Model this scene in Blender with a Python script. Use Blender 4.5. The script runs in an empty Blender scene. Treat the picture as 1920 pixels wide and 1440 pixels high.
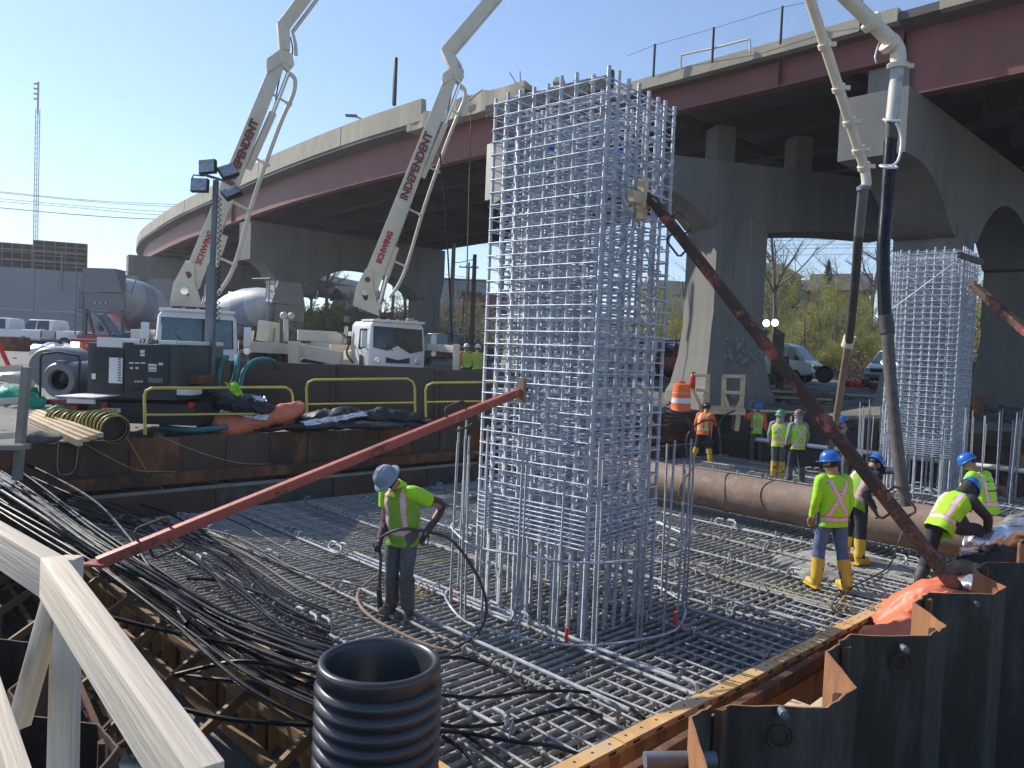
import bpy, bmesh, math, random
from math import sin, cos, pi, radians, sqrt, atan2
from mathutils import Vector, Matrix, Euler, noise

V = Vector
random.seed(7)
R = random.Random(11)
scene = bpy.context.scene
COL = scene.collection

# ------------------------------------------------------------ camera, sky, sun, exposure
EYE = V((0, 0, 3.0)); FPX = 1440.0
PITCH = radians(2.2); ROLL = radians(2.4)
_fw = V((0, cos(PITCH), -sin(PITCH))); _u0 = V((0, sin(PITCH), cos(PITCH))); _r0 = V((1, 0, 0))
_r = cos(ROLL)*_r0 + sin(ROLL)*_u0; _u = -sin(ROLL)*_r0 + cos(ROLL)*_u0
cd = bpy.data.cameras.new('camera'); cam = bpy.data.objects.new('camera', cd); COL.objects.link(cam)
cd.sensor_width = 36.0; cd.lens = 36.0*FPX/1920.0; cd.clip_start = 0.05; cd.clip_end = 4000
m = Matrix((_r, _u, -_fw)).transposed().to_4x4(); m.translation = EYE
cam.matrix_world = m
scene.camera = cam

SUN_AZ = radians(-60)       # from +Y towards +X
SUN_EL = radians(36)
world = bpy.data.worlds.new("World"); scene.world = world; world.use_nodes = True
wn = world.node_tree; bg = wn.nodes['Background']
sky = wn.nodes.new('ShaderNodeTexSky'); sky.sky_type = 'NISHITA'; sky.sun_disc = False
sky.sun_elevation = SUN_EL; sky.sun_rotation = SUN_AZ
sky.air_density = 1.0; sky.dust_density = 0.15; sky.ozone_density = 4.0; sky.altitude = 50
wn.links.new(sky.outputs[0], bg.inputs[0]); bg.inputs[1].default_value = 0.148
sl = bpy.data.lights.new('sun', 'SUN'); sl.energy = 4.9; sl.angle = radians(0.5); sl.color = (1.0, 0.93, 0.82)
sun = bpy.data.objects.new('sun', sl); COL.objects.link(sun)
_sd = V((sin(SUN_AZ)*cos(SUN_EL), cos(SUN_AZ)*cos(SUN_EL), sin(SUN_EL)))
sun.rotation_euler = (-_sd).to_track_quat('-Z', 'Y').to_euler()
sun.location = (-30, 20, 40)
scene.view_settings.view_transform = 'Standard'; scene.view_settings.look = 'None'
scene.view_settings.exposure = 0.38; scene.view_settings.gamma = 1.0
scene.view_settings.use_curve_mapping = False

# ------------------------------------------------------------ measuring helpers
def ray(px, py):
    return _fw + _r*((px-960)/FPX) + _u*(-(py-720)/FPX)
def atY(px, py, Y):
    d = ray(px, py); return EYE + d*(Y/d.y)
def atZ(px, py, z=0.0):
    d = ray(px, py); return EYE + d*((z-EYE.z)/d.z)
CA, SA = cos(radians(44)), sin(radians(44))
DA = V((CA, SA, 0)); DB = V((SA, -CA, 0)); UP = V((0, 0, 1))
def XY(a, b, z=0.0):
    return V((a*CA + b*SA, a*SA - b*CA, z))

# ------------------------------------------------------------ materials
def mat(name, col, rough=0.6, metal=0.0, var=0.15, scale=4.0, bump=0.0, bscale=None, col2=None, mix=0.5, coord='Object',
        wave=None, spec=0.5, emit=None, trans=0.0, streak=None, sharp=0.12, col3=None, mix3=0.6, scale3=1.5, alpha=None, coat=0.0):
    mt = bpy.data.materials.new(name); mt.use_nodes = True
    nt = mt.node_tree; N = nt.nodes; L = nt.links
    b = N['Principled BSDF']
    b.inputs['Roughness'].default_value = rough; b.inputs['Metallic'].default_value = metal
    b.inputs['Specular IOR Level'].default_value = spec
    if coat: b.inputs['Coat Weight'].default_value = coat
    if trans: b.inputs['Transmission Weight'].default_value = trans
    c = (col[0], col[1], col[2], 1)
    tc = N.new('ShaderNodeTexCoord')
    if emit:
        b.inputs['Emission Color'].default_value = (*emit[0], 1); b.inputs['Emission Strength'].default_value = emit[1]
    if alpha is not None: b.inputs['Alpha'].default_value = alpha
    n1 = N.new('ShaderNodeTexNoise'); n1.inputs['Scale'].default_value = scale; n1.inputs['Detail'].default_value = 6
    n1.inputs['Roughness'].default_value = 0.65
    src = tc.outputs[coord]
    if streak:
        mp = N.new('ShaderNodeMapping'); mp.inputs['Scale'].default_value = streak
        L.new(tc.outputs[coord], mp.inputs[0]); src = mp.outputs[0]
    L.new(src, n1.inputs['Vector'])
    r1 = N.new('ShaderNodeValToRGB')
    lo = tuple(max(0, x*(1-var)) for x in col); hi = tuple(min(1, x*(1+var)) for x in col)
    r1.color_ramp.elements[0].position = 0.3; r1.color_ramp.elements[1].position = 0.7
    r1.color_ramp.elements[0].color = (*lo, 1); r1.color_ramp.elements[1].color = (*hi, 1)
    L.new(n1.outputs[0], r1.inputs[0]); out = r1.outputs[0]
    def layer(out, c2, mixv, sc, sh, w):
        n2 = N.new('ShaderNodeTexNoise'); n2.inputs['Scale'].default_value = sc; n2.inputs['Detail'].default_value = 8
        n2.inputs['Roughness'].default_value = 0.7; n2.noise_dimensions = '4D'; n2.inputs['W'].default_value = w
        L.new(src, n2.inputs['Vector'])
        r2 = N.new('ShaderNodeValToRGB'); p = 1-mixv
        p = 0.5+(p-0.5)*0.5
        r2.color_ramp.elements[0].position = max(0, p-sh/2); r2.color_ramp.elements[1].position = min(1, p+sh/2)
        L.new(n2.outputs[0], r2.inputs[0])
        mx = N.new('ShaderNodeMix'); mx.data_type = 'RGBA'
        L.new(r2.outputs[0], mx.inputs[0]); L.new(out, mx.inputs[6]); mx.inputs[7].default_value = (*c2, 1)
        return mx.outputs[2]
    if col2: out = layer(out, col2, mix, scale*0.6, sharp, 3.1)
    if col3: out = layer(out, col3, mix3, scale3, sharp, 8.7)
    L.new(out, b.inputs['Base Color'])
    if bump or wave:
        bp = N.new('ShaderNodeBump'); bp.inputs['Distance'].default_value = 0.02
        if wave:
            wv = N.new('ShaderNodeTexWave'); wv.wave_type = 'BANDS'; wv.bands_direction = wave[0]
            wv.inputs['Scale'].default_value = wave[1]; wv.inputs['Distortion'].default_value = wave[3] if len(wave) > 3 else 0
            L.new(tc.outputs[coord], wv.inputs[0]); L.new(wv.outputs[0 if 'Color' not in wv.outputs else 'Fac'], bp.inputs['Height'])
            bp.inputs['Strength'].default_value = wave[2]; bp.inputs['Distance'].default_value = 0.01
            if bump:
                bp2 = N.new('ShaderNodeBump'); bp2.inputs['Distance'].default_value = 0.02; bp2.inputs['Strength'].default_value = bump
                n3 = N.new('ShaderNodeTexNoise'); n3.inputs['Scale'].default_value = bscale or scale*4; n3.inputs['Detail'].default_value = 5
                L.new(src, n3.inputs['Vector']); L.new(n3.outputs[0], bp2.inputs['Height']); L.new(bp.outputs[0], bp2.inputs['Normal'])
                bp = bp2
        else:
            n3 = N.new('ShaderNodeTexNoise'); n3.inputs['Scale'].default_value = bscale or scale*4; n3.inputs['Detail'].default_value = 6
            L.new(src, n3.inputs['Vector']); L.new(n3.outputs[0], bp.inputs['Height']); bp.inputs['Strength'].default_value = bump
        L.new(bp.outputs[0], b.inputs['Normal'])
    # slight roughness breakup
    mr = N.new('ShaderNodeMapRange'); mr.inputs['To Min'].default_value = max(0.02, rough-0.12); mr.inputs['To Max'].default_value = min(1, rough+0.12)
    L.new(n1.outputs[0], mr.inputs[0]); L.new(mr.outputs[0], b.inputs['Roughness'])
    return mt

M = {}
M['galv'] = mat('galvanised_bar', (.50, .54, .58), .5, .25, .3, 9, .12, 60, col2=(.30, .34, .39), mix=.35, wave=('X', 22, .9))
M['galvz'] = mat('galvanised_upright_bar', (.66, .71, .76), .5, .2, .25, 9, .12, 60, col2=(.38, .45, .53), mix=.3, wave=('Z', 22, .9))
M['galvt'] = mat('galvanised_tie', (.58, .64, .71), .55, .2, .25, 7, .1, 60, col2=(.22, .29, .40), mix=.45)
M['bar'] = mat('cement_caked_bar', (.44, .43, .40), .7, .1, .35, 6, .5, 50, col2=(.23, .22, .195), mix=.42, wave=('X', 18, .9), col3=(.55, .545, .51), mix3=.35, scale3=9)
M['barlow'] = mat('lower_bar', (.42, .43, .43), .55, .2, .3, 6, .3, 50, col2=(.2, .19, .17), mix=.4, wave=('X', 18, .8))
M['cement'] = mat('wet_cement', (.33, .325, .30), .75, 0, .3, 3, .9, 18, col2=(.14, .135, .12), mix=.45)
M['yardmud'] = mat('dark_yard_earth', (.115, .108, .095), .95, 0, .35, 1.4, .9, 6, col2=(.19, .18, .16), mix=.35, sharp=.25)
M['mud'] = mat('pit_bottom_mud', (.09, .085, .072), .6, 0, .4, 1.2, .9, 6, col2=(.12, .115, .1), mix=.4)
M['dirt'] = mat('site_dirt', (.20, .188, .168), .92, 0, .3, .6, .8, 3, col2=(.28, .268, .245), mix=.5, sharp=.3, col3=(.10, .093, .082), mix3=.42, scale3=.18)
M['hillgrass'] = mat('hill_grass', (.085, .095, .035), .95, 0, .4, .5, .5, 3, col2=(.15, .12, .07), mix=.5, sharp=.3)
M['water'] = mat('murky_water', (.03, .03, .028), .0, 0, .1, 2, 0, 3, spec=1.0, coat=1.0)
M['conc'] = mat('old_concrete', (.215, .21, .195), .85, 0, .12, .9, .07, 30, col2=(.155, .152, .143), mix=.45, sharp=.35, streak=(1, 1, .14), col3=(.10, .105, .105), mix3=.2, scale3=.8)
M['concl'] = mat('weathered_parapet_concrete', (.40, .365, .295), .88, 0, .14, 1.4, .4, 16, col2=(.30, .275, .23), mix=.45, sharp=.25, streak=(1, 1, .3))
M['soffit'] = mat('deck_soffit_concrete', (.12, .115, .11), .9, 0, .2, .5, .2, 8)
M['newconc'] = mat('new_retaining_wall_concrete', (.34, .36, .38), .85, 0, .08, .4, .15, 10, col2=(.28, .30, .32), mix=.4, sharp=.4)
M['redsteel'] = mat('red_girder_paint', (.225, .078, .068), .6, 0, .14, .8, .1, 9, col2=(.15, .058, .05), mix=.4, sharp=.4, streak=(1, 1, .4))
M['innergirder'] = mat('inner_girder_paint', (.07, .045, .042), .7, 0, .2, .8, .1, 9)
M['rust'] = mat('rusted_steel', (.17, .07, .035), .85, .1, .3, 2.2, .4, 22, col2=(.06, .042, .033), mix=.5, sharp=.2, streak=(1, 1, .4), col3=(.33, .14, .05), mix3=.3, scale3=3)
M['rustdark'] = mat('dark_rusted_steel', (.085, .060, .046), .8, .1, .35, 1.6, .4, 18, col2=(.11, .06, .04), mix=.4, sharp=.3, streak=(1, 1, .3), col3=(.2, .18, .16), mix3=.14, scale3=4)
M['sheetdark'] = mat('shade_darkened_sheet_steel', (.036, .035, .027), .7, .1, .3, 1.6, .35, 18, col2=(.045, .034, .026), mix=.35, sharp=.3, streak=(1, 1, .25), col3=(.16, .15, .13), mix3=.2, scale3=3)  # darker copy of the sheet steel, shade of the outer faces put into its colour
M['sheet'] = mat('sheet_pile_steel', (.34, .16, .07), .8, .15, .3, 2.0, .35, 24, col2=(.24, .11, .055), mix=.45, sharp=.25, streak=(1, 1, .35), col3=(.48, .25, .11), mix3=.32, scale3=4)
M['brownplate'] = mat('brown_painted_plate', (.085, .06, .045), .6, .1, .12, .8, .12, 10, col2=(.06, .043, .033), mix=.4, sharp=.4)
M['brownplate2'] = mat('lighter_brown_plate', (.20, .135, .10), .65, .1, .12, .8, .12, 10)  # end plate of the box, a lighter brown than its sides
M['formyel'] = mat('yellow_form_steel', (.68, .42, .17), .6, 0, .15, 3, .15, 25, col2=(.42, .22, .07), mix=.28, sharp=.3, col3=(.42, .38, .30), mix3=.35, scale3=5)
M['formbrown'] = mat('brown_form_steel', (.27, .17, .075), .7, 0, .25, 3, .2, 25, col2=(.14, .085, .045), mix=.45, sharp=.3)
M['formply'] = mat('form_plywood_face', (.055, .055, .05), .6, 0, .3, 2, .2, 18, col2=(.12, .1, .08), mix=.4)
M['braceorange'] = mat('faded_red_brace', (.34, .085, .058), .55, .1, .14, 4, .3, 30, col2=(.13, .045, .03), mix=.34, sharp=.05, col3=(.42, .17, .12), mix3=.3, scale3=2.5)
M['bracerust'] = mat('rusty_red_brace', (.24, .065, .05), .75, .1, .25, 4, .4, 30, col2=(.06, .032, .022), mix=.62, sharp=.06, col3=(.38, .12, .09), mix3=.3, scale3=3)
M['pipebrown'] = mat('brown_strut_pipe', (.27, .195, .155), .75, .05, .15, 1.2, .2, 18, col2=(.19, .125, .09), mix=.45, sharp=.25, col3=(.34, .28, .22), mix3=.25, scale3=5)
M['blackhdpe'] = mat('black_plastic_pipe', (.035, .037, .042), .33, 0, .25, 3, .05, 30, col2=(.07, .072, .075), mix=.25, spec=.6)
M['cable'] = mat('black_cable', (.008, .009, .011), .26, 0, .3, 5, 0, 40, spec=.3)
M['cabledusty'] = mat('dusty_black_hose', (.055, .053, .05), .6, 0, .4, 6, .15, 40)
M['wood'] = mat('weathered_timber', (.66, .585, .48), .8, 0, .14, 3.2, .08, 60, col2=(.52, .45, .36), mix=.38, sharp=.3, streak=(1, 1, 1))
M['grain'] = mat('sunbleached_rail_timber', (.68, .60, .49), .8, 0, .16, 3.0, .25, 8, col2=(.50, .42, .32), mix=.42, sharp=.25, streak=(.5, 14, 14), col3=(.30, .22, .15), mix3=.10, scale3=1.6)
M['woodgrey'] = mat('grey_timber', (.27, .25, .215), .85, 0, .2, 3, .3, 30)
M['woodnew'] = mat('fresh_lumber', (.62, .49, .32), .75, 0, .12, 3, .2, 30, col2=(.52, .38, .22), mix=.35)
M['woodold'] = mat('old_grey_plank', (.11, .1, .095), .9, 0, .35, 6, .6, 30)
M['yellowrail'] = mat('yellow_rail_paint', (.60, .50, .10), .5, 0, .15, 6, .1, 30, col2=(.42, .36, .12), mix=.25)
M['blacktarp'] = mat('black_blanket', (.018, .019, .022), .5, 0, .3, 3, .5, 9)
M['silvertarp'] = mat('silver_tarp', (.70, .71, .75), .25, .8, .1, 3, .4, 7)
M['orangetarp'] = mat('orange_blanket', (.70, .20, .10), .5, 0, .12, 3, .5, 9, col2=(.60, .14, .07), mix=.4, sharp=.4)
M['greentarp'] = mat('green_mesh', (.0, .30, .19), .6, 0, .25, 6, .5, 20)
M['bluetarp'] = mat('blue_tarp', (.03, .12, .30), .5, 0, .2, 3, .4, 8)
M['teal'] = mat('teal_hose', (.03, .20, .21), .4, 0, .2, 4, .1, 30)
M['darkgrey'] = mat('charcoal_enclosure_paint', (.045, .050, .058), .5, 0, .12, 3, .05, 20)
M['greypaint'] = mat('grey_machine_paint', (.20, .205, .215), .5, .1, .1, 3, .05, 20)
M['midgrey'] = mat('dull_grey_steel', (.16, .18, .20), .55, .35, .2, 3, .1, 20)
M['whitepaint'] = mat('white_vehicle_paint', (.78, .79, .78), .3, 0, .04, 1.5, 0, coat=.4)
M['cream'] = mat('cream_machine_paint', (.68, .62, .50), .42, 0, .06, 1.5, .04, 10, col2=(.50, .44, .34), mix=.22, sharp=.3)
M['redpaint'] = mat('dark_red_paint', (.25, .018, .02), .4, 0, .12, 3, 0, coat=.3)
M['glass'] = mat('vehicle_glass', (.02, .035, .04), .06, 0, .1, 2, 0, spec=.9)
M['tintglass'] = mat('teal_windscreen_glass', (.05, .12, .13), .08, 0, .4, 1.2, 0, spec=.9, col2=(.02, .04, .05), mix=.5, sharp=.3)
M['chrome'] = mat('chrome', (.75, .77, .8), .15, 1, .05, 4)
M['rubber'] = mat('tyre_rubber', (.022, .022, .023), .85, 0, .2, 8, .2, 30)
M['blackpaint'] = mat('black_paint', (.018, .018, .02), .3, 0, .1, 3, 0, coat=.3)
M['blackmetal'] = mat('black_steel', (.03, .03, .032), .55, .2, .2, 4, .1, 20)
M['lettering'] = mat('brown_red_lettering', (.20, .035, .03), .6, 0, .1, 5)
M['letterred'] = mat('red_lettering', (.45, .02, .03), .5, 0, .05, 5)
M['letterdark'] = mat('dark_lettering', (.03, .03, .035), .6, 0, .05, 5)
M['letterwhite'] = mat('white_label', (.72, .72, .70), .6, 0, .05, 5)
M['amber'] = mat('amber_lens', (.8, .25, .02), .3, 0, .05, 5)
M['redlens'] = mat('red_lens', (.5, .01, .01), .3, 0, .05, 5)
M['headlamp'] = mat('lit_headlamp', (.9, .85, .7), .2, 0, .02, 5, emit=((1, .82, .5), 2.5))
M['floodlit'] = mat('lit_floodlight', (.9, .95, .9), .2, 0, .02, 5, emit=((.93, 1, .9), 9))
M['lampglass'] = mat('floodlight_glass', (.32, .36, .38), .2, .3, .4, 14, .1, 40)
def leafy(n_, *a, **k):
    m_ = mat(n_, *a, **k); nt = m_.node_tree; b_ = nt.nodes['Principled BSDF']; o_ = nt.nodes['Material Output']
    t_ = nt.nodes.new('ShaderNodeBsdfTranslucent'); x_ = nt.nodes.new('ShaderNodeMixShader'); x_.inputs[0].default_value = .3
    nt.links.new(b_.inputs['Base Color'].links[0].from_socket, t_.inputs[0]); nt.links.new(b_.outputs[0], x_.inputs[1]); nt.links.new(t_.outputs[0], x_.inputs[2]); nt.links.new(x_.outputs[0], o_.inputs[0]); return m_
M['bark'] = mat('grey_bark', (.19, .155, .125), .9, 0, .25, 4, .4, 20)
M['leafgreen'] = leafy('spring_leaves', (.32, .34, .08), .7, 0, .35, .9, 0, col2=(.36, .31, .09), mix=.4)
M['leafdark'] = leafy('dull_undergrowth', (.15, .135, .065), .85, 0, .4, .7, 0, col2=(.19, .145, .09), mix=.5)
M['leafever'] = mat('evergreen_leaves', (.04, .06, .025), .8, 0, .4, .8)
M['woodpole'] = mat('utility_pole_wood', (.11, .085, .07), .9, 0, .25, 3, .3, 12)
M['wire'] = mat('wire', (.03, .03, .035), .6, 0, .1, 3)
M['tanwire'] = mat('tan_cord', (.40, .34, .24), .7, 0, .2, 5)
M['yellowwire'] = mat('yellow_cord', (.45, .34, .12), .6, 0, .2, 5)
M['roof'] = mat('shingle_roof', (.10, .095, .095), .9, 0, .2, 3, .3, 12)
M['brick'] = mat('brick_red_wall', (.27, .11, .07), .9, 0, .15, 4, .2, 14)
M['siding'] = mat('pale_siding', (.52, .53, .52), .8, 0, .06, 2)
M['sidingorange'] = mat('orange_siding', (.55, .30, .10), .8, 0, .06, 2)
M['sidingdark'] = mat('dark_siding', (.12, .11, .10), .8, 0, .06, 2)
M['drumwhite'] = mat('mixer_drum_white', (.42, .44, .45), .5, 0, .12, 2, .1, 12)
M['drumblue'] = mat('mixer_drum_blue', (.26, .31, .37), .5, 0, .12, 2)
M['orangecone'] = mat('orange_plastic', (.85, .15, .03), .5, 0, .08, 4)
M['reflect'] = mat('white_reflective_band', (.72, .73, .75), .4, 0, .05, 6)
M['dirtywhite'] = mat('cement_stained_pipe', (.50, .49, .45), .6, 0, .2, 5, .15, 30, col2=(.30, .29, .26), mix=.4)
M['ductyellow'] = mat('yellow_duct_rib', (.50, .38, .07), .5, 0, .25, 8, .1, 30)
M['ductblack'] = mat('black_duct_cloth', (.03, .03, .03), .7, 0, .25, 8, .3, 30)
M['redtag'] = mat('red_marking_tape', (.85, .06, .03), .6, 0, .05, 6)
M['skin'] = mat('skin', (.40, .215, .145), .55, 0, .08, 8)
M['hivis'] = mat('hi_vis_lime_cloth', (.38, .80, .015), .75, 0, .10, 7, .45, 14, col2=(.29, .58, .04), mix=.3, sharp=.35)
M['hiviso'] = mat('hi_vis_orange_cloth', (.90, .16, .02), .75, 0, .07, 9, .35, 14)
M['hivisd'] = mat('dirty_lime_cloth', (.20, .40, .04), .8, 0, .2, 6, .4, 14)
M['vstripe'] = mat('silver_reflective_stripe', (.60, .58, .63), .5, 0, .06, 9, .2, 14)
M['vorange'] = mat('orange_vest_border', (.92, .18, .03), .7, 0, .05, 9)
M['denim'] = mat('blue_denim', (.10, .15, .26), .85, 0, .25, 9, .5, 16)
M['darkjean'] = mat('dark_trousers', (.028, .038, .048), .85, 0, .25, 9, .5, 16)
M['greytrouser'] = mat('grey_work_trousers', (.10, .115, .12), .85, 0, .25, 9, .5, 16)
M['tan'] = mat('khaki_trousers', (.27, .22, .165), .85, 0, .2, 9, .5, 16)
M['darkcloth'] = mat('charcoal_cloth', (.045, .042, .045), .85, 0, .25, 9, .5, 16)
M['greycloth'] = mat('grey_hoodie_cloth', (.26, .26, .25), .85, 0, .2, 9, .5, 16)
M['navycloth'] = mat('navy_cloth', (.02, .025, .045), .85, 0, .25, 9, .5, 16)
M['tattoo'] = mat('patterned_dark_sleeve', (.07, .05, .055), .8, 0, .5, 22)
M['orangecloth'] = mat('orange_hoodie_cloth', (.75, .16, .05), .8, 0, .1, 9, .4, 16)
M['helmetblue'] = mat('blue_hard_hat_plastic', (.02, .14, .52), .3, 0, .06, 5, coat=.3)
M['helmetgrey'] = mat('grey_hard_hat_plastic', (.22, .29, .36), .4, 0, .06, 5)
M['helmetgreen'] = mat('green_hard_hat_plastic', (.08, .27, .15), .4, 0, .06, 5)
M['helmetbrown'] = mat('brown_hard_hat_plastic', (.13, .085, .075), .5, 0, .06, 5)
M['helmetwhite'] = mat('white_hard_hat_plastic', (.72, .74, .76), .4, 0, .06, 5)
M['helmetdark'] = mat('dark_hard_hat_plastic', (.035, .04, .05), .4, 0, .06, 5)
M['bootyellow'] = mat('yellow_rubber_boot', (.66, .44, .05), .45, 0, .15, 5, .1, 20, col2=(.42, .29, .07), mix=.3)
M['bootgrey'] = mat('muddy_rubber_boot', (.09, .088, .08), .6, 0, .35, 6, .3, 20)
M['hair'] = mat('dark_hair', (.02, .015, .012), .7, 0, .2, 20)
M['sunlitcap'] = mat('painted_sunlit_concrete', (.55, .52, .45), .8, 0, .08, 3)  # pale concrete tone with the sunlight put into its colour
M['bluebox'] = mat('blue_container_paint', (.04, .10, .22), .6, 0, .1, 2)

# ------------------------------------------------------------ mesh builder
class MB:
    def __init__(self): self.v = []; self.f = []; self.m = []
    def add(self, vs, fs, mi=0):
        o = len(self.v); self.v.extend([tuple(p) for p in vs])
        for f in fs: self.f.append(tuple(i+o for i in f)); self.m.append(mi)
    def box(self, c, s, rz=0.0, mi=0, rot=None):
        hx, hy, hz = s[0]/2, s[1]/2, s[2]/2; c = V(c)
        Rm = rot if rot is not None else Matrix.Rotation(rz, 3, 'Z')
        vs = [c + Rm @ V((x*hx, y*hy, z*hz)) for x in (-1, 1) for y in (-1, 1) for z in (-1, 1)]
        self.add(vs, [(0, 1, 3, 2), (4, 6, 7, 5), (0, 4, 5, 1), (2, 3, 7, 6), (0, 2, 6, 4), (1, 5, 7, 3)], mi); return self
    def beam(self, p0, p1, w, h, mi=0, up=UP, w1=None, h1=None):
        p0, p1 = V(p0), V(p1); d = (p1-p0).normalized()
        s = d.cross(V(up))
        if s.length < 1e-4: s = d.cross(V((0, 1, 0)))
        s.normalize(); t = s.cross(d)
        w1 = w if w1 is None else w1; h1 = h if h1 is None else h1
        vs = []
        for p, ww, hh in ((p0, w, h), (p1, w1, h1)):
            for a, b in ((-1, -1), (1, -1), (1, 1), (-1, 1)): vs.append(p + s*a*ww/2 + t*b*hh/2)
        self.add(vs, [(0, 1, 2, 3), (7, 6, 5, 4), (0, 4, 5, 1), (1, 5, 6, 2), (2, 6, 7, 3), (3, 7, 4, 0)], mi); return self
    def tube(self, pts, r, n=8, mi=0, cap=True, ref=None):
        pts = [V(p) for p in pts]; k = len(pts)
        rs = r if isinstance(r, (list, tuple)) else [r]*k
        T = []
        for i in range(k):
            t = pts[min(i+1, k-1)] - pts[max(i-1, 0)]
            T.append(t.normalized() if t.length > 1e-9 else V((0, 0, 1)))
        a = T[0].cross(UP)
        if a.length < 1e-3: a = T[0].cross(V((1, 0, 0)))
        if ref is not None: a = V(ref)
        a.normalize(); vs = []
        for i in range(k):
            a = (a - T[i]*a.dot(T[i]))
            if a.length < 1e-6: a = T[i].orthogonal()
            a.normalize(); b = T[i].cross(a)
            rr = rs[i]; rx, ry = (rr if isinstance(rr, (list, tuple)) else (rr, rr))
            for j in range(n):
                th = 2*pi*j/n; vs.append(pts[i] + a*cos(th)*rx + b*sin(th)*ry)
        fs = []
        for i in range(k-1):
            for j in range(n):
                q = i*n+j; q2 = i*n+(j+1) % n; fs.append((q, q2, q2+n, q+n))
        if cap: fs.append(tuple(range(n-1, -1, -1))); fs.append(tuple((k-1)*n+j for j in range(n)))
        self.add(vs, fs, mi); return self
    def lathe(self, prof, org=(0, 0, 0), axis=(0, 0, 1), n=24, mi=0, mis=None):
        ax = V(axis).normalized(); a = ax.orthogonal().normalized(); b = ax.cross(a); org = V(org); vs = []
        for r_, z_ in prof:
            for j in range(n):
                th = 2*pi*j/n; vs.append(org + ax*z_ + (a*cos(th)+b*sin(th))*r_)
        for i in range(len(prof)-1):
            pass
        o = len(self.v); self.v.extend([tuple(p) for p in vs])
        for i in range(len(prof)-1):
            for j in range(n):
                q = i*n+j; q2 = i*n+(j+1) % n
                self.f.append((o+q, o+q2, o+q2+n, o+q+n)); self.m.append(mis[i] if mis else mi)
        return self
    def cyl(self, c, r, h, axis=(0, 0, 1), n=20, mi=0):
        ax = V(axis).normalized(); c = V(c)
        return self.tube([c-ax*h/2, c+ax*h/2], r, n, mi)
    def prism(self, poly, vec, mi=0):
        k = len(poly); vec = V(vec); vs = [V(p) for p in poly] + [V(p)+vec for p in poly]
        fs = [tuple(range(k-1, -1, -1)), tuple(range(k, 2*k))] + [(i, (i+1) % k, (i+1) % k+k, i+k) for i in range(k)]
        self.add(vs, fs, mi); return self
    def sphere(self, c, r, n=12, mi=0, rot=None):
        c = V(c); rx, ry, rz = (r, r, r) if not isinstance(r, (tuple, list)) else r
        mth = n//2; vs = []; 
        for i in range(1, mth):
            ph = pi*i/mth
            for j in range(n):
                th = 2*pi*j/n; p = V((rx*sin(ph)*cos(th), ry*sin(ph)*sin(th), rz*cos(ph)))
                vs.append(c + (rot @ p if rot is not None else p))
        top = V((0, 0, rz)); bot = V((0, 0, -rz))
        vs.append(c + (rot @ top if rot is not None else top)); vs.append(c + (rot @ bot if rot is not None else bot))
        fs = []
        for i in range(mth-2):
            for j in range(n):
                q = i*n+j; q2 = i*n+(j+1) % n; fs.append((q, q+n, q2+n, q2))
        t, b = len(vs)-2, len(vs)-1
        for j in range(n):
            fs.append((t, j, (j+1) % n)); q = (mth-2)*n; fs.append((b, q+(j+1) % n, q+j))
        self.add(vs, fs, mi); return self
    def mesh(self, name, mats, smooth=True, bevel=0.0, angle=40):
        me = bpy.data.meshes.new(name); me.from_pydata(self.v, [], self.f)
        for mm in (mats if isinstance(mats, (list, tuple)) else [mats]): me.materials.append(mm)
        me.polygons.foreach_set('material_index', self.m)
        if bevel:
            bm = bmesh.new(); bm.from_mesh(me); bmesh.ops.remove_doubles(bm, verts=bm.verts, dist=1e-5)
            bmesh.ops.recalc_face_normals(bm, faces=bm.faces)
            es = [e for e in bm.edges if len(e.link_faces) == 2 and e.calc_face_angle(0) > radians(30)]
            bmesh.ops.bevel(bm, geom=es, offset=bevel, segments=2, affect='EDGES', profile=.6)
            bm.to_mesh(me); bm.free()
        else:
            bm = bmesh.new(); bm.from_mesh(me); bmesh.ops.recalc_face_normals(bm, faces=bm.faces); bm.to_mesh(me); bm.free()
        if smooth:
            me.shade_smooth()
            try: me.set_sharp_from_angle(angle=radians(angle))
            except Exception: pass
        me.update(); return me
    def build(self, name, mats, parent=None, smooth=True, bevel=0.0, angle=40):
        return place(self.mesh(name, mats, smooth, bevel, angle), name, parent)

WORLDPOS = {}
def place(me, name, parent=None, loc=None, rot=None):
    """link a mesh object; loc is in world axes for things built in place, or local for movable ones"""
    o = bpy.data.objects.new(name, me); COL.objects.link(o)
    l = V(loc) if loc is not None else V((0, 0, 0))
    if parent is not None:
        o.parent = parent
        if parent.get('_w'): l = l - parent.location
    o.location = l
    if rot is not None:
        o.rotation_mode = 'QUATERNION'; o.rotation_quaternion = rot
    return o

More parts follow.
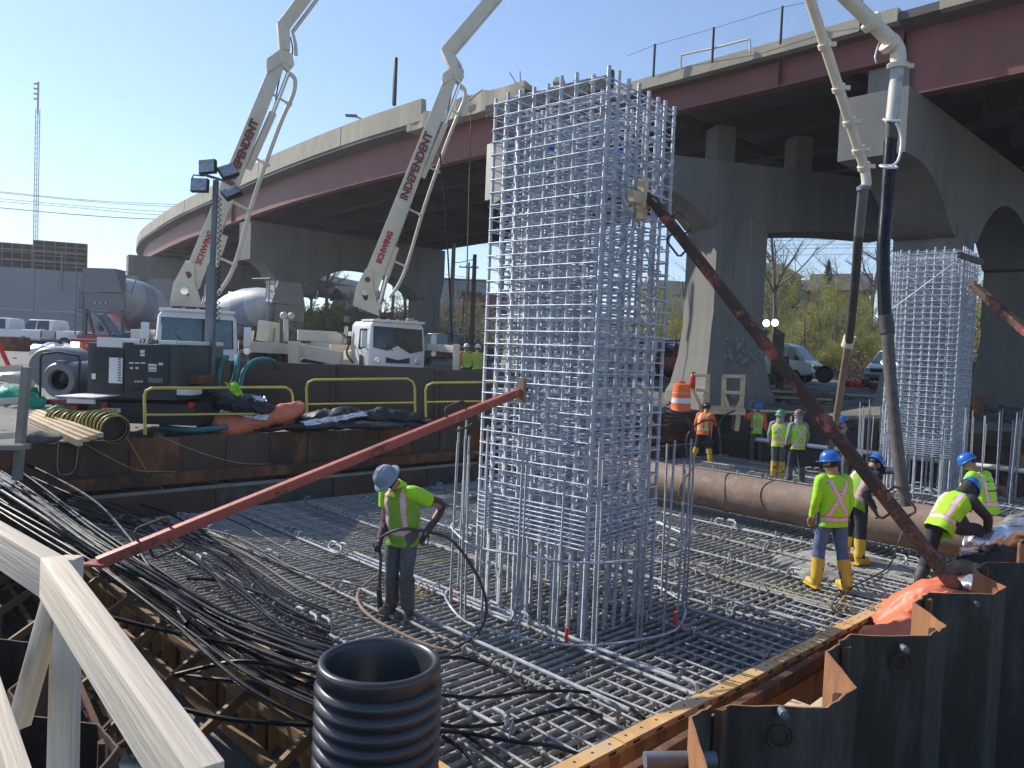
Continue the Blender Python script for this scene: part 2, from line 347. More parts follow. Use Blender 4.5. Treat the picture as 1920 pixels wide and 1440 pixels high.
THINGS = []
def tag(o, label, cat, group=None, kind=None):
    o['label'] = label; o['category'] = cat
    if group: o['group'] = group
    if kind: o['kind'] = kind
    return o
def thing(name, label, cat, loc=(0, 0, 0), group=None, local=False, rz=0.0):
    o = bpy.data.objects.new(name, None); COL.objects.link(o); o.location = V(loc); o.empty_display_size = .2
    o.rotation_euler = (0, 0, rz)
    if not local: o['_w'] = 1
    THINGS.append(o)
    return tag(o, label, cat, group)
def structure(o, name=None):
    o['kind'] = 'structure'; return o
def copy_tree(o, parent=None):
    c = o.copy(); COL.objects.link(c); c.parent = parent
    for ch in o.children: copy_tree(ch, c)
    return c
def barquat(d): return V((1, 0, 0)).rotation_difference(V(d).normalized())
def catmull(pts, k=6):
    pts = [V(p) for p in pts]; out = []
    for i in range(len(pts)-1):
        p0 = pts[max(i-1, 0)]; p1 = pts[i]; p2 = pts[i+1]; p3 = pts[min(i+2, len(pts)-1)]
        for j in range(k):
            t = j/k
            out.append(0.5*((2*p1)+(-p0+p2)*t+(2*p0-5*p1+4*p2-p3)*t*t+(-p0+3*p1-3*p2+p3)*t**3))
    out.append(pts[-1]); return out
def text_mesh(s, size, mt, extrude=0.004, bold=0.0, align='CENTER'):
    cu = bpy.data.curves.new('lettering', 'FONT'); cu.body = s; cu.size = size; cu.extrude = extrude; cu.offset = bold
    cu.align_x = align; cu.align_y = 'CENTER'; cu.resolution_u = 3
    ob = bpy.data.objects.new('lettering', cu); COL.objects.link(ob)
    dg = bpy.context.evaluated_depsgraph_get(); me = bpy.data.meshes.new_from_object(ob.evaluated_get(dg))
    bpy.data.objects.remove(ob); bpy.data.curves.remove(cu)
    me.materials.clear(); me.materials.append(mt); return me
def put_text(s, size, mt, parent, pos, xdir, ydir, extrude=.004, bold=0.0, name='lettering', align='CENTER', sx=1.0):
    me = text_mesh(s, size, mt, extrude, bold, align)
    x = V(xdir).normalized(); y = V(ydir).normalized(); z = x.cross(y).normalized(); y = z.cross(x)
    Mx = Matrix((x*sx, y, z)).transposed()
    me.transform(Mx.to_4x4())
    return place(me, name, parent, pos)
def plank(parent, p0, p1, w, h, mt, name, bevel=.003, roll=0.0):
    p0, p1 = V(p0), V(p1); d = (p1-p0); L = d.length; d.normalize(); s = UP.cross(d)
    s = s.normalized() if s.length > .05 else V((1, 0, 0)); t = d.cross(s)
    me = MB().box((0, 0, 0), (L, w, h)).mesh(name, mt, bevel=bevel)
    return place(me, name, parent, (p0+p1)/2, Matrix((d, s, t)).transposed().to_quaternion())
_barcache = {}
def barmesh(L, r, mt, n=8, hooks=False, hr=.09):
    key = (round(L, 2), r, mt.name, n, hooks)
    if key in _barcache: return _barcache[key]
    mb = MB()
    if hooks:
        path = []
        for k in range(7):
            th = -pi/2 + pi*(6-k)/6
            path.append(V((-L/2 - hr*cos(th), 0, hr + hr*sin(th))))
        path = [V((-L/2+.1, 0, 2*hr))] + path
        right = [V((-p.x, 0, p.z)) for p in reversed(path)]
        mb.tube(path+right, r, n)
    else: mb.tube([V((-L/2, 0, 0)), V((L/2, 0, 0))], r, n)
    me = mb.mesh('bar', mt, angle=60); _barcache[key] = me; return me
def bar(parent, p0, p1, r, mt, name='bar', n=8):
    p0, p1 = V(p0), V(p1); d = p1-p0
    return place(barmesh(d.length, r, mt, n), name, parent, (p0+p1)/2, barquat(d))
# ============================================================ SETTING
# terrain: grid in the site's own axes, with the excavation cut out of it
HA0, HA1, HB0, HB1 = 0.7, 24.2, -14.35, 9.0
def smooth(x, a, b):
    t = max(0, min(1, (x-a)/(b-a))); return t*t*(3-2*t)
def ground_h(x, y):
    a = x*CA+y*SA; b = x*SA-y*CA
    h = 1.22 + 0.85*smooth(y, 20, 46)
    h += 5.8*smooth(y + 0.25*x, 66, 96)*smooth(x, -60, -20)
    h += 2.0*smooth(y, 110, 200)*smooth(x, -60, -20)
    h -= 0.25*smooth(a, 23.9, 24.3)*(1-smooth(a, 24.4, 27))
    h += 2.4*smooth(sqrt(x*x+y*y), 180, 420)*(1-smooth(x, -60, -20)*.6)
    n = noise.noise(V((x*.25, y*.25, 1.3)))*.10 + noise.noise(V((x*.9, y*.9, 4.3)))*.05
    return h + n*smooth(sqrt(x*x+y*y), 3, 12)
def axis_vals(lo, hi, h0, h1):
    v = set([h0, h1])
    x = h0; s = .7
    while x > lo: x -= s; s *= 1.13; v.add(round(max(x, lo), 3))
    x = h1; s = .7
    while x < hi: x += s; s *= 1.13; v.add(round(min(x, hi), 3))
    x = h0
    while x < h1-1: x += 1.2; v.add(round(min(x, h1), 3))
    return sorted(v)
av = axis_vals(-440, 460, HA0, HA1); bv = axis_vals(-460, 440, HB0, HB1)
mb = MB(); idx = {}
def gv(i, j):
    if (i, j) not in idx:
        p = XY(av[i], bv[j]); p.z = ground_h(p.x, p.y); idx[(i, j)] = len(mb.v); mb.v.append(tuple(p))
    return idx[(i, j)]
for i in range(len(av)-1):
    for j in range(len(bv)-1):
        ca_, cb_ = (av[i]+av[i+1])/2, (bv[j]+bv[j+1])/2
        if HA0 < ca_ < HA1 and HB0 < cb_ < HB1: continue
        c = XY(ca_, cb_)
        mi = 1 if (c.y + .25*c.x > 72 and c.x > -55) or c.length > 260 else 0
        if mi == 0 and ca_ > HA1-1 and cb_ > -15.5 and c.y < 41 and c.x > 1: mi = 2
        mb.f.append((gv(i, j), gv(i+1, j), gv(i+1, j+1), gv(i, j+1))); mb.m.append(mi)
structure(mb.build('ground', [M['dirt'], M['hillgrass'], M['yardmud']]))
# floor of the excavation and its raw earth sides
mb = MB()
nA, nB = 40, 40
for i in range(nA+1):
    for j in range(nB+1):
        p = XY(HA0-.1+(HA1-HA0+.2)*i/nA, HB0-.1+(HB1-HB0+.2)*j/nB)
        p.z = -1.25 + noise.noise(V((p.x*.5, p.y*.5, 0)))*.12
        if XY(0, 0).x is not None:
            a_ = p.x*CA+p.y*SA; b_ = p.x*SA-p.y*CA
            if 3.5 < a_ < 22.5 and -13.5 < b_ < -3.6: p.z = -.62 + noise.noise(V((p.x*1.5, p.y*1.5, 2)))*.06
        mb.v.append(tuple(p))
for i in range(nA):
    for j in range(nB):
        q = i*(nB+1)+j; mb.f.append((q, q+1, q+nB+2, q+nB+1)); mb.m.append(0)
structure(mb.build('excavation_floor', [M['mud']]))
mb = MB()
for (a0, b0, a1, b1) in ((HA0, HB0, HA1, HB0), (HA1, HB0, HA1, HB1), (HA1, HB1, HA0, HB1), (HA0, HB1, HA0, HB0)):
    k = 30; base = len(mb.v)
    for i in range(k+1):
        t = i/k; p = XY(a0+(a1-a0)*t, b0+(b1-b0)*t); top = ground_h(p.x, p.y)+.02
        for q in range(5):
            s = q/4; mb.v.append((p.x, p.y, top*(1-s) + -1.4*s))
    for i in range(k):
        for q in range(4):
            w = base+i*5+q; mb.f.append((w, w+5, w+6, w+1)); mb.m.append(0)
structure(mb.build('excavation_side', [M['mud']]))
# water standing between the left sheet wall and the form
mb = MB()
p = [XY(1.0, -13.9, -.95), XY(3.05, -13.9, -.95), XY(3.05, -3.3, -.95), XY(1.0, -3.3, -.95)]
mb.add(p, [(0, 1, 2, 3)]); structure(mb.build('pit_water', [M['water']]))

# ------------------------------------------------------------ viaduct
PATH = [V((22.9, 9.6)), V((18.0, 14.6)), V((13.1, 19.65)), V((10.55, 22.3)), V((3.4, 29.7)), V((-1.9, 35.3)), V((-5.8, 39.1)), V((-10.2, 43.7)),
        V((-16.4, 51.0)), V((-24.2, 61.3)), V((-30.8, 70.0)), V((-37.0, 79.0)), V((-43.6, 89.2)), V((-50.0, 101.5)), V((-53.2, 112)), V((-54.2, 124)), V((-52.5, 138)), V((-47, 155))]
def pathn(i):
    a = PATH[max(i-1, 0)]; b = PATH[min(i+1, len(PATH)-1)]; d = (b-a).normalized(); return V((d.y, -d.x))   # inward (right of travel)
FINE = catmull([V((p.x, p.y, 0)) for p in PATH], 5)
def fine_n(i):
    a = FINE[max(i-1, 0)]; b = FINE[min(i+1, len(FINE)-1)]; d = (b-a).normalized(); return V((d.y, -d.x, 0))
I_JOINT = 3*5; I_GAP0 = 4*5+2; I_GAP1 = 4*5+0; I_PAR = 6*5-1   # joint of right spans, end of right curb, end of left parapet
def sweep(mb, prof, i0, i1, mi=0, jit=0.0, cap=True):
    k = len(prof); base = len(mb.v)
    for i in range(i0, i1+1):
        n = fine_n(i); p = FINE[i]
        for (o, z) in prof:
            jj = jit*noise.noise(V((i*1.7, z*3+o, 2.2)))
            q = p + n*(o+jj); mb.v.append((q.x, q.y, z+jj))
    cnt = i1-i0
    for i in range(cnt):
        for j in range(k):
            q = base+i*k+j; q2 = base+i*k+(j+1) % k; mb.f.append((q, q2, q2+k, q+k)); mb.m.append(mi)
    if cap:
        mb.f.append(tuple(base+j for j in range(k))); mb.m.append(mi)
        mb.f.append(tuple(base+cnt*k+j for j in reversed(range(k)))); mb.m.append(mi)
NE = len(FINE)-1
W = 20.4
br = thing('viaduct', 'curved elevated highway viaduct with red steel girders crossing the whole site', 'bridge', (FINE[20].x, FINE[20].y, 1.2))
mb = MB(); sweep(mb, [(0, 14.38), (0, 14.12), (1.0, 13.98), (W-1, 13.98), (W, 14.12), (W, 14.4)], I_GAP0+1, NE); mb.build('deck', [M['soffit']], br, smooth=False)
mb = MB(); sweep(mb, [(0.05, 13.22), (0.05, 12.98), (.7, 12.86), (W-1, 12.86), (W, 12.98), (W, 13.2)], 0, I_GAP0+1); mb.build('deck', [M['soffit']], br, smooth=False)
for i in range(I_PAR, NE-1, 2):
    e = R.uniform(-.025, .02); mb = MB(); sweep(mb, [(-.02+e, 15.4+e*.6), (-.05+e, 14.3), (.35+e, 14.3), (.25+e, 15.4+e*.6)], i, min(i+2, NE)); mb.build('parapet', [M['concl']], br, smooth=False)
mb = MB(); sweep(mb, [(-.03, 13.34), (-.05, 12.94), (.4, 12.94), (.4, 13.34)], 0, I_JOINT-1); mb.build('kerb', [M['concl']], br, smooth=False)
mb = MB(); sweep(mb, [(-.03, 13.34), (-.05, 12.94), (.4, 12.94), (.4, 13.34)], I_JOINT, I_GAP0-1); mb.build('kerb', [M['concl']], br, smooth=False)
mb = MB(); sweep(mb, [(W-.3, 15.4), (W-.3, 14.38), (W+.05, 14.38), (W+.05, 15.4)], I_GAP0+3, NE); mb.build('parapet', [M['concl']], br, smooth=False)
def girder(o, zb, zt, i0, i1, mt, name='girder', fl=.22):
    mb = MB()
    sweep(mb, [(o-.02, zt), (o-.02, zb), (o+.02, zb), (o+.02, zt)], i0, i1)
    sweep(mb, [(o-fl, zb+.04), (o-fl, zb), (o+fl, zb), (o+fl, zb+.04)], i0, i1)
    mb.build(name, [mt], br, smooth=False)
girder(.85, 12.2, 14.04, I_GAP0+1, NE, M['redsteel'])
girder(.55, 12.0, 12.93, I_JOINT, I_GAP0, M['redsteel'])
girder(.75, 10.95, 12.9, 0, I_JOINT, M['redsteel'])
for o in (4.6, 8.4, 12.2, 16.0, 19.4):
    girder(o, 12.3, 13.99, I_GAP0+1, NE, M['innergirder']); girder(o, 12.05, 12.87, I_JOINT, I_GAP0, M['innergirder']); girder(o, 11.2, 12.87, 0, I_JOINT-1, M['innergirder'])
mb = MB()   # cross frames between girders
for i in list(range(2, I_JOINT-1, 3))+list(range(I_JOINT+1, I_GAP0, 3)):
    p = FINE[i]; n = fine_n(i); mb.beam(p+n*.8+UP*12.2, p+n*(W-1)+UP*12.2, .12, .35)
for i in range(I_GAP0+2, NE-10, 2):
    p = FINE[i]; n = fine_n(i); mb.beam(p+n*.95+UP*12.8, p+n*(W-1)+UP*12.8, .12, .3)
mb.build('cross_frame', [M['innergirder']], br)
# vertical web stiffeners on the fascia girder
for i in (17, 44, 47, 9):
    p = FINE[i]; n = fine_n(i); o = .55 if I_JOINT <= i <= I_GAP0 else (.85 if i > 20 else .75)
    zb, zt = (12.0, 12.9) if I_JOINT <= i <= I_GAP0 else ((12.2, 13.95) if i > 20 else (10.95, 12.85))
    mb = MB().box(p+n*(o-.12)+UP*(zb+zt)/2, (.2, .03, zt-zb), atan2(n.y, n.x)); mb.build('stiffener', [M['redsteel']], br)
# broken slab edge where the parapet has been knocked off
for i in range(I_GAP0+1, I_PAR+1):
    mb = MB(); p = FINE[i]; q = FINE[i+1]; n = fine_n(i)
    top = []; K = 5
    for k in range(K+1):
        w = p.lerp(q, k/K); h = 14.5 + .3*abs(noise.noise(V(((i+k/K)*1.1, 3, 1)))) + .35*max(0, 1-abs(i+k/K-(I_GAP0+3.5))/4)
        e = .2*noise.noise(V((i+k/K, 8, 2)))
        top.append((w + n*(e-.05), h))
    for k in range(K):
        (w0, h0), (w1, h1) = top[k], top[k+1]
        vs = [w0+UP*13.95, w1+UP*13.95, w1+n*.7+UP*13.95, w0+n*.7+UP*13.95, w0+UP*h0, w1+UP*h1, w1+n*.7+UP*14.5, w0+n*.7+UP*14.5]
        mb.add(vs, [(3, 2, 1, 0), (4, 5, 6, 7), (0, 1, 5, 4), (1, 2, 6, 5), (2, 3, 7, 6), (3, 0, 4, 7)])
    mb.build('broken_slab_edge', [M['concl']], br, smooth=False)
for (px, py, s) in ((1075, 172, .5), (1110, 178, .45), (1140, 190, .35), (1165, 178, .5), (1050, 160, .4)):   # rubble at the cut end
    p = atY(px, py, 31.5); mb = MB().box(p, (s*1.5, s, s*.8), R.random()*3, rot=Euler((R.random()*.6, R.random()*.6, R.random()*3)).to_matrix())
    mb.build('rubble_block', [M['concl']], br, smooth=False, bevel=.05)
for (x0, y0, x1, y1) in ((968, 150, 955, 135), (976, 148, 975, 133), (880, 183, 905, 168), (880, 175, 862, 165), (1048, 152, 1052, 146)):
    mb = MB().tube([atY(x0, y0+6, 33.5), atY(x1, y1, 33.5)], .02, 5); mb.build('bent_bar', [M['rustdark']], br)
# deck fittings: mesh fence on the right spans, tubular rail
mb = MB()
fence = thing('mesh_fence', 'see-through wire mesh fence on thin black posts along the viaduct edge', 'fence', atY(1335, 100, 27.7))
for px, y0, y1 in ((1225, 140, 102), (1335, 113, 68), (1463, 78, 28), (1612, 55, -5)):
    Yv = {1225: 27.9, 1335: 26.1, 1463: 24.4, 1612: 22.6}[px]
    a_ = atY(px, y0+4, Yv); MB().tube([a_, V((a_.x, a_.y, a_.z+1.15))], .045, 8).build('post', [M['blackmetal']], fence)
mbw = MB()
pts = [atY(1172, 163, 28.8), atY(1225, 144, 27.9), atY(1335, 117, 26.1), atY(1463, 82, 24.4), atY(1612, 57, 22.6)]
for s in range(len(pts)-1):
    a_, b_ = pts[s], pts[s+1]; cnt = int((b_-a_).length/.16)
    for k in range(cnt):
        t0 = k/cnt; q = a_.lerp(b_, t0)
        for sg in (1, -1):
            t1 = t0 + sg*1.1/((b_-a_).length*1.0)
            if 0 <= t1 <= 1:
                q1 = a_.lerp(b_, t1); mbw.tube([q, V((q1.x, q1.y, q1.z+1.1))], .0014, 3, cap=False)
    mbw.tube([a_+UP*1.12, b_+UP*1.12], .008, 4)
mbw.build('mesh', [M['wire']], fence)['kind'] = 'stuff'
pr = catmull([atY(1277, 130, 27.1), atY(1277, 108, 27.1), atY(1284, 102, 27), atY(1340, 90, 26.1), atY(1398, 75, 25.2), atY(1406, 78, 25.1), atY(1406, 98, 25.1)], 4)
tag(MB().tube(pr, .035, 8).build('handrail', [M['cream']]), 'pale bent tube handrail standing on the viaduct edge left of the hanging pipe', 'handrail')
p = atY(739, 196, 37.8); tag(MB().box((p.x, p.y, p.z+1.1), (.16, .16, 2.3), .7).build('deck_post', [M['blackmetal']], bevel=.02), 'lone black square post standing on the left part of the viaduct', 'post')
lp = thing('deck_street_lamp', 'small street lamp head peeking over the viaduct parapet left of the lone post', 'street lamp', atY(652, 216, 60))
MB().tube([atY(700, 240, 60), atY(676, 222, 60), atY(664, 218, 60)], .06, 6).build('arm', [M['midgrey']], lp)
MB().box(atY(659, 217, 60), (.9, .35, .16), 0).build('lamp_head', [M['midgrey']], lp, bevel=.04)

def pier(name_label, base, du, caps, cols, zcap, soff, cw=1.9, peds=(), colw=1.7, ztop=None, flare=True):
    """base: xy origin of the cap line, du: unit direction along the cap; caps=(u0,u1); cols=[u...]; soff(u)->soffit z"""
    du = V((du[0], du[1], 0)).normalized(); dn = V((-du.y, du.x, 0)); base = V((base[0], base[1], 0))
    c0 = base + du*cols[0]
    t = thing('bridge_pier', name_label, 'bridge pier', (c0.x, c0.y, 1.0))
    mb = MB(); K = 48; poly = []
    us = [caps[0]+(caps[1]-caps[0])*i/K for i in range(K+1)]
    base_i = len(mb.v)
    for u in us:
        for (sn, top) in ((-1, 0), (1, 0), (1, 1), (-1, 1)):
            p = base + du*u + dn*sn*cw/2; mb.v.append((p.x, p.y, zcap if top else soff(u)))
    for i in range(K):
        for j in range(4):
            q = i*4+j; q2 = i*4+(j+1) % 4; mb.f.append((q, q2, q2+4, q+4)); mb.m.append(0)
    mb.f.append((0, 1, 2, 3)); mb.m.append(0); mb.f.append((K*4+3, K*4+2, K*4+1, K*4)); mb.m.append(0)
    mb.build('cap', [M['conc']], t, angle=25)
    for u in cols:
        p = base + du*u; g = ground_h(p.x, p.y)-1.2; zt = soff(u)+.4; w = colw/2
        mb = MB(); secs = [(g, 1.5), (g+1.6, 1.42), (g+1.9, 1.3), (g+3.0, 1.12), (g+4.2, 1.02), (g+4.6, 1.0), (zt, 1.0)] if flare else [(g, 1), (zt, 1)]
        for z, s in secs:
            for cx_, cy_ in ((-1, -1), (-.35, -1), (-.3, -.93), (.3, -.93), (.35, -1), (1, -1), (1, 1), (-1, 1)):
                q = p + du*cx_*w*s + dn*cy_*(w*s+ (.12 if s < 1.01 else .05)); mb.v.append((q.x, q.y, z))
        for i in range(len(secs)-1):
            for j in range(8):
                q = i*8+j; q2 = i*8+(j+1) % 8; mb.f.append((q, q2, q2+8, q+8)); mb.m.append(0)
        mb.build('column', [M['conc']], t, smooth=False)
    for u, w, z1 in peds:
        p = base + du*u; MB().box((p.x, p.y, (zcap+z1)/2), (w, w*1.1, z1-zcap), atan2(du.y, du.x)).build('pedestal', [M['conc']], t, smooth=False)
    return t
def arch(cols, hw, crown, spring, end0, end1, u0, u1):
    def f(u):
        for c in cols:
            if abs(u-c) <= hw: return spring
        cs = sorted(cols)
        if u < cs[0]:
            t = (cs[0]-hw-u)/max(.01, (cs[0]-hw-u0)); return spring + (end0-spring)*(1-(1-min(1, t*1.25))**2)
        if u > cs[-1]:
            t = (u-cs[-1]-hw)/max(.01, (u1-cs[-1]-hw)); return spring + (end1-spring)*(1-(1-min(1, t*1.25))**2)
        for a_, b_ in zip(cs, cs[1:]):
            if a_ < u < b_:
                t = (u-a_-hw)/(b_-a_-2*hw)*2-1; return crown - (crown-spring)*(abs(t)**2.3)
        return spring
    return f
b3 = XY(0, -9.1)
pier('nearest concrete bridge pier at right, its cap end stained under the white pipe', (b3.x, b3.y), (CA, SA), (22.7, 41.5), [28.4, 38.9],
     10.92, arch([28.4, 38.9], 1.25, 9.3, 7.4, 9.1, 9.0, 22.7, 41.5), 1.9, [(24.2, 1.05, 11.95)], 1.75)
pier('wide concrete bridge pier with graffiti behind the orange traffic drum', (8.05, 29.95), (.965, .262), (-9.2, 7.3), [0, -7.2],
     10.5, arch([0, -7.2], 1.15, 9.3, 8.0, 8.4, 8.35, -9.2, 7.3), 1.9, [(-.45, .78, 11.98), (3.0, .72, 11.98), (-7.0, .8, 11.98)], 2.1)
b1 = XY(0, -55.2)
pier('concrete bridge pier arching behind the two pump trucks', (b1.x, b1.y), (CA, SA), (25.2, 43.4), [28.6, 42.0],
     12.0, arch([28.6, 42.0], 1.1, 9.4, 7.4, 9.2, 9.3, 25.2, 43.4), 1.9, [], 1.9, flare=False)
pier('farthest concrete bridge pier at the left end of the curve', (-41.5, 85.5), (.85, .53), (-1.5, 19), [2.5, 14.5],
     12.1, arch([2.5, 14.5], 1.4, 9.6, 7.5, 9.4, 9.4, -1.5, 19), 2.4, [], 2.6, flare=False)
# curved concrete end wall under the far end of the deck
mb = MB(); sweep(mb, [(.5, 12.5), (.5, 2.0), (1.2, 2.0), (1.2, 12.5)], 66, 80)
tag(mb.build('abutment_wall', [M['conc']], smooth=False), 'dark concrete abutment under the far left end of the viaduct', 'abutment')

# graffiti scrawls on the flared pier
gr = [o for o in COL.objects if o.name.startswith('bridge_pier') and 'graffiti' in o['label']][0]
mb = MB()
RR = random.Random(3)
cb = V((8.05, 29.95, 0)); du_ = V((.965, .262, 0)).normalized(); dn_ = V((-du_.y, du_.x, 0))
for k in range(22):
    cx_ = RR.uniform(-.85, .9); cz_ = RR.uniform(2.6, 4.1) if k < 15 else RR.uniform(1.3, 2.0)
    pts = []
    for q in range(9):
        th = q/8*RR.uniform(3, 8); u_ = cx_ + .13*cos(th+k)+q*.02; z_ = cz_ + .16*sin(th*1.3)
        g0 = ground_h(cb.x, cb.y)-1.2; s_ = 1.30-.18*min(1, max(0, (z_-g0-1.9)/1.1)) if z_ > g0+1.9 else 1.46
        if z_ > g0+3.0: s_ = 1.12-.10*min(1, (z_-g0-3)/1.2)
        pts.append(cb + du_*u_ - dn_*(1.05*s_+.10) + UP*z_)
    mb.tube(catmull(pts, 3), .014, 4)
mb.build('graffiti', [mat('pale_spray_paint', (.30, .32, .34), .8)], gr)['kind'] = 'stuff'

# ------------------------------------------------------------ left retaining wall with formwork
rw = thing('retaining_wall', 'pale new concrete retaining wall at far left behind the pickups', 'wall', atY(80, 640, 60))
A0, A1 = V((-58, 57, 0)), V((-32.5, 66.5, 0)); dd = (A1-A0).normalized(); nn = V((dd.y, -dd.x, 0)); LW = (A1-A0).length
for i in range(7):
    for j in range(2):
        p = A0 + dd*(LW*(i+.5)/7); z0, z1 = (1.5, 5.0) if j == 0 else (5.02, 8.4)
        MB().box((p.x, p.y, (z0+z1)/2), (LW/7-.03, .6, z1-z0), atan2(dd.y, dd.x)).build('wall_panel', [M['newconc']], rw, smooth=False)
RIB = mat('form_rib_timber', (.30, .22, .15), .8)
fw_ = thing('wall_formwork', 'dark timber formwork panels with grid of ribs on top of the retaining wall', 'formwork', A0+UP*8.4)
for k, (u0, u1, zt) in enumerate(((0, 5.2, 10.75), (5.2, 10.4, 10.65), (10.4, 15.0, 10.5), (15.0, 19.2, 10.35), (19.3, 23.2, 10.75))):
    mbp = MB(); mbr = MB(); z0 = 8.35
    p = A0+dd*(u0+u1)/2; mbp.box((p.x, p.y, (z0+zt)/2), (u1-u0-.05, .05, zt-z0), atan2(dd.y, dd.x)).build('form_panel', [M['formply']], fw_, smooth=False)
    cnt = int((u1-u0)/.62) if k < 4 else 5
    for q in range(cnt+1):
        w = A0+dd*(u0+(u1-u0)*q/cnt)+nn*.12; mbr.beam(w+UP*z0, w+UP*zt, .09, .12, up=nn)
    for q in range(4 if k < 4 else 7):
        z = z0+(zt-z0)*q/(3 if k < 4 else 6); mbr.beam(A0+dd*u0+nn*.16+UP*z, A0+dd*u1+nn*.16+UP*z, .08, .08)
    mbr.build('form_ribs', [M['wood'] if k == 9 else RIB], fw_, smooth=False)
gd = thing('edge_guardrail', 'grey pipe guardrail on posts in front of the wall formwork', 'guardrail', A0+nn*.9+UP*8)
for u in (3.5, 12.5, 21.5):
    MB().beam(A0+dd*u+nn*.9+UP*6.6, A0+dd*u+nn*.9+UP*9.8, .14, .14).build('post', [M['woodgrey']], gd)
for z in (9.0, 9.8): MB().beam(A0+nn*.95+UP*z, A0+dd*23.2+nn*.95+UP*z, .06, .12).build('rail', [M['woodgrey']], gd)

# ------------------------------------------------------------ radio mast, power lines, poles
tw = thing('radio_mast', 'tall thin lattice radio mast rising alone into the sky at left', 'mast', atY(65, 470, 300))
b0 = atY(65, 470, 300); t0 = atY(71, 205, 300); bz = 2
mb = MB(); ax = V((t0.x, t0.y, 0))
for k in range(3):
    th = k*2.094; mb.tube([(t0.x+.9*cos(th), t0.y+.9*sin(th), bz), (t0.x+.8*cos(th), t0.y+.8*sin(th), t0.z)], .16, 5)
z = bz; s = 0
while z < t0.z-2:
    for k in range(3):
        th = k*2.094; th2 = (k+1)*2.094; mb.tube([(t0.x+.9*cos(th), t0.y+.9*sin(th), z), (t0.x+.9*cos(th2), t0.y+.9*sin(th2), z+2)], .08, 3)
    z += 2
mb.build('lattice', [M['midgrey']], tw)
mb = MB().tube([t0-UP*2, (t0.x, t0.y, t0.z+10.5)], .35, 6); mb.build('antenna_pole', [M['blackmetal']], tw)
for k in range(4): MB().box((t0.x-.9, t0.y, t0.z+4+k*1.9), (1.5, .5, .6)).build('antenna', [M['blackmetal']], tw)
for k, zf in enumerate((.95, .55)):
    for th in (.3, 2.4, 4.5):
        MB().tube([(t0.x, t0.y, t0.z*zf), (t0.x+45*cos(th), t0.y+45*sin(th), 3)], .03, 3).build('guy_wire', [M['wire']], tw)
def wire(pts, r, name, label, mt=None, k=8, cat='wire', group=None):
    return tag(MB().tube(catmull(pts, k), r, 5, cap=False).build(name, [mt or M['wire']]), label, cat, group)
for k, (y0, y1, y2) in enumerate(((357, 374, 383), (359, 376, 387), (371, 386, 397), (377, 390, 404), (388, 403, 412))):
    wire([atY(-80, y0-6, 200), atY(150, y1, 200), atY(320, y2, 200), atY(700, y2+12, 200)], .07 if k < 4 else .11, 'power_line',
         'thin overhead power line crossing the sky behind the radio mast', group='power lines at left')
def pole(px, pyb, pyt, Y, r, label, arms=True, mt=None):
    b = atY(px, pyb, Y); t = atY(px, pyt, Y); g = ground_h(b.x, b.y)-.2
    o = thing('utility_pole', label, 'utility pole', (b.x, b.y, g))
    MB().tube([(b.x, b.y, g), (b.x, b.y, t.z)], [r*1.15, r*.8], 10).build('shaft', [mt or M['woodpole']], o)
    if arms:
        MB().beam((b.x-1.2, b.y, t.z-.6), (b.x+1.2, b.y, t.z-.6), .12, .14).build('crossarm', [M['woodpole']], o)
        for k in range(4): MB().lathe([(.0, 0), (.06, .02), (.04, .12), (.07, .16), (0, .2)], (b.x-1.1+k*.73, b.y, t.z-.53), n=8).build('insulator', [M['midgrey']], o)
    return V((b.x, b.y, t.z))
p1 = pole(844, 640, 456, 62, .20, 'grey utility pole seen under the bridge left of the main rebar cage', False, M['woodgrey'])
p2 = pole(875, 610, 492, 95, .15, 'distant thin utility pole with crossarm between the two nearer poles', True)
p3 = pole(884, 640, 477, 52, .17, 'dark brown short pole close to the left edge of the main rebar cage', False)
wire([atY(745, 440, 62), atY(800, 462, 62), p1-UP*.3], .03, 'overhead_wire', 'sagging overhead wire running to the grey utility pole')
wire([p1-UP*1.5, atY(862, 492, 57), p3-UP*.3], .03, 'overhead_wire', 'sagging wire strung between the grey pole and the dark pole')
for k, y in enumerate((520, 533, 546, 560)):
    wire([atY(835, y-6, 95), atY(880, y+1, 95), atY(925, y+6, 95)], .025, 'overhead_wire', 'thin distant wire between houses seen left of the main rebar cage', group='distant wires by the cage')
for k, y in enumerate((450, 459, 466, 478)):
    wire([atY(1380, y+4, 120), atY(1500, y, 120), atY(1700, y-2, 120)], .03, 'overhead_wire', 'thin distant wire crossing the sky beneath the right spans', group='distant wires at right')
for px0, px1, Yv in ((884, 872, 36), (825, 848, 33)):
    wire([atY(px0, 178 if px0 == 884 else 285, Yv), atY((px0+px1)/2, 420, Yv-1), atY(px1, 640, Yv-2)], .03 if px0 > 850 else .035, 'hanging_cable',
         ('brown' if px0 > 850 else 'black')+' cable hanging straight down from the viaduct left of the main cage', M['rustdark'] if px0 > 850 else M['cable'], cat='cable')
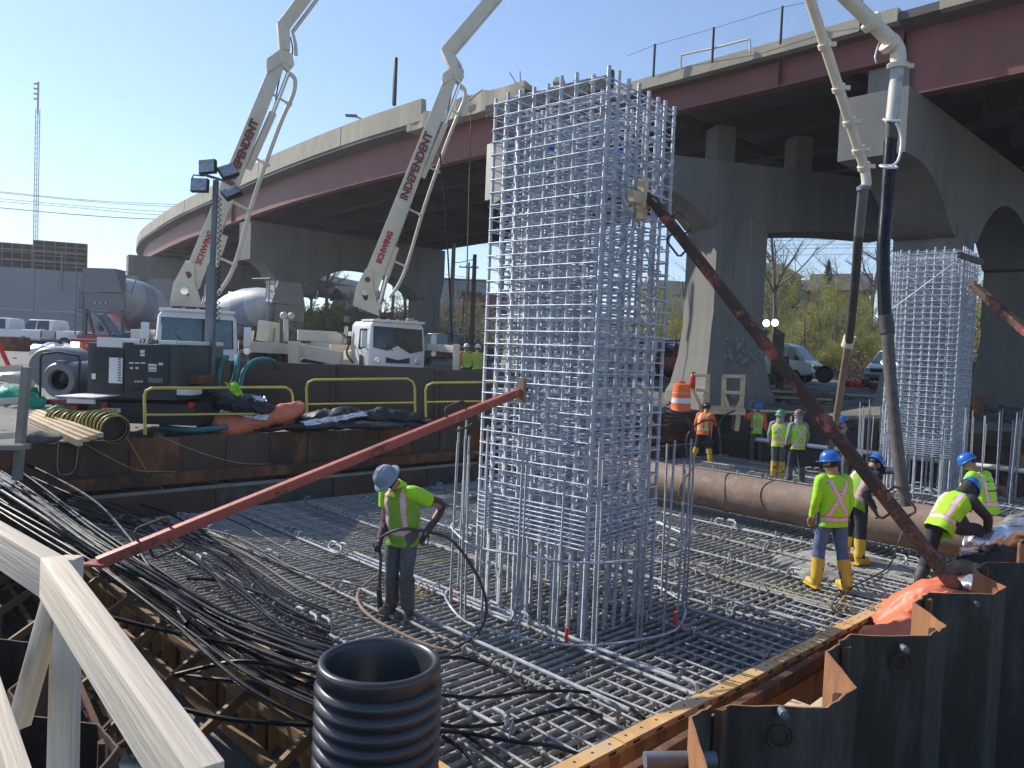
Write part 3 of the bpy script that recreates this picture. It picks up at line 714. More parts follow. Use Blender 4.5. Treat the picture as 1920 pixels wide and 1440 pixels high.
# ============================================================ THE EXCAVATION
def sheet_wall(name, label, a_start, count, bmid, ztop, zbot, along='a', mtl=None, amp=.33, flip=1, jitter=.03):
    """Z sheet piles: each pile an object; runs along DA (or DB) with trapezoidal waves"""
    P1 = .74; fl = .18; web = P1-2*fl
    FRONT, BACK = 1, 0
    dA, dBb = (DA, DB) if along == 'a' else (DB, DA)
    org = XY(0, 0)
    o0 = dA*a_start + dBb*bmid
    t = thing(name, label, 'sheet pile wall', (o0.x, o0.y, 0))
    for k in range(count):
        u0 = a_start + k*P1; s = 1 if k % 2 == 0 else -1
        zt = ztop + R.uniform(-jitter, jitter); th = .013
        line = [(u0, -s*amp/2), (u0+fl, -s*amp/2), (u0+fl+web, s*amp/2), (u0+P1, s*amp/2)]
        mb = MB(); off = []
        for i, (u, w) in enumerate(line):
            p0 = line[max(i-1, 0)]; p1 = line[min(i+1, 3)]; d = V((p1[0]-p0[0], p1[1]-p0[1])).normalized(); off.append(V((-d.y, d.x))*th/2)
        front = [V((u, w))+o for (u, w), o in zip(line, off)]; back = [V((u, w))-o for (u, w), o in zip(line, off)]
        # ragged, torch-cut top edge
        sub = []
        def refine(L_): 
            out = []
            for i in range(3):
                for q in range(4): out.append(L_[i].lerp(L_[i+1], q/4))
            out.append(L_[3]); return out
        fr, bk = refine(front), refine(back); n_ = len(fr); zs = [zt + R.uniform(-.006, .006) for _ in fr]
        for L_ in (fr, bk):
            for q, z_ in zip(L_, zs):
                w = dA*q.x + dBb*(bmid+q.y); mb.v.append((w.x, w.y, z_))
            for q in L_:
                w = dA*q.x + dBb*(bmid+q.y); mb.v.append((w.x, w.y, zbot))
        F = lambda L_, b_, i: L_*2*n_ + b_*n_ + i
        for i in range(n_-1):
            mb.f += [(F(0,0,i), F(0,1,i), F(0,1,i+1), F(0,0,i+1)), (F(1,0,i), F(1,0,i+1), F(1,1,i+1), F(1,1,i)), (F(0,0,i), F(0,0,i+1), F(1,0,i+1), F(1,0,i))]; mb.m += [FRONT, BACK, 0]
        mb.f += [(F(0,0,0), F(1,0,0), F(1,1,0), F(0,1,0)), (F(0,0,n_-1), F(0,1,n_-1), F(1,1,n_-1), F(1,0,n_-1))]; mb.m += [0, 0]
        o = mb.build('sheet_pile', [mtl or M['sheet'], mtl or M['sheetdark']], t, smooth=False)  # outer faces take the shade-darkened steel
        # interlock knuckle at the joint
        wj = dA*(u0+P1) + dBb*(bmid+s*amp/2)
        hook = [wj + dBb*(-s*.02), wj + dBb*(-s*.055) + dA*.015, wj + dBb*(-s*.06) + dA*.05, wj + dBb*(-s*.03) + dA*.07, wj+dA*.03 + dBb*(-s*.028)]
        MB().prism([p+UP*(zt-.01) for p in hook], (0, 0, zbot-zt+.02)).build('interlock', [mtl or M['rust']], o, smooth=False)
    return t
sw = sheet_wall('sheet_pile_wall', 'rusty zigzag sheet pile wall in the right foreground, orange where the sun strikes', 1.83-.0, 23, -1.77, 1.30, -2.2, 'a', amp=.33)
# stubs and a lifting hole on the near faces
for (px, py, Y) in ((1463, 1330, 3.83), (1690, 1212, 4.84), (1823, 1128, 5.9)):
    p = atY(px, py, Y)
    MB().cyl(p+V((0, -.03, 0)), .022, .07, (0, 1, 0), 12).cyl(p+V((0, -.065, 0)), .014, .012, (0, 1, 0), 10).build('pipe_stub', [M['midgrey']], sw)
for (px, py, Y) in ((1461, 1380, 3.82), (1687, 1242, 4.84), (1820, 1168, 5.9)):
    p = atY(px, py, Y); MB().lathe([(.045, -.004), (.052, .006), (.06, .006), (.065, -.004)], p+V((0, -.008, 0)), (0, 1, 0), 20).build('plugged_hole_rim', [M['rustdark']], sw)
tag(MB().cyl(atY(1275, 1425, 3.55), .04, .34, (1, .1, 0), 14).build('pipe_stub', [M['midgrey']]), 'short grey pipe stub poking out beside the rusty sheet wall at the bottom edge', 'pipe stub')
lw = sheet_wall('sheet_pile_wall', 'dark sheet pile wall at lower left seen under the white timber rail', -14.2, 17, 1.22, .78, -2.2, 'b', M['rustdark'], amp=.3)
# far outer wall (b ~ -14.2): flat sheets with interlock lines and waler
fo = thing('sheet_pile_wall', 'dark rusty sheet wall along the far side of the pit below the yellow guardrails', 'sheet pile wall', XY(2, -14.25))
for k in range(30):
    a0 = -1.5 + k*.86; zt = 1.26 + R.uniform(-.03, .03)
    if a0 > 22.8: break
    mt = M['rust'] if k % 3 == 1 else M['rustdark']
    MB().box(XY(a0+.43, -14.2+(.03 if k % 2 else 0), (zt-1.5)/2), (.85, .05, zt+1.5), atan2(DA.y, DA.x)).build('sheet_pile', [mt], fo, smooth=False)
    MB().tube([XY(a0, -14.16, zt-.03), XY(a0, -14.16, -1.0)], .035, 6).build('interlock', [mt], fo)
for (u0, u1, z, w, h) in ((1.6, 23, .62, .34, .06), (1.6, 23, .56, .03, .2)):
    MB().box(XY((u0+u1)/2, -13.98 + (.15 if h > .1 else 0), z), (u1-u0, w, h), atan2(DA.y, DA.x)).build('waler', [M['rust']], fo, smooth=False)
for k in range(0):
    p = XY(3.9+k*4.2, -13.95, .74); MB().sphere(p, (.22+.1*R.random(), .12, .06), 8, rot=Matrix.Rotation(atan2(DA.y, DA.x), 3, 'Z')).build('dirt_lump', [M['cement']], fo)
ff = thing('far_formwork', 'low dark plywood formwork with pale top edge along the far side of the mat', 'formwork', XY(3, -13.62))
for k in range(8):
    a0 = 3.4 + k*2.4
    MB().box(XY(a0+1.2, -13.62, -.1), (2.38, .06, .92), atan2(DA.y, DA.x)).build('form_panel', [M['formply'] if k % 2 else M['rustdark']], ff, smooth=False)
    MB().box(XY(a0+1.2, -13.63, .385), (2.39, .10, .045), atan2(DA.y, DA.x)).build('top_rail', [M['woodgrey']], ff, smooth=False)
# wall at the far right end of the pit (a ~ 22.6)
fe = thing('end_wall', 'dark stained steel wall closing the pit behind the far workers', 'sheet pile wall', XY(22.7, -9))
for k in range(9):
    b0_ = -13.7 + k*1.25
    MB().box(XY(22.75, b0_+.62, -.1), (1.23, .06, 1.6), atan2(DB.y, DB.x)).build('wall_plate', [M['rustdark'] if k % 2 else M['brownplate']], fe, smooth=False)
MB().tube([XY(22.62, -12.2, .62), XY(22.62, -2.6, .62)], .07, 10).build('pale_pipe', [M['whitepaint']], fe)
for k in range(7): MB().tube([XY(22.6, -11+k*1.2, .66), XY(22.58, -11.05+k*1.2, .82)], .02, 6).build('pipe_tie', [M['redtag']], fe)
sp2 = thing('upper_sheet_piles', 'row of dark brown sheet piles standing behind the far workers', 'sheet pile wall', XY(24.0, -9))
for k in range(16):
    b0_ = -13.4+k*.7; MB().box(XY(23.9+(.14 if k % 2 else 0), b0_, .2), (.68, .04, 2.5+R.uniform(-.2, .1)), atan2(DB.y, DB.x)).build('sheet_pile', [M['rustdark']], sp2, smooth=False)

# yellow steel forms: right (along A at b=-3.57) and left (along B at a=3.45)
def form_panels(label, p_start, d, out, n, L=1.2, zt=.10, zb=-1.15):
    t = thing('steel_form', label, 'formwork', p_start)
    ang = atan2(d.y, d.x)
    def panel():
        mb = MB()
        mb.box((L/2, -.004, (zt+zb)/2), (L-.012, .008, zt-zb))
        mb.box((L/2, -.068, zt-.004), (L-.012, .125, .009)); mb.box((L/2, -.055, zb), (L-.012, .095, .009))
        mb.box((L/2, -.128, zt-.03), (L-.012, .008, .045))
        for k in range(5): mb.box((.01+(L-.02)*k/4, -.055, (zt+zb)/2), (.008, .09, zt-zb-.02))
        for k in range(1, 4): mb.box((L/2, -.05, zt+(zb-zt)*k/4), (L-.03, .06, .007))
        return mb.mesh('form_panel', M['formyel'], smooth=False)
    me = panel()
    holes = MB()
    for k in range(6): holes.cyl((.1+.2*k, -.06, zt+.0015), .012, .001, n=10)
    hm = holes.mesh('pin_hole', M['blackmetal'])
    slots = MB()
    for k in range(4): slots.box((.15+.3*k, -.1325, zt-.03), (.09, .001, .022))
    sm = slots.mesh('pin_slot', M['blackmetal'])
    # orientation: local -y must point outwards
    yv = -out; Mx = Matrix((d, yv, UP)).transposed(); q = Mx.to_quaternion()
    flip = Mx.determinant() < 0
    if flip: Mx = Matrix((-d, yv, UP)).transposed(); q = Mx.to_quaternion()
    for k in range(n):
        p = p_start + d*(L*k + (L if flip else 0)) + UP*R.uniform(-.008, .008) + out*R.uniform(-.006, .006)
        o = place(me, 'form_panel', t, p, q)
        for mm, nm in ((hm, 'pin_hole'), (sm, 'pin_slot')):
            c = bpy.data.objects.new(nm, mm); COL.objects.link(c); c.parent = o; c['kind'] = 'stuff'
    return t
f1 = form_panels('yellow steel form edging the right side of the rebar mat', XY(3.45, -3.55), DA, DB, 14)
f2 = form_panels('yellow steel form edging the left side of the rebar mat under the black cables', XY(3.43, -3.5), -DB, -DA, 9)
MB().beam(XY(4.8, -3.30, -.02), XY(9.0, -3.30, -.02), .09, .09).build('waler_beam', [M['rust']], f1, smooth=False)
MB().beam(XY(9.1, -3.30, -.02), XY(15, -3.30, -.02), .09, .09).build('waler_beam', [M['rust']], f1, smooth=False)
for k in range(9):      # walers and raking struts outside the left form
    p = XY(3.32, -4.4-k*1.1)
    MB().beam(p+UP*-.1, p-DA*1.2+UP*-.85, .05, .09).build('raking_strut', [M['formbrown']], f2, smooth=False)
    MB().beam(p+UP*.0, p+UP*-1.15, .08, .1).build('strongback', [M['formbrown']], f2, smooth=False)
    MB().box(p-DA*.08+UP*-.12, (.16, .1, .06), R.random()).build('clamp', [M['midgrey']], f2, bevel=.01)
for z in (-.28, -.75): MB().beam(XY(3.22, -3.4, z), XY(3.22, -13.4, z), .08, .1).build('waler_beam', [M['formbrown']], f2, smooth=False)

# loose lumber in the gap by the right form
lm = None
for k in range(5):
    a0 = 4.55+.22*k; o = MB().beam(XY(a0+.1, -2.86+.155*k, .03+.012*k), XY(a0+1.9, -2.90+.155*k, .07+.01*k), .15, .045, 0).build('board', [M['woodnew']], bevel=.004)
    tag(o, 'pale lumber board lying between the right form and the sheet piles', 'board', 'boards between form and sheet piles')
tag(MB().beam(XY(4.3, -3.17, .06), XY(7.6, -3.22, .10), .07, .12).build('steel_beam', [M['rust']], smooth=False, bevel=.006), 'rusty steel beam lying just outside the yellow form at right', 'beam')

# ---------------------------------------------------------------- rebar mat
mat_t = thing('rebar_mat', 'huge mat of cement-splashed reinforcing bars covering the pit floor', 'rebar mat', XY(12, -8.5))
A0_, A1_, B0_, B1_ = 3.52, 22.4, -13.45, -3.66
nb = 0
b = B0_+.06
top_me = barmesh(A1_-A0_, .0215, M['bar'], 8)
while b < B1_ and nb < 90:
    j = R.uniform(-.012, .012)
    o = place(top_me, 'top_bar', mat_t, XY((A0_+A1_)/2+R.uniform(-.03, .03), b+j, R.uniform(-.006, .004)-.0225), barquat(DA + DB*R.uniform(-.0012, .0012)))
    b += .118; nb += 1
b_me = barmesh(B1_-B0_, .0215, M['barlow'], 8)
a = A0_+.1; k = 0
while a < A1_ and k < 90:
    place(b_me, 'cross_bar', mat_t, XY(a+R.uniform(-.01, .01), (B0_+B1_)/2, -.067-R.uniform(0, .004)), barquat(DB + DA*R.uniform(-.002, .002)))
    a += .21; k += 1
deep = MB()
b = B0_+.1
while b < B1_:
    deep.tube([XY(A0_, b, -.19), XY(A1_, b, -.19)], .02, 6); b += .16
a = A0_+.15
while a < A1_:
    deep.tube([XY(a, B0_, -.25), XY(a, B1_, -.25)], .02, 6); a += .21
b = B0_+.15
while b < B1_: deep.tube([XY(A0_, b, -.42), XY(A1_, b, -.42)], .02, 5); b += .3
deep.build('lower_bars', [M['barlow']], mat_t)['kind'] = 'stuff'
# concrete already placed under the upper layers
cc = MB(); n_ = 90
for i in range(n_+1):
    for j in range(n_+1):
        a = A0_+(A1_-A0_)*i/n_; b = B0_+(B1_-B0_)*j/n_
        cc.v.append(tuple(XY(a, b, -.33+.07*noise.noise(V((a*.8, b*.8, 3)))+.03*noise.noise(V((a*4, b*4, 6))))))
for i in range(n_):
    for j in range(n_):
        q = i*(n_+1)+j; cc.f.append((q, q+1, q+n_+2, q+n_+1)); cc.m.append(0)
o = cc.build('fresh_concrete', [M['cement']]); o['kind'] = 'structure'
# stirrup legs standing in the mat (short hooks showing through the gaps)
hk = MB()   # sparse
for i in range(1400):
    a = R.uniform(A0_, A1_); b = R.uniform(B0_, B1_)
    if R.random() < .6: a = A0_ + (A1_-A0_)*R.random()**1.7; 
    hk.tube([XY(a, b, -.3), XY(a, b, .01)], .008, 4)
hk.build('upright_ties', [M['barlow']], mat_t)['kind'] = 'stuff'
# hooked support bars on top, laid along B in staggered lengths
cnt = 0
for i, a in enumerate([4.15, 5.0, 5.95, 7.35, 8.35, 9.5, 10.5, 11.6, 12.6, 14.3, 15.4, 16.6, 17.8, 19.0, 20.2, 21.4]):
    b = B0_ + .1 + R.uniform(0, .8)
    while b < B1_-1.0:
        L = R.choice([2.6, 3.2, 3.8]); L = min(L, B1_-b-.05)
        me = barmesh(round(L, 1), .019, M['bar' if i % 2 else 'galv'], 8, True, .06)
        q = barquat(DB + DA*R.uniform(-.02, .02)) @ Matrix.Rotation(R.uniform(-.5, .5), 4, 'X').to_quaternion()
        place(me, 'hooked_bar', mat_t, XY(a+R.uniform(-.05, .05), b+L/2, .0185), q); cnt += 1
        if R.random() < .35: place(me, 'hooked_bar', mat_t, XY(a+.075, b+L/2+.2, .0185), barquat(DB+DA*R.uniform(-.01, .01))); cnt += 1
        b += L - .3
# little upright loops tied along the support bars
lp_me = MB().tube([V((-.055, 0, -.03)), V((-.05, 0, .03))]+[V((-.05*cos(q*pi/6), 0, .03+.05*sin(q*pi/6))) for q in range(1, 6)]+[V((.05, 0, .03)), V((.055, 0, -.03))], .0105, 6).mesh('tie_loop', M['galv'])
for i in range(190):
    a = R.choice([4.15, 5.0, 5.95, 7.35, 8.35, 9.5, 10.5, 11.6, 12.6, 14.3, 15.4, 16.6, 17.8, 19.0]); b = R.uniform(B0_+.3, B1_-.3)
    place(lp_me, 'tie_loop', mat_t, XY(a+R.uniform(-.06, .06), b, .03), Matrix.Rotation(radians(44)+R.uniform(-.9, .9), 4, 'Z').to_quaternion())
# main long galvanised line near the cage
for (a, b0_, b1_) in ((6.05, -9.4, -3.9), (5.2, -8.3, -3.8), (7.9, -5.0, -3.8), (8.6, -9.8, -4.0)):
    L = b1_-b0_; place(barmesh(round(L, 1), .022, M['galv'], 8), 'long_bar', mat_t, XY(a, (b0_+b1_)/2, .058), barquat(DB))
# edge bars poking beyond the form at right: tied short bars
for i in range(70):
    a = 3.8 + i*.2; place(barmesh(.8, .012, M['galv'], 6), 'edge_tie_bar', mat_t, XY(a+R.uniform(-.02, .02), B1_-.36+R.uniform(-.03, .03), .012), barquat(DB+DA*R.uniform(-.06, .06)))
# cement splashes caught on the bars
sp = MB(); 
for i in range(5200):
    a = A0_+.1+(A1_-A0_-.4)*R.random()**1.5; b = R.uniform(B0_+.1, B1_-.1)
    dns = noise.noise(V((a*.55, b*.55, 5)))
    if R.random() > .42+dns*1.3: continue
    b = B0_+.06+.118*round((b-B0_-.06)/.118) + R.uniform(-.012, .012)
    s = R.uniform(.008, .022); p = XY(a, b, .0+R.uniform(-.004, .006))
    sp.sphere(p, (s*R.uniform(1, 2.4), s*R.uniform(.7, 1.2), s*R.uniform(.5, .9)), 6, rot=Matrix.Rotation(radians(44)+R.uniform(-.4, .4), 3, 'Z'))
for i in range(700):
    a = R.choice([4.15, 5.0, 5.95, 7.35, 8.35, 9.5, 10.5, 11.6])+R.uniform(-.05, .05); b = R.uniform(B0_, B1_)
    s = R.uniform(.01, .024); sp.sphere(XY(a, b, .035+R.uniform(-.01, .01)), (s*1.2, s*1.5, s*.8), 6)
sp = sp.build('cement_splashes', [M['cement']]); tag(sp, 'grey cement lumps splashed over the reinforcing bars', 'cement'); sp['kind'] = 'stuff'
# fresh concrete heaped between the bars under the hanging hoses
def heap(label, ca_, cb_, ra, rb, h, n=46, z0=-.03, mtl='cement', rag=.5, seed=0):
    mb = MB()
    for i in range(n+1):
        for j in range(n+1):
            u, v = i/n*2-1, j/n*2-1; r_ = sqrt(u*u+v*v)
            e = 1-r_ + rag*noise.noise(V((u*2.2+seed, v*2.2, 1))) 
            z = z0 - .12 + (.12+h*(.6+.8*noise.noise(V((u*3+seed, v*3, 7)))))*max(0, min(1, e*1.6)) + .02*noise.noise(V((u*14, v*14, seed)))
            p = XY(ca_+u*ra, cb_+v*rb, z); mb.v.append(tuple(p))
    for i in range(n):
        for j in range(n):
            q = i*(n+1)+j; mb.f.append((q, q+1, q+n+2, q+n+1)); mb.m.append(0)
    o = mb.build('wet_concrete', [M[mtl]]); tag(o, label, 'concrete'); o['kind'] = 'stuff'; return o
heap('freshly poured grey concrete pooled among the bars beyond the yellow boots', 12.0, -5.0, 2.0, 1.3, .10, seed=1)
heap('wet cement smeared over the bars left of the front worker', 5.4, -9.6, 1.2, 2.3, .03, z0=-.05, seed=4)
heap('pale dry cement crust on the far edge beneath the grey mound', 13.4, -13.0, 2.2, .7, .12, seed=9, z0=.0)

# ---------------------------------------------------------------- rebar column cage
def make_cage(label, loc, rz):
    t = thing('rebar_cage', label, 'rebar cage', loc, local=True, rz=rz)
    WX, WY, H = .80, .70, 5.93        # half widths
    up_me = {}
    def upright(x, y, top, zb=-.1):
        L = round(top-zb, 1)
        if L not in up_me:
            up_me[L] = MB().tube([(0, 0, 0), (0, 0, L)], .0225, 8).mesh('upright_bar', M['galvz'])
        o = bpy.data.objects.new('upright_bar', up_me[L]); COL.objects.link(o); o.parent = t
        o.location = (x, y, top-L); o.rotation_euler = (R.uniform(-.002, .002), R.uniform(-.002, .002), R.uniform(0, 6))
    nx, ny = 9, 8
    for i in range(nx):
        x = -WX + 2*WX*i/(nx-1)
        for s in (-1, 1): upright(x, s*WY, H+.1+R.uniform(-.02, .06))
    for j in range(1, ny-1):
        y = -WY + 2*WY*j/(ny-1)
        for s in (-1, 1): upright(s*WX, y, H+.1+R.uniform(-.02, .06))
    for i in range(1, nx-1, 2):            # inner layer
        x = -WX + 2*WX*i/(nx-1)+.05
        for s in (-1, 1): upright(x, s*(WY-.14), H-.3+R.uniform(-.1, .3))
    for j in range(1, ny-1, 2):
        y = -WY + 2*WY*j/(ny-1)+.05
        for s in (-1, 1): upright(s*(WX-.14), y, H-.3+R.uniform(-.1, .3))
    for x, y in ((-.3, -.25), (.3, -.2), (-.25, .3), (.3, .28)): upright(x, y, H-.7)
    r = .0085
    def ring(wx, wy):
        c = .04; pts = [(-wx+c, -wy), (wx-c, -wy), (wx, -wy+c), (wx, wy-c), (wx-c, wy), (-wx+c, wy), (-wx, wy-c), (-wx, -wy+c), (-wx+c, -wy), (-wx+.12, -wy+.1)]
        return MB().tube([(x, y, 0) for x, y in pts], r, 6).mesh('hoop', M['galvt'])
    hoop = ring(WX+.03, WY+.03); hoop2 = ring(WX-.13, WY-.02); hoop3 = ring(WX-.02, WY-.13)
    tie_x = MB().tube([(-WX-.03, 0, -.05), (-WX-.04, 0, 0), (WX+.04, 0, 0), (WX+.03, 0, -.05)], r, 5).mesh('cross_tie', M['galvt'])
    tie_y = MB().tube([(0, -WY-.03, -.05), (0, -WY-.04, 0), (0, WY+.04, 0), (0, WY+.03, -.05)], r, 5).mesh('cross_tie', M['galvt'])
    zs = [.93+.052*k for k in range(9)]
    z = zs[-1]
    while z < 5.8: z += .148; zs.append(z)
    rest = MB()
    def put(me, name, z, x=0, y=0):
        o = bpy.data.objects.new(name, me); COL.objects.link(o); o.parent = t; o.location = (x, y, z)
        o.rotation_euler = (R.uniform(-.004, .004), R.uniform(-.004, .004), R.choice([0, pi]) if name == 'hoop' else 0)
    for k, z in enumerate(zs):
        put(hoop, 'hoop', z); 
        put(hoop2 if k % 2 else hoop3, 'inner_hoop', z+.05)
        for y in (-.5, -.3, -.1, .1, .3, .5): 
            if (k % 2) == 0 or abs(y) < .4: put(tie_x, 'cross_tie', z+.03+R.uniform(-.012, .012), 0, y+R.uniform(-.02, .02))
        for x in (-.6, -.4, -.2, 0, .2, .4, .6):
            z2 = z-.03+R.uniform(-.012, .012)
            if k % 2 or abs(x) in (.2, .6): rest.tube([(x, -WY-.04, z2), (x+R.uniform(-.02, .02), WY+.04, z2)], r, 5)
    o = rest.build('cross_ties', [M['galvt']], t); o['kind'] = 'stuff'
    # loose tie-wire tails
    tw_ = MB()
    for i in range(420):
        s = R.choice([0, 1, 2, 3]); z = R.choice(zs)+R.uniform(-.02, .02)
        if s == 0: p = V((R.choice([-WX+2*WX*q/8 for q in range(9)]), -WY-.04, z)); d = V((R.uniform(-1, 1), -1, R.uniform(-1, 1)))
        elif s == 1: p = V((R.choice([-WX+2*WX*q/8 for q in range(9)]), WY+.04, z)); d = V((R.uniform(-1, 1), 1, R.uniform(-1, 1)))
        else: sg = 1 if s == 2 else -1; p = V((sg*(WX+.04), R.choice([-WY+2*WY*q/7 for q in range(8)]), z)); d = V((sg, R.uniform(-1, 1), R.uniform(-1, 1)))
        tw_.tube([p, p+d.normalized()*R.uniform(.02, .07)], .0025, 3, cap=False)
    tw_.build('tie_wire', [M['galvt']], t)['kind'] = 'stuff'
    return t
cage1 = make_cage('tall near galvanised rebar column cage with a red brace on each side', (.725, 9.215, 0), radians(49-90))
# diagonal stiffening bars and top plank belong to this cage
def loc1(p): return cage1.matrix_world.inverted() @ V(p)
bpy.context.view_layer.update()
def cage_part(mb, name, mt):
    o = bpy.data.objects.new(name, mb.mesh(name, mt)); COL.objects.link(o); o.parent = cage1; return o
def cl(px, py, Y): return loc1(atY(px, py, Y))
WXf = .86
def on_right(px, py):       # point on the cage face that looks to the right (local +x... face WX)
    d = ray(px, py); n = (cage1.matrix_world.to_3x3() @ V((1, 0, 0))); c = V(cage1.location) + n*WXf
    return EYE + d*((c-EYE).dot(n)/d.dot(n))
def on_left(px, py):        # face that looks to the left / camera (local -y)
    d = ray(px, py); n = (cage1.matrix_world.to_3x3() @ V((0, -1, 0))); c = V(cage1.location) + n*.76
    return EYE + d*((c-EYE).dot(n)/d.dot(n))
for (x0, y0, x1, y1) in ((1130, 275, 1230, 520), (1262, 300, 1140, 510)):
    cage_part(MB().tube([loc1(on_right(x0, y0)), loc1(on_right(x1, y1))], .012, 6), 'diagonal_bar', M['galvt'])
pk0, pk1 = atY(912, 211, 9.75), atY(1148, 152, 8.62)
cage_part(MB().beam(loc1(pk0), loc1(pk1), .05, .15), 'top_plank', M['woodold'])
cage_part(MB().box(loc1(atY(1146, 148, 8.6)), (.06, .12, .16), .5), 'plank_end', M['woodold'])
for (px, py, s) in ((1110, 257, .05), (1034, 279, .045), (1168, 279, .05)):
    cage_part(MB().sphere(cl(px, py, 8.9), (s, s, s*.6), 8), 'blue_tape', mat('blue_tape', (.01, .15, .8), .5))
# clamps where the braces meet the cage
pr_ = on_right(1197, 375); nR = cage1.matrix_world.to_3x3() @ V((1, 0, 0)); tR = V((-nR.y, nR.x, 0))
cl1 = MB().beam(loc1(pr_+nR*.05+UP*.22), loc1(pr_+nR*.05-UP*.22), .09, .09); cl1.beam(loc1(pr_+nR*.04-tR*.22), loc1(pr_+nR*.04+tR*.12), .07, .12)
cl1.beam(loc1(pr_+nR*.1+UP*.1), loc1(pr_+nR*.1-UP*.1), .05, .08); cage_part(cl1, 'timber_clamp', M['woodnew'])
pl_ = on_left(982, 735); nL = cage1.matrix_world.to_3x3() @ V((0, -1, 0))
cl2 = MB().beam(loc1(pl_+nL*.04+UP*.16), loc1(pl_+nL*.04-UP*.12), .10, .05); cage_part(cl2, 'clamp_plate', M['pipebrown'])
# second cage: a copy
cage2 = copy_tree(cage1)
for ch in list(cage2.children):
    if ch.name.startswith(('top_plank', 'plank_end', 'blue_tape', 'diagonal_bar', 'clamp_plate', 'timber_clamp')): bpy.data.objects.remove(ch)
cage2.location = (10.62, 19.65, 0); cage2.rotation_euler = (0, 0, radians(46-90))
tag(cage2, 'smaller-looking far rebar column cage at right, in front of the nearest bridge pier', 'rebar cage')
bpy.context.view_layer.update()
def c2(mb, name, mt): o = bpy.data.objects.new(name, mb.mesh(name, mt)); COL.objects.link(o); o.parent = cage2
L2 = lambda px, py, Y: cage2.matrix_world.inverted() @ atY(px, py, Y)
c2(MB().tube([L2(1672, 580, 18.9), L2(1800, 485, 18.1)], .014, 6), 'diagonal_bar', M['galvt'])
c2(MB().tube([L2(1680, 500, 18.9), L2(1798, 590, 18.1)], .014, 6), 'diagonal_bar', M['galvt'])
c2(MB().beam(L2(1797, 477, 18.15), L2(1842, 492, 19.1), .06, .14), 'top_plank', M['woodold'])
c2(MB().box(L2(1824, 533, 18.5), (.12, .3, .12)), 'clamp_plate', M['pipebrown'])

# ring of dowels round each cage
def dowel_ring(label, c, n, rad, ztop, hoops=True, seed=1):
    t = thing('dowel_ring', label, 'dowel bars', c); RR = random.Random(seed)
    me = {}
    for k in range(n):
        th = 2*pi*(k+.3)/n + RR.uniform(-.05, .05); p = V(c) + V((rad*cos(th), rad*sin(th), 0)); zt = ztop+RR.choice([-.25, -.1, 0, .05, .1])
        lean = V((RR.uniform(-.02, .02), RR.uniform(-.02, .02), 1))
        bar(t, p+UP*-.2, p+lean*zt, .0135, M['galv'], 'dowel', 8)
        if RR.random() < .4: q = p + V((.045, .02, 0)); bar(t, q+UP*-.2, q+lean*(zt-.2), .0125, M['galv'], 'dowel', 8)
    if hoops:
        for z, s in ((.9, 1.0), (.055, 1.03)):
            pts = [V(c)+V((rad*s*cos(2*pi*k/48+.4)*(1+.012*sin(k)), rad*s*sin(2*pi*k/48+.4), z+.01*sin(k*.9))) for k in range(51)]
            MB().tube(pts, .0125, 8, cap=False).build('hoop', [M['galvt']], t)
    for (px, py, zz) in ([(846, 1112, .14), (1063, 1192, .14), (1282, 1160, .14)] if hoops else []):
        p = atZ(px, py, zz); p = V(c) + (p-V(c)).normalized()*(rad-.012) ; p.z = zz
        MB().tube([p+UP*-.09, p+UP*.06], .019, 8).build('red_tape', [M['redtag']], t)
    return t
dowel_ring('ring of thin upright dowels with hoops around the tall near cage', (.75, 9.22, 0), 21, 1.4, 2.05)
dowel_ring('ring of thin upright dowels around the far cage at right', (10.75, 19.35, 0), 24, 1.75, 2.15, False, 5)

# ---------------------------------------------------------------- braces and strut pipe
def brace(label, p0, p1, w, mt, handles, hup=UP, name='raking_brace'):
    p0, p1 = V(p0), V(p1); t = thing(name, label, 'brace', p0)
    d = (p1-p0).normalized()
    MB().beam(p0, p1, w, w).build('tube', [mt], t, bevel=.008)
    MB().box(p0, (w*1.8, w*1.8, .02)).build('foot_plate', [mt], t)
    MB().beam(p1-d*.02, p1+d*.12, w*.5, w*.5).build('head_pin', [M['rustdark']], t)
    for f, side in handles:
        c = p0.lerp(p1, f); nrm = (V(hup) - d*V(hup).dot(d)).normalized()*side
        h = [c-d*.13+nrm*w*.4, c-d*.13+nrm*(w*.5+.1), c+d*.13+nrm*(w*.5+.1), c+d*.13+nrm*w*.4]
        h = [h[0], h[0].lerp(h[1], .8), h[1].lerp(h[2], .1), h[1].lerp(h[2], .9), h[3].lerp(h[2], .8), h[3]]
        MB().tube(h, .012, 6).build('handle', [M['rustdark']], t)
    return t
brace('long faded red tube brace running from the left bank up to the near cage', atY(183, 1056, 5.9), pl_ + nL*.08, .088, M['braceorange'], [(.10, 1), (.115, -1), (.80, 1), (.81, -1)])
brace('rusty red tube brace leaning from the near cage down to the sheet piles at right', atY(1795, 1106, 6.35), pr_ + nR*.16, .10, M['bracerust'], [(.19, -1), (.17, 1), (.9, 1), (.87, -1)])
brace('rusty brace running out of frame from the far cage at right', atY(2060, 740, 14.5), atY(1828, 538, 18.4), .16, M['bracerust'], [(.5, 1)])
sp_ = thing('strut_pipe', 'big brown steel strut pipe lying across the pit behind the cages', 'pipe', XY(13.25, -8.5, .55))
P0, P1 = XY(13.45, -14.1, .52), XY(13.15, -1.3, .52)
MB().tube([P0.lerp(P1, k/12) for k in range(13)], .365, 36).build('pipe_body', [M['pipebrown']], sp_)
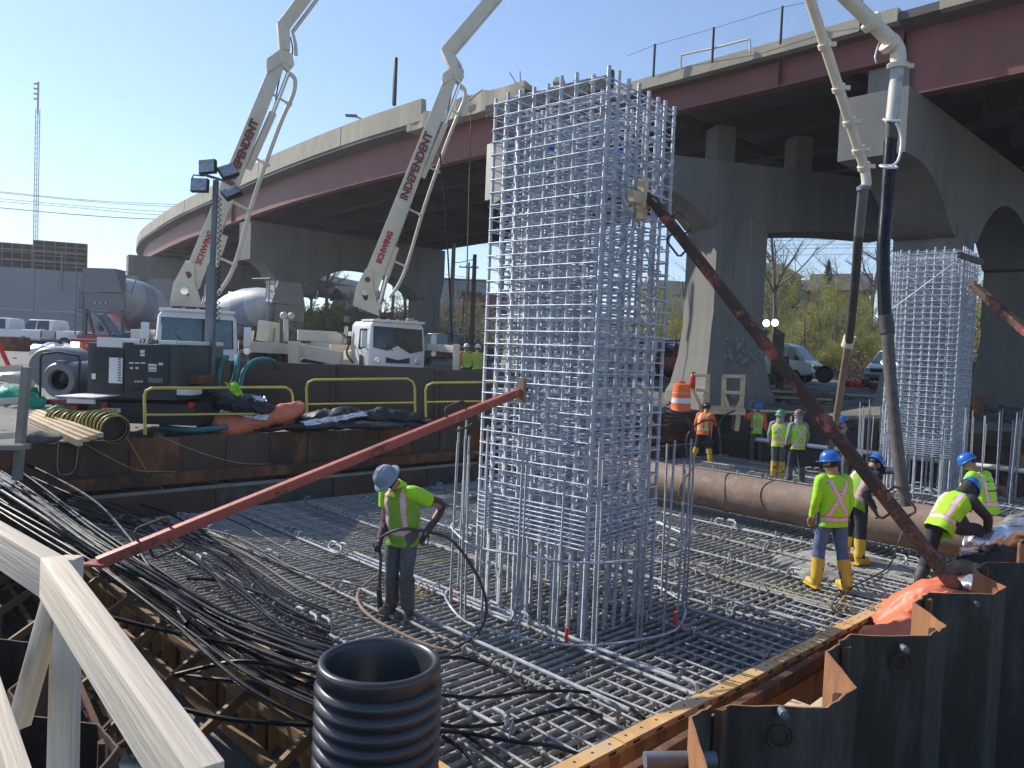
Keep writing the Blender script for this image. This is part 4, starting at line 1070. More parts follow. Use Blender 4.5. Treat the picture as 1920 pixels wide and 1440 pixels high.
for f in (.44, .51, .575, .66, .70, .85):
    c = P0.lerp(P1, f); ring = [c + V((0, 0, 1))*(.373*cos(th)) + DA*(.373*sin(th)) for th in [2*pi*q/30 for q in range(31)]]
    MB().tube([p + DB*(.06*sin(i*.5+f*30)) for i, p in enumerate(ring)], .011, 5, cap=False).build('rope_loop', [M['pipebrown']], sp_)

# ---------------------------------------------------------------- black corrugated pipe in the foreground
cp = atZ(712, 1236, 1.50); prof = []
rr = .292
prof += [(rr-.035, -3.0), (rr-.035, 0.0)]
inner = [(rr-.04, -2.8), (rr-.04, -.02), (rr-.03, .0), (rr-.015, .004), (rr-.0, -.004), (rr+.004, -.02), (rr+.004, -.075)]
z = -.085
while z > -2.7:
    P = .072
    for k in range(10):
        f = k/10; bulge = (0.5-.5*cos(2*pi*f))**.4
        inner.append((rr-.010+.026*bulge, z-P*f))
    z -= P
cpt = thing('corrugated_pipe', 'large black corrugated plastic pipe standing open-topped in the foreground', 'pipe', (cp.x, cp.y, -1.2))
MB().lathe([(r_, 1.50+z_) for r_, z_ in inner], (cp.x, cp.y, 0), n=72).build('pipe_wall', [M['blackhdpe']], cpt, angle=80)


# ---------------------------------------------------------------- timber rail close to the camera
rt = thing('timber_guardrail', 'close white-grey timber guardrail cutting across the lower left corner', 'guardrail', atY(200, 1100, 1.9))
q0, q1, q2 = atZ(-90, 965, 2.49), atZ(98, 1082, 2.475), atZ(385, 1500, 2.42)
plank(rt, q0, q1+(q1-q0).normalized()*.012, .042, .088, M['grain'], 'rail')
plank(rt, q1-(q2-q1).normalized()*.006, q2, .046, .090, M['grain'], 'rail')
po = atZ(127, 1045, 2.42)
plank(rt, po, (po.x+.01, po.y-.0, 1.0), .050, .050, M['grain'], 'post')
a_, b_ = atY(105, 1110, 1.98), atY(35, 1360, 2.05); plank(rt, a_, b_, .05, .035, M['grain'], 'brace_board')
a_, b_ = atY(118, 1130, 2.1), atY(108, 1470, 2.1); plank(rt, a_, b_, .045, .04, M['grain'], 'brace_board')
a_, b_ = atZ(-50, 1200, 2.15), atZ(50, 1530, 2.12); plank(rt, a_, b_, .04, .085, M['grain'], 'lower_rail')
for (px, py, L) in ((145, 985, .01), (75, 1040, .012)):
    pass
for f, s in ((.22, .006), (.47, .009), (.78, .007)):
    p = q1.lerp(q2, f)+UP*.0441; MB().sphere(p, (s, s*.6, .0008), 8).build('knot', [M['rustdark']], rt)
# left distant timber rail with grey posts on the far-left bank
lr = thing('timber_guardrail', 'timber guardrail with grey post at the left edge in front of the blower', 'guardrail', atZ(40, 860, 1.2))
P = atY(40, 830, 10.6)
MB().beam(atY(50, 688, 10.6), atY(32, 900, 10.6), .10, .10, up=(0, 1, 0)).build('post', [M['woodgrey']], lr, bevel=.006)
for (y0, y1) in ((695, 690), (757, 750), (822, 815)): MB().beam(atY(-60, y0, 10.8), atY(42, y1, 10.7), .03, .09, ).build('rail', [M['wood']], lr, bevel=.004)
MB().beam(atY(-60, 838, 10.4), atY(50, 838, 10.4), .2, .07).build('toe_board', [M['woodgrey']], lr, bevel=.004)
MB().beam(atY(44, 750, 10.7), atY(30, 812, 10.9), .04, .07).build('brace_board', [M['wood']], lr, bevel=.004)
# ============================================================ PEOPLE
def skin_body(name, verts, edges, mt, parent, levels=2):
    """verts: name -> (pos, radius); one continuous body grown over the skeleton"""
    keys = list(verts); me = bpy.data.meshes.new(name)
    me.from_pydata([V(verts[k][0]) for k in keys], [(keys.index(a), keys.index(b)) for a, b in edges], [])
    ob = bpy.data.objects.new(name, me); COL.objects.link(ob)
    md = ob.modifiers.new('skin', 'SKIN'); 
    sv = me.skin_vertices[0].data if me.skin_vertices else None
    if sv is None:
        bm = bmesh.new(); bm.from_mesh(me); bm.verts.layers.skin.verify(); bm.to_mesh(me); bm.free(); sv = me.skin_vertices[0].data
    for i, k in enumerate(keys):
        r = verts[k][1]; sv[i].radius = (r, r) if not isinstance(r, tuple) else r
        sv[i].use_root = (k == 'pelvis')
    md.use_smooth_shade = True
    sb = ob.modifiers.new('sub', 'SUBSURF'); sb.levels = levels; sb.render_levels = levels
    dg = bpy.context.evaluated_depsgraph_get(); out = bpy.data.meshes.new_from_object(ob.evaluated_get(dg))
    bpy.data.objects.remove(ob); out.name = name
    out.materials.clear(); out.materials.append(mt); out.polygons.foreach_set('material_index', [0]*len(out.polygons)); out.shade_smooth()
    o = bpy.data.objects.new(name, out); COL.objects.link(o); o.parent = parent; return o
def wrinkle(mb, amp, sc, seed=0):
    out = []
    for p in mb.v:
        q = V(p); n = noise.noise_vector(q*sc+V((seed, seed*2, 0)))
        out.append(tuple(q + n*amp))
    mb.v = out
def tube_part(pts, radii, name, mt, parent, n=14, k=5, wr=.006, seed=0):
    P = catmull(pts, k); Rr = []
    for i in range(len(radii)-1):
        for j in range(k): Rr.append(radii[i]+(radii[i+1]-radii[i])*j/k)
    Rr.append(radii[-1])
    mb = MB().tube(P, Rr, n); wrinkle(mb, wr, 14, seed)
    o = bpy.data.objects.new(name, mb.mesh(name, mt, angle=70)); COL.objects.link(o); o.parent = parent; return o
def garment(name, bottom, top, right, fwd0, widths, depths, vs, mts, pattern, parent, nu=64, nv=54, wr=.011, seed=0, bend=0.0, vmin=0.0, vmax=1.0):
    """elliptical loft from bottom to top; pattern(s, v, back) -> material index; s = signed lateral distance"""
    bottom, top = V(bottom), V(top); ax = (top-bottom); L = ax.length; axn = ax.normalized()
    r = (V(right) - axn*V(right).dot(axn)).normalized(); f = axn.cross(r)*-1
    if f.dot(V(fwd0)) < 0: f = -f
    mb = MB()
    def interp(arr, v):
        for i in range(len(vs)-1):
            if v <= vs[i+1]: t = (v-vs[i])/(vs[i+1]-vs[i]); t = t*t*(3-2*t); return arr[i]+(arr[i+1]-arr[i])*t
        return arr[-1]
    meta = []
    for j in range(nv+1):
        v = vmin+(vmax-vmin)*j/nv; w = interp(widths, v); d = interp(depths, v); c = bottom + ax*v - f*bend*4*v*(1-v)
        for i in range(nu):
            th = 2*pi*i/nu; s = sin(th); q = cos(th); ex = .82
            x = w*(abs(s)**ex)*(1 if s >= 0 else -1); y = d*(abs(q)**ex)*(1 if q >= 0 else -1)
            mb.v.append(tuple(c + r*x + f*y)); meta.append((x, v, y < 0))
    for j in range(nv):
        for i in range(nu):
            q = j*nu+i; q2 = j*nu+(i+1) % nu
            mb.f.append((q, q2, q2+nu, q+nu))
            x0, v0, bk = meta[q]; x1, v1, bk1 = meta[q2]; mb.m.append(pattern((x0+x1)/2, (v0+1.0/nv/2)*L, bk and bk1 or (bk and abs(x0) > .1)))
    mb.f.append(tuple(nv*nu+i for i in range(nu))); mb.m.append(0)
    wrinkle(mb, wr, 9, seed); 
    o = bpy.data.objects.new(name, mb.mesh(name, mts, angle=70)); COL.objects.link(o); o.parent = parent; return o
def stripe(d, w=.026, b=.013):
    return 1 if abs(d) < w else (2 if abs(d) < w+b else 0)
def pat_x(L=.62):
    def f(s, z, back):
        k = stripe(z-.10)
        if k: return k
        if back:
            if z > .10:
                for sg in (1, -1):
                    d = (s*sg - (.16 - (z-.12)*.60))*.85
                    k = stripe(d)
                    if k: return k
        elif z > .1:
            k = stripe(abs(s)-.10)
            if k: return k
        return 0
    return f
def pat_v(L=.62):
    def f(s, z, back):
        k = stripe(z-.16)
        if k: return k
        if z > .16:
            k = stripe(abs(s)-.115)
            if k: return k
        if not back and abs(s) < .008: return 3
        return 0
    return f
def pat_none(s, z, back): return 0
def hard_hat(parent, c, up, fwd, mt, full=True, size=1.0):
    c = V(c); up = V(up).normalized(); fwd = (V(fwd)-up*V(fwd).dot(up)).normalized(); rt = fwd.cross(up)
    mb = MB(); n = 28; prof = [(0, .135), (.03, .133), (.065, .122), (.095, .098), (.113, .062), (.121, .02), (.122, .0), (.126, -.004)]
    prof += [(.158, -.018), (.160, -.024), (.122, -.012)] if full else [(.132, -.008), (.132, -.014), (.12, -.01)]
    base = len(mb.v)
    for r_, z_ in prof:
        for j in range(n):
            th = 2*pi*j/n; q = cos(th); rr_ = r_*size
            vis = (.045*max(0, q)**3 if (not full and r_ > .13) else 0)
            p = c + up*(z_*size*(1-.0*q)) + fwd*(rr_*1.13*q+vis) + rt*(rr_*sin(th)*.98)
            mb.v.append(tuple(p))
    for i in range(len(prof)-1):
        for j in range(n):
            q = i*n+j; q2 = i*n+(j+1) % n; mb.f.append((q, q2, q2+n, q+n)); mb.m.append(0)
    for sg in (-.028, 0, .028):   # crown ridges
        pts = [c + up*(.137*size*cos(a)) + fwd*(.126*size*sin(a)*1.02) + rt*sg for a in [(-1.05+2.1*k/10) for k in range(11)]]
        mb.tube(pts, .007, 6)
    o = bpy.data.objects.new('hard_hat', mb.mesh('hard_hat', mt, angle=50)); COL.objects.link(o); o.parent = parent; return o

def person(label, foot, face_deg, hat='helmetblue', hat_full=False, vest='hivis', vpat='x', sleeve='hivis', legs='denim', boots='bootyellow', boot_h=.36,
           lean=0.0, side=0.0, twist=0.0, head_pitch=0.0, head_yaw=0.0, armL=None, armR=None, kneeL=None, kneeR=None, footL=None, footR=None, pelvis=None,
           h=1.0, group=None, short=False, hood=None, gloves='darkcloth', lo=False, shirt=None, stance=.13):
    """face_deg: heading, 0 = away from the camera (+Y), positive turns left"""
    t = thing('person', label, 'person', foot, group, local=True, rz=radians(face_deg))
    pe = V(pelvis) if pelvis else V((0, 0, .96*h))
    rotM = Matrix.Rotation(radians(-lean), 3, 'X') @ Matrix.Rotation(radians(side), 3, 'Y') @ Matrix.Rotation(radians(twist), 3, 'Z')
    def ub(x, y, z): return pe + rotM @ V((x*h, y*h, z*h))      # upper body frame, z measured from the pelvis
    neck = ub(0, 0, .50); hd = neck + rotM @ (Matrix.Rotation(radians(head_yaw), 3, 'Z') @ Matrix.Rotation(radians(-head_pitch), 3, 'X') @ V((0, .025, .19)))
    hup = (rotM @ (Matrix.Rotation(radians(head_yaw), 3, 'Z') @ Matrix.Rotation(radians(-head_pitch), 3, 'X') @ V((0, 0, 1))))
    hfw = (rotM @ (Matrix.Rotation(radians(head_yaw), 3, 'Z') @ Matrix.Rotation(radians(-head_pitch), 3, 'X') @ V((0, 1, 0))))
    shL, shR = ub(-.185, 0, .455), ub(.185, 0, .455)
    eL, wL = (V(armL[0]), V(armL[1])) if armL else (ub(-.25, -.01, .20), ub(-.255, .07, -.03))
    eR, wR = (V(armR[0]), V(armR[1])) if armR else (ub(.25, -.01, .20), ub(.255, .07, -.03))
    hL, hR = pe + V((-.095*h, 0, -.03)), pe + V((.095*h, 0, -.03))
    fL = V(footL) if footL else V((-stance, 0, 0)); fR = V(footR) if footR else V((stance, 0, 0))
    aL, aR = fL + V((0, 0, .10)), fR + V((0, 0, .10))
    kL = V(kneeL) if kneeL else (hL+aL)/2 + V((0, .03, 0)); kR = V(kneeR) if kneeR else (hR+aR)/2 + V((0, .03, 0))
    vd = {'pelvis': (pe, (.13, .10)), 'spine': (pe.lerp(neck, .5), (.13, .095)), 'chest': (pe.lerp(neck, .85), (.14, .09)), 'neck': (neck, .058), 'jaw': (neck.lerp(hd, .55)+hfw*.012, .066),
          'head': (hd, (.080, .092)), 'crown': (hd+hup*.075, (.062, .072)), 'nose': (hd+hfw*.108-hup*.028, .011), 'noser': (hd+hfw*.075-hup*.01, .03),
          'chin': (hd+hfw*.058-hup*.095, .028)}
    ed = [('pelvis', 'spine'), ('spine', 'chest'), ('chest', 'neck'), ('neck', 'jaw'), ('jaw', 'head'), ('head', 'crown'), ('head', 'noser'), ('noser', 'nose'), ('jaw', 'chin')]
    hrt = hfw.cross(hup)
    for sg, nm in ((-1, 'earL'), (1, 'earR')): vd[nm] = (hd+hrt*sg*.098-hup*.01, (.012, .022)); ed.append(('head', nm))
    for s, sh, e, w, hp, kn, an, ft in (('L', shL, eL, wL, hL, kL, aL, fL), ('R', shR, eR, wR, hR, kR, aR, fR)):
        d = (w-e).normalized(); hx = d
        side_v = d.cross(UP); side_v = side_v.normalized() if side_v.length > .1 else V((1, 0, 0))
        palm = w + d*.055
        vd.update({'sh'+s: (sh, .062), 'el'+s: (e, .043), 'wr'+s: (w, .027), 'pa'+s: (palm, (.038, .018)), 'hp'+s: (hp, .085), 'kn'+s: (kn, .058), 'an'+s: (an, .042),
                   'he'+s: (ft+V((0, .02, .05)), .04), 'to'+s: (ft+V((0, .17, .035)), .032)})
        ed += [('chest', 'sh'+s), ('sh'+s, 'el'+s), ('el'+s, 'wr'+s), ('wr'+s, 'pa'+s), ('pelvis', 'hp'+s), ('hp'+s, 'kn'+s), ('kn'+s, 'an'+s), ('an'+s, 'he'+s), ('he'+s, 'to'+s)]
    skin_body('body', vd, ed, M['skin'], t, 1 if lo else 2)
    # hands: palm plus five curled fingers each, as gloves or bare skin
    for s, e, w in (('L', eL, wL), ('R', eR, wR)):
        d = (w-e).normalized(); sv = d.cross(UP)
        sv = sv.normalized() if sv.length > .1 else V((0, 1, 0)); nv_ = sv.cross(d)
        if nv_.z > 0: nv_ = -nv_
        mb = MB().tube([w-d*.03, w+d*.015, w+d*.06, w+d*.095], [(.03, .03), (.038, .022), (.044, .02), (.038, .015)], 12)
        for k, (off, ln) in enumerate(((-.030, .055), (-.010, .066), (.010, .062), (.029, .048))):
            b_ = w + d*.088 + sv*off; mb.tube([b_, b_+d*ln*.45+nv_*.006, b_+d*ln*.75+nv_*.028, b_+d*ln*.7+nv_*.05], [.0105, .010, .009, .007], 6)
        b_ = w+d*.03+sv*(.034 if s == 'R' else -.034); o_ = sv*(1 if s == 'R' else -1)
        mb.tube([b_, b_+o_*.022+d*.025+nv_*.01, b_+o_*.018+d*.05+nv_*.03], [.013, .011, .008], 6)
        g = bpy.data.objects.new('glove' if gloves != 'skin' else 'hand', mb.mesh('glove', M[gloves], angle=70)); COL.objects.link(g); g.parent = t
    sd = R.random()*20
    # trousers
    mb = MB()
    for hp, kn, an in ((hL, kL, aL), (hR, kR, aR)):
        P = catmull([hp+V((0, 0, .06)), hp.lerp(kn, .5), kn, kn.lerp(an, .5), an+V((0, 0, .0))], 6)
        rd = [(.108, .112), (.095, .1), (.078, .083), (.076, .08), (.072, .078)]; RRd = []
        for i in range(4):
            for j in range(6): RRd.append((rd[i][0]+(rd[i+1][0]-rd[i][0])*j/6, rd[i][1]+(rd[i+1][1]-rd[i][1])*j/6))
        RRd.append(rd[-1]); mb.tube(P, RRd, 16)
    mb.tube([pe-V((0, 0, .10)), pe-V((0, 0, .03)), pe+rotM @ V((0, 0, .05)), pe+rotM @ V((0, 0, .12))], [(.11, .09), (.152, .098), (.145, .092), (.12, .08)], 18, ref=(1, 0, 0))
    wrinkle(mb, .012, 11, sd)
    o = bpy.data.objects.new('trousers', mb.mesh('trousers', M[legs], angle=80)); COL.objects.link(o); o.parent = t
    for kn, an, ft in ((kL, aL, fL), (kR, aR, fR)):
        up_ = an + (kn-an)*min(.95, boot_h/.42)*.85 if boot_h > .15 else an+V((0, 0, .06))
        ta = ft+V((0, .19, .045))
        mb = MB().tube(catmull([up_, an.lerp(up_, .5), an+V((0, 0, .0)), ft+V((0, .03, .055)), ft+V((0, .12, .05)), ta], 4),
                       [ .088]*1+[.086]*3+[.08]*4+[.072]*4+[.06]*4+[.056]*4+[.035], 14)
        mb.box(ft+V((0, .07, .012)), (.11, .30, .026)); wrinkle(mb, .005, 12, sd+3)
        o = bpy.data.objects.new('boot', mb.mesh('boot', M[boots], angle=60)); COL.objects.link(o); o.parent = t
    # sleeves
    for sh, e, w, sg in ((shL, eL, wL, -1), (shR, eR, wR, 1)):
        inn = pe.lerp(neck, .86)
        if short:
            tube_part([inn.lerp(sh, .6), sh, sh.lerp(e, .55)], [.075, .082, .082], 'sleeve', M[shirt or sleeve], t, seed=sd)
            tube_part([sh.lerp(e, .4), e, w+(w-e)*.02], [.056, .05, .036], 'undersleeve', M[sleeve], t, seed=sd, wr=.003)
        else: tube_part([inn.lerp(sh, .6), sh, sh.lerp(e, .5), e, e.lerp(w, .6), w+(w-e)*.0], [.078, .082, .07, .062, .05, .042], 'sleeve', M[sleeve], t, seed=sd, wr=.008)
    # torso: vest over shirt
    vz = pe + rotM @ V((0, 0, -.145)); rt = rotM @ V((1, 0, 0)); fw2 = rotM @ V((0, 1, 0))
    pat = {'x': pat_x(), 'v': pat_v(), 'n': pat_none}[vpat]
    border = M['vorange'] if vest == 'hivis' or vest == 'hivisd' else M['hivis']
    garment('vest' if vpat != 'n' else 'jacket', vz, neck + rotM @ V((0, 0, .025)), rt, fw2,
            [.200*h, .192*h, .200*h, .220*h, .208*h, .135*h, .075*h], [.155, .142, .145, .150, .132, .10, .072], [0, .2, .5, .72, .84, .95, 1.0],
            [M[vest], M['vstripe'], border, M['blackmetal']], pat, t, seed=sd, nu=44 if lo else 76, nv=36 if lo else 62, bend=.01+.03*abs(lean)/60)
    if sleeve not in (vest,) and vpat != 'n':
        tube_part([neck-hup*.03, neck+(hd-neck)*.35], [.082, .07], 'collar', M[shirt or sleeve], t, wr=.004)
    if hood:
        mb = MB().sphere(hd-hfw*.012, (.108, .118, .135), 16); mb.tube([hd-hup*.07-hfw*.02, neck-hup*.02], [.10, .12], 14)
        mb.v = [tuple(V(p) if (V(p)-hd).dot(hfw) < .055 else V(p)-hfw*((V(p)-hd).dot(hfw)-.055)) for p in mb.v]
        wrinkle(mb, .008, 12, sd); o = bpy.data.objects.new('hood', mb.mesh('hood', M[hood], angle=80)); COL.objects.link(o); o.parent = t
    else:
        mb = MB().sphere(hd-hfw*.018+hup*.012, (.088, .098, .10), 14); mb.v = [tuple(V(p) if (V(p)-hd).dot(hfw) < .06 else V(p)-hfw*((V(p)-hd).dot(hfw)-.06)) for p in mb.v]
        mb.v = [tuple(V(p) if (V(p)-hd).dot(hup) > -.03 else V(p)-hup*((V(p)-hd).dot(hup)+.03)) for p in mb.v]
        o = bpy.data.objects.new('hair', mb.mesh('hair', M['hair'], angle=80)); COL.objects.link(o); o.parent = t
    # face details: eyes and mouth
    if not lo:
        mb = MB()
        for sg in (-1, 1): mb.sphere(hd+hfw*.088+hrt*sg*.031+hup*.002, (.011, .007, .006), 8)
        o = bpy.data.objects.new('eyes', mb.mesh('eyes', M['hair'])); COL.objects.link(o); o.parent = t
        mb = MB().tube([hd+hfw*.086-hup*.063+hrt*-.02, hd+hfw*.092-hup*.061, hd+hfw*.086-hup*.063+hrt*.02], .0045, 6)
        o = bpy.data.objects.new('mouth', mb.mesh('mouth', mat('lips', (.25, .09, .07), .6) if 'lips' not in M else M['lips'])); COL.objects.link(o); o.parent = t
    if hat: hard_hat(t, hd+hup*.038, hup, hfw, M[hat], hat_full)
    return t
def W2L(t_loc, deg, p):
    return Matrix.Rotation(-radians(deg), 3, 'Z') @ (V(p)-V(t_loc))

G = 0.02
# front worker steering a vibrator hose, bent head, seen from the front left
f1p = V((-1.16, 8.56, G)); fd1 = 152
hlw = atY(712, 1012, 8.40); hrw = atY(800, 998, 8.42)
p1_ = person('worker in grey hard hat and dirty lime vest, alone, gripping a black hose', f1p, fd1, 'helmetgrey', True, 'hivisd', 'v', 'tattoo', 'greytrouser', 'bootgrey', .38,
       lean=9, head_pitch=42, head_yaw=-22, short=True, shirt='hivis', gloves='darkcloth',
       armR=(W2L(f1p, fd1, atY(722, 975, 8.60)), W2L(f1p, fd1, hlw)), armL=(W2L(f1p, fd1, atY(828, 950, 8.62)), W2L(f1p, fd1, hrw)), stance=.11)
# X-vest worker with his back to the camera
xl = V((4.42, 10.36, G)); xd = 12
person('worker with his back turned in X-striped lime vest, blue jeans and yellow boots', xl, xd, 'helmetblue', False, 'hivis', 'x', 'hivis', 'denim', 'bootyellow', .34,
       h=1.03, head_yaw=38, head_pitch=8, gloves='skin', stance=.17, footL=(-.19, 0, 0), footR=(.17, -.16, 0), lean=2)
# man behind him reaching for the hanging hose
l3 = V((5.35, 11.75, G)); d3 = -62
person('worker half hidden behind the rusty brace, one arm stretched out to the hanging hose', l3, d3, 'helmetblue', False, 'hivisd', 'v', 'navycloth', 'darkjean', 'bootyellow', .34,
       lean=30, head_pitch=18, armL=(W2L(l3, d3, atY(1655, 882, 11.9)), W2L(l3, d3, atY(1683, 884, 11.6))), armR=(W2L(l3, d3, atY(1625, 925, 11.55)), W2L(l3, d3, atY(1640, 955, 11.5))))
# bent worker with one foot up
l4 = V((5.88, 10.5, G)); d4 = -66
person('worker bent over with one knee raised, lime vest with crossing stripes, beside the rusty brace', l4, d4, 'helmetblue', False, 'hivis', 'v', 'darkcloth', 'darkjean', 'darkcloth' if False else 'bootgrey', .2,
       pelvis=(.02, .16, .90), lean=42, head_pitch=10, hood='darkcloth', footL=(-.12, -.05, 0), footR=(.16, .72, .28), kneeR=(.15, .72, .80), kneeL=(-.11, .10, .48),
       armL=((-.22, .80, .98), (-.16, .95, .78)), armR=((.23, .78, .98), (.2, .85, .76)))
# worker with printed vest
l5 = V((7.35, 11.75, G)); d5 = 28
p5_ = person('worker at far right in lime vest with dark lettering on the back and khaki trousers', l5, d5, 'helmetblue', False, 'hivis', 'v', 'hivis', 'tan', 'bootyellow', .3,
       lean=16, head_pitch=22, head_yaw=30, gloves='darkcloth', armL=((-.26, .25, 1.12), (-.12, .48, 1.0)), armR=((.27, .22, 1.12), (.1, .46, .98)))
bpy.context.view_layer.update()
for s, sz, dz in (('EJTI', .13, 0), ('CONSTRUCTION', .036, -.095)):
    me = text_mesh(s, sz, M['letterdark'], .002, .002)
    Mx = (Matrix.Rotation(radians(-16), 3, 'X')).to_4x4() @ Matrix.Rotation(radians(90), 3, 'X').to_4x4(); Mx.translation = V((.03, -.067, 1.30+dz)) + V((0, dz*.3, 0))
    me.transform(Mx); o = bpy.data.objects.new('vest_print', me); COL.objects.link(o); o.parent = p5_
# far group
def fw(px, py, z=0): return atZ(px, py, z)
q6 = fw(1316, 866)
person('worker in orange vest and yellow boots bending hoses near the traffic drum', q6, -35, 'helmetdark', False, 'hiviso', 'v', 'hiviso', 'darkjean', 'bootyellow', .38, lean=8, head_pitch=20, lo=True, stance=.26,
       armR=((.28, .2, 1.2), (.25, .42, 1.1)))
q7 = fw(1416, 860)
person('worker facing the camera in orange hoodie and lime vest, arm raised to a hose', q7, 172, 'helmetblue', False, 'hivis', 'v', 'orangecloth', 'greytrouser', 'greytrouser', .2, head_pitch=15, lo=True,
       armR=((.34, .12, 1.30), (.45, .22, 1.52)))
q8 = fw(1457, 893)
person('worker in green hard hat and lime vest beside the hooded man', q8, -25, 'helmetgreen', True, 'hivis', 'x', 'greycloth', 'greytrouser', 'bootyellow', .36, lo=True, hood='greycloth', stance=.1, armR=((.2, .15, 1.15), (.05, .33, 1.12)))
q9 = fw(1491, 903)
person('worker in brown hard hat and grey hood, X-striped lime vest seen from behind', q9, 8, 'helmetbrown', False, 'hivis', 'x', 'greycloth', 'darkjean', 'bootgrey', .3, lo=True, hood='greycloth', h=1.04, stance=.18)
q10 = fw(1590, 893); q10 = V((8.45, 19.2, G))
person('worker in dark jacket and pale blue hard hat behind the leaning brace', q10, 75, 'helmetblue', False, 'navycloth', 'n', 'navycloth', 'greytrouser', 'bootgrey', .3, lo=True, head_pitch=12, lean=6)
# distant people
def far_person(label, px, pyf, Y, deg, **k):
    p = atY(px, pyf, Y); person(label, V((p.x, p.y, ground_h(p.x, p.y))), deg, lo=True, **k)
far_person('worker in orange X-striped vest standing before the white vans', 1503, 716, 44, 0, hat='helmetwhite', vest='hiviso', vpat='x', sleeve='darkcloth', legs='darkjean', boots='bootgrey')
far_person('worker in lime vest crouched at a machine left of the orange-vested man', 1432, 716, 37, 30, hat='helmetdark', vest='hivis', vpat='v', sleeve='hivis', legs='darkjean', boots='bootgrey', lean=55, pelvis=(0, -.1, .7))
far_person('worker in lime vest bent forward behind the rusty brace', 1462, 716, 37, -50, hat='helmetdark', vest='hivis', vpat='v', sleeve='navycloth', legs='darkjean', boots='bootgrey', lean=40)
far_person('worker in orange sleeves and pale yellow vest behind the brown box', 873, 690, 32, 190, hat='helmetwhite', vest='hivis', vpat='v', sleeve='orangecloth', legs='greytrouser', boots='bootgrey')
far_person('worker in lime shirt seen from behind at the left edge of the cage', 895, 692, 31, 10, hat='helmetwhite', vest='hivis', vpat='v', sleeve='hivis', legs='denim', boots='bootgrey')

# hoses worked by the crew
def hose(pts, r, name, label, mt, cat='hose', group=None, k=8):
    return tag(MB().tube(catmull(pts, k), r, 8).build(name, [M[mt]]), label, cat, group)
hw = [atZ(716, 1142, .03), atY(712, 1095, 8.38), atY(714, 1048, 8.38), hlw+V((.0, 0, 0)), atY(752, 992, 8.30), hrw, atY(845, 1012, 8.38), atY(885, 1062, 8.3), atY(910, 1120, 8.15), atY(908, 1165, 8.0), atZ(880, 1200, .06), atZ(820, 1225, .06), atZ(770, 1215, .06)]
hose(hw, .017, 'vibrator_hose', 'black hose looping from the front worker over his arm down to the bars', 'cabledusty')
tag(MB().tube([atZ(713, 1150, -.02), atY(710, 1102, 8.38)], .028, 10).build('concrete_vibrator', [M['cabledusty']]), 'stubby vibrator head hanging under the front worker left hand', 'vibrator')
hose([atZ(712, 1075, .05), atZ(676, 1105, .06), atZ(672, 1130, .06), atZ(700, 1160, .06), atZ(760, 1192, .06), atZ(810, 1212, .06), atZ(850, 1222, .06)], .018, 'hose', 'grey hose curving across the bars by the front worker boots', 'pipebrown')
for k in range(3):
    c = atZ(789+k*3, 1112-k*4, .09); mb = MB().tube([c+V((.07*cos(t_*.9), .035*sin(t_*1.7+k), .075*sin(t_*.9+k*.4))) for t_ in range(12)], .006, 5)
    tag(mb.build('cord_coil', [M['yellowwire']]), 'small tangle of yellow cord behind the front worker boots', 'cord', 'yellow cord tangle by the front worker')
c = atZ(1570, 1130, .12)
for k in range(4):
    mb = MB().tube([c+V((.02*k+(.11-.015*k)*cos(th), .04*sin(th+k), (.11-.012*k)*sin(th+k*.5))) for th in [2*pi*q/16 for q in range(18)]], .008, 6)
    tag(mb.build('cord_coil', [M['yellowwire'] if k % 2 == 0 else M['cabledusty']]), 'looped cord standing in a coil by the X-vest worker boots', 'cord', 'cord coil by the yellow boots')
hose([c, atZ(1600, 1100, .06), atZ(1640, 1080, .06), atZ(1668, 1060, .08), atY(1684, 1020, 10.9), atY(1702, 965, 11.2)], .012, 'cord', 'thin grey cord running from the coil up toward the bent worker', 'cabledusty', 'cord')
for pts, lb in (([atY(1288, 855, 22.8), atY(1290, 815, 22.8), atY(1318, 790, 22.8), atY(1345, 795, 22.7), atY(1352, 860, 22.5)], 'hose arching around the orange-vested worker legs'),
                ([atY(1351, 830, 23), atY(1350, 790, 23), atY(1372, 772, 23.2), atY(1395, 768, 23.5), atY(1412, 770, 23.6)], 'hose arching up to the raised hand of the hoodie worker')):
    hose(pts, .025, 'hose', lb, 'cabledusty')
for k in range(5):
    hose([atY(1245, 762+k*9, 22.5), atY(1262, 770+k*6, 22.4), atY(1285, 778+k*3, 22.3), atY(1300, 800+k*2, 22.2)], .02, 'hose', 'thin pale hose fanning out under the orange drum', 'cabledusty', group='hoses under the orange drum')
# yellow and tan cords over the far wall
yw = [([(232, 812), (262, 860), (285, 900), (318, 928), (325, 965), (330, 990), (350, 1000)], .0), ([(148, 826), (200, 855), (260, 882), (330, 885), (400, 905), (470, 905)], 0),
      ([(110, 825), (108, 880), (120, 890), (140, 880), (148, 830)], 0), ([(300, 818), (380, 850), (450, 868), (505, 870)], 0), ([(505, 903), (520, 925), (526, 950)], 0)]
for pts, _ in yw:
    P = []
    for (px, py) in pts:
        d = ray(px, py); n = DB; c0 = XY(0, -13.95); tt = (c0-EYE).dot(n)/d.dot(n); P.append(EYE+d*tt)
    hose(P, .007, 'cord', 'thin tan cord drooping over the rusty far wall', 'tanwire', 'cord', 'cords over the far wall')
for pts in ([(612, 1040), (700, 1030), (790, 1052), (880, 1045)], [(240, 1010), (330, 1005), (420, 1012), (520, 1008)], [(1350, 1085), (1420, 1090), (1490, 1112), (1540, 1122)]):
    hose([atZ(x, y, .05) for x, y in pts], .008, 'cord', 'yellow cord lying loosely across the bars', 'yellowwire', 'cord', 'yellow cords on the mat')

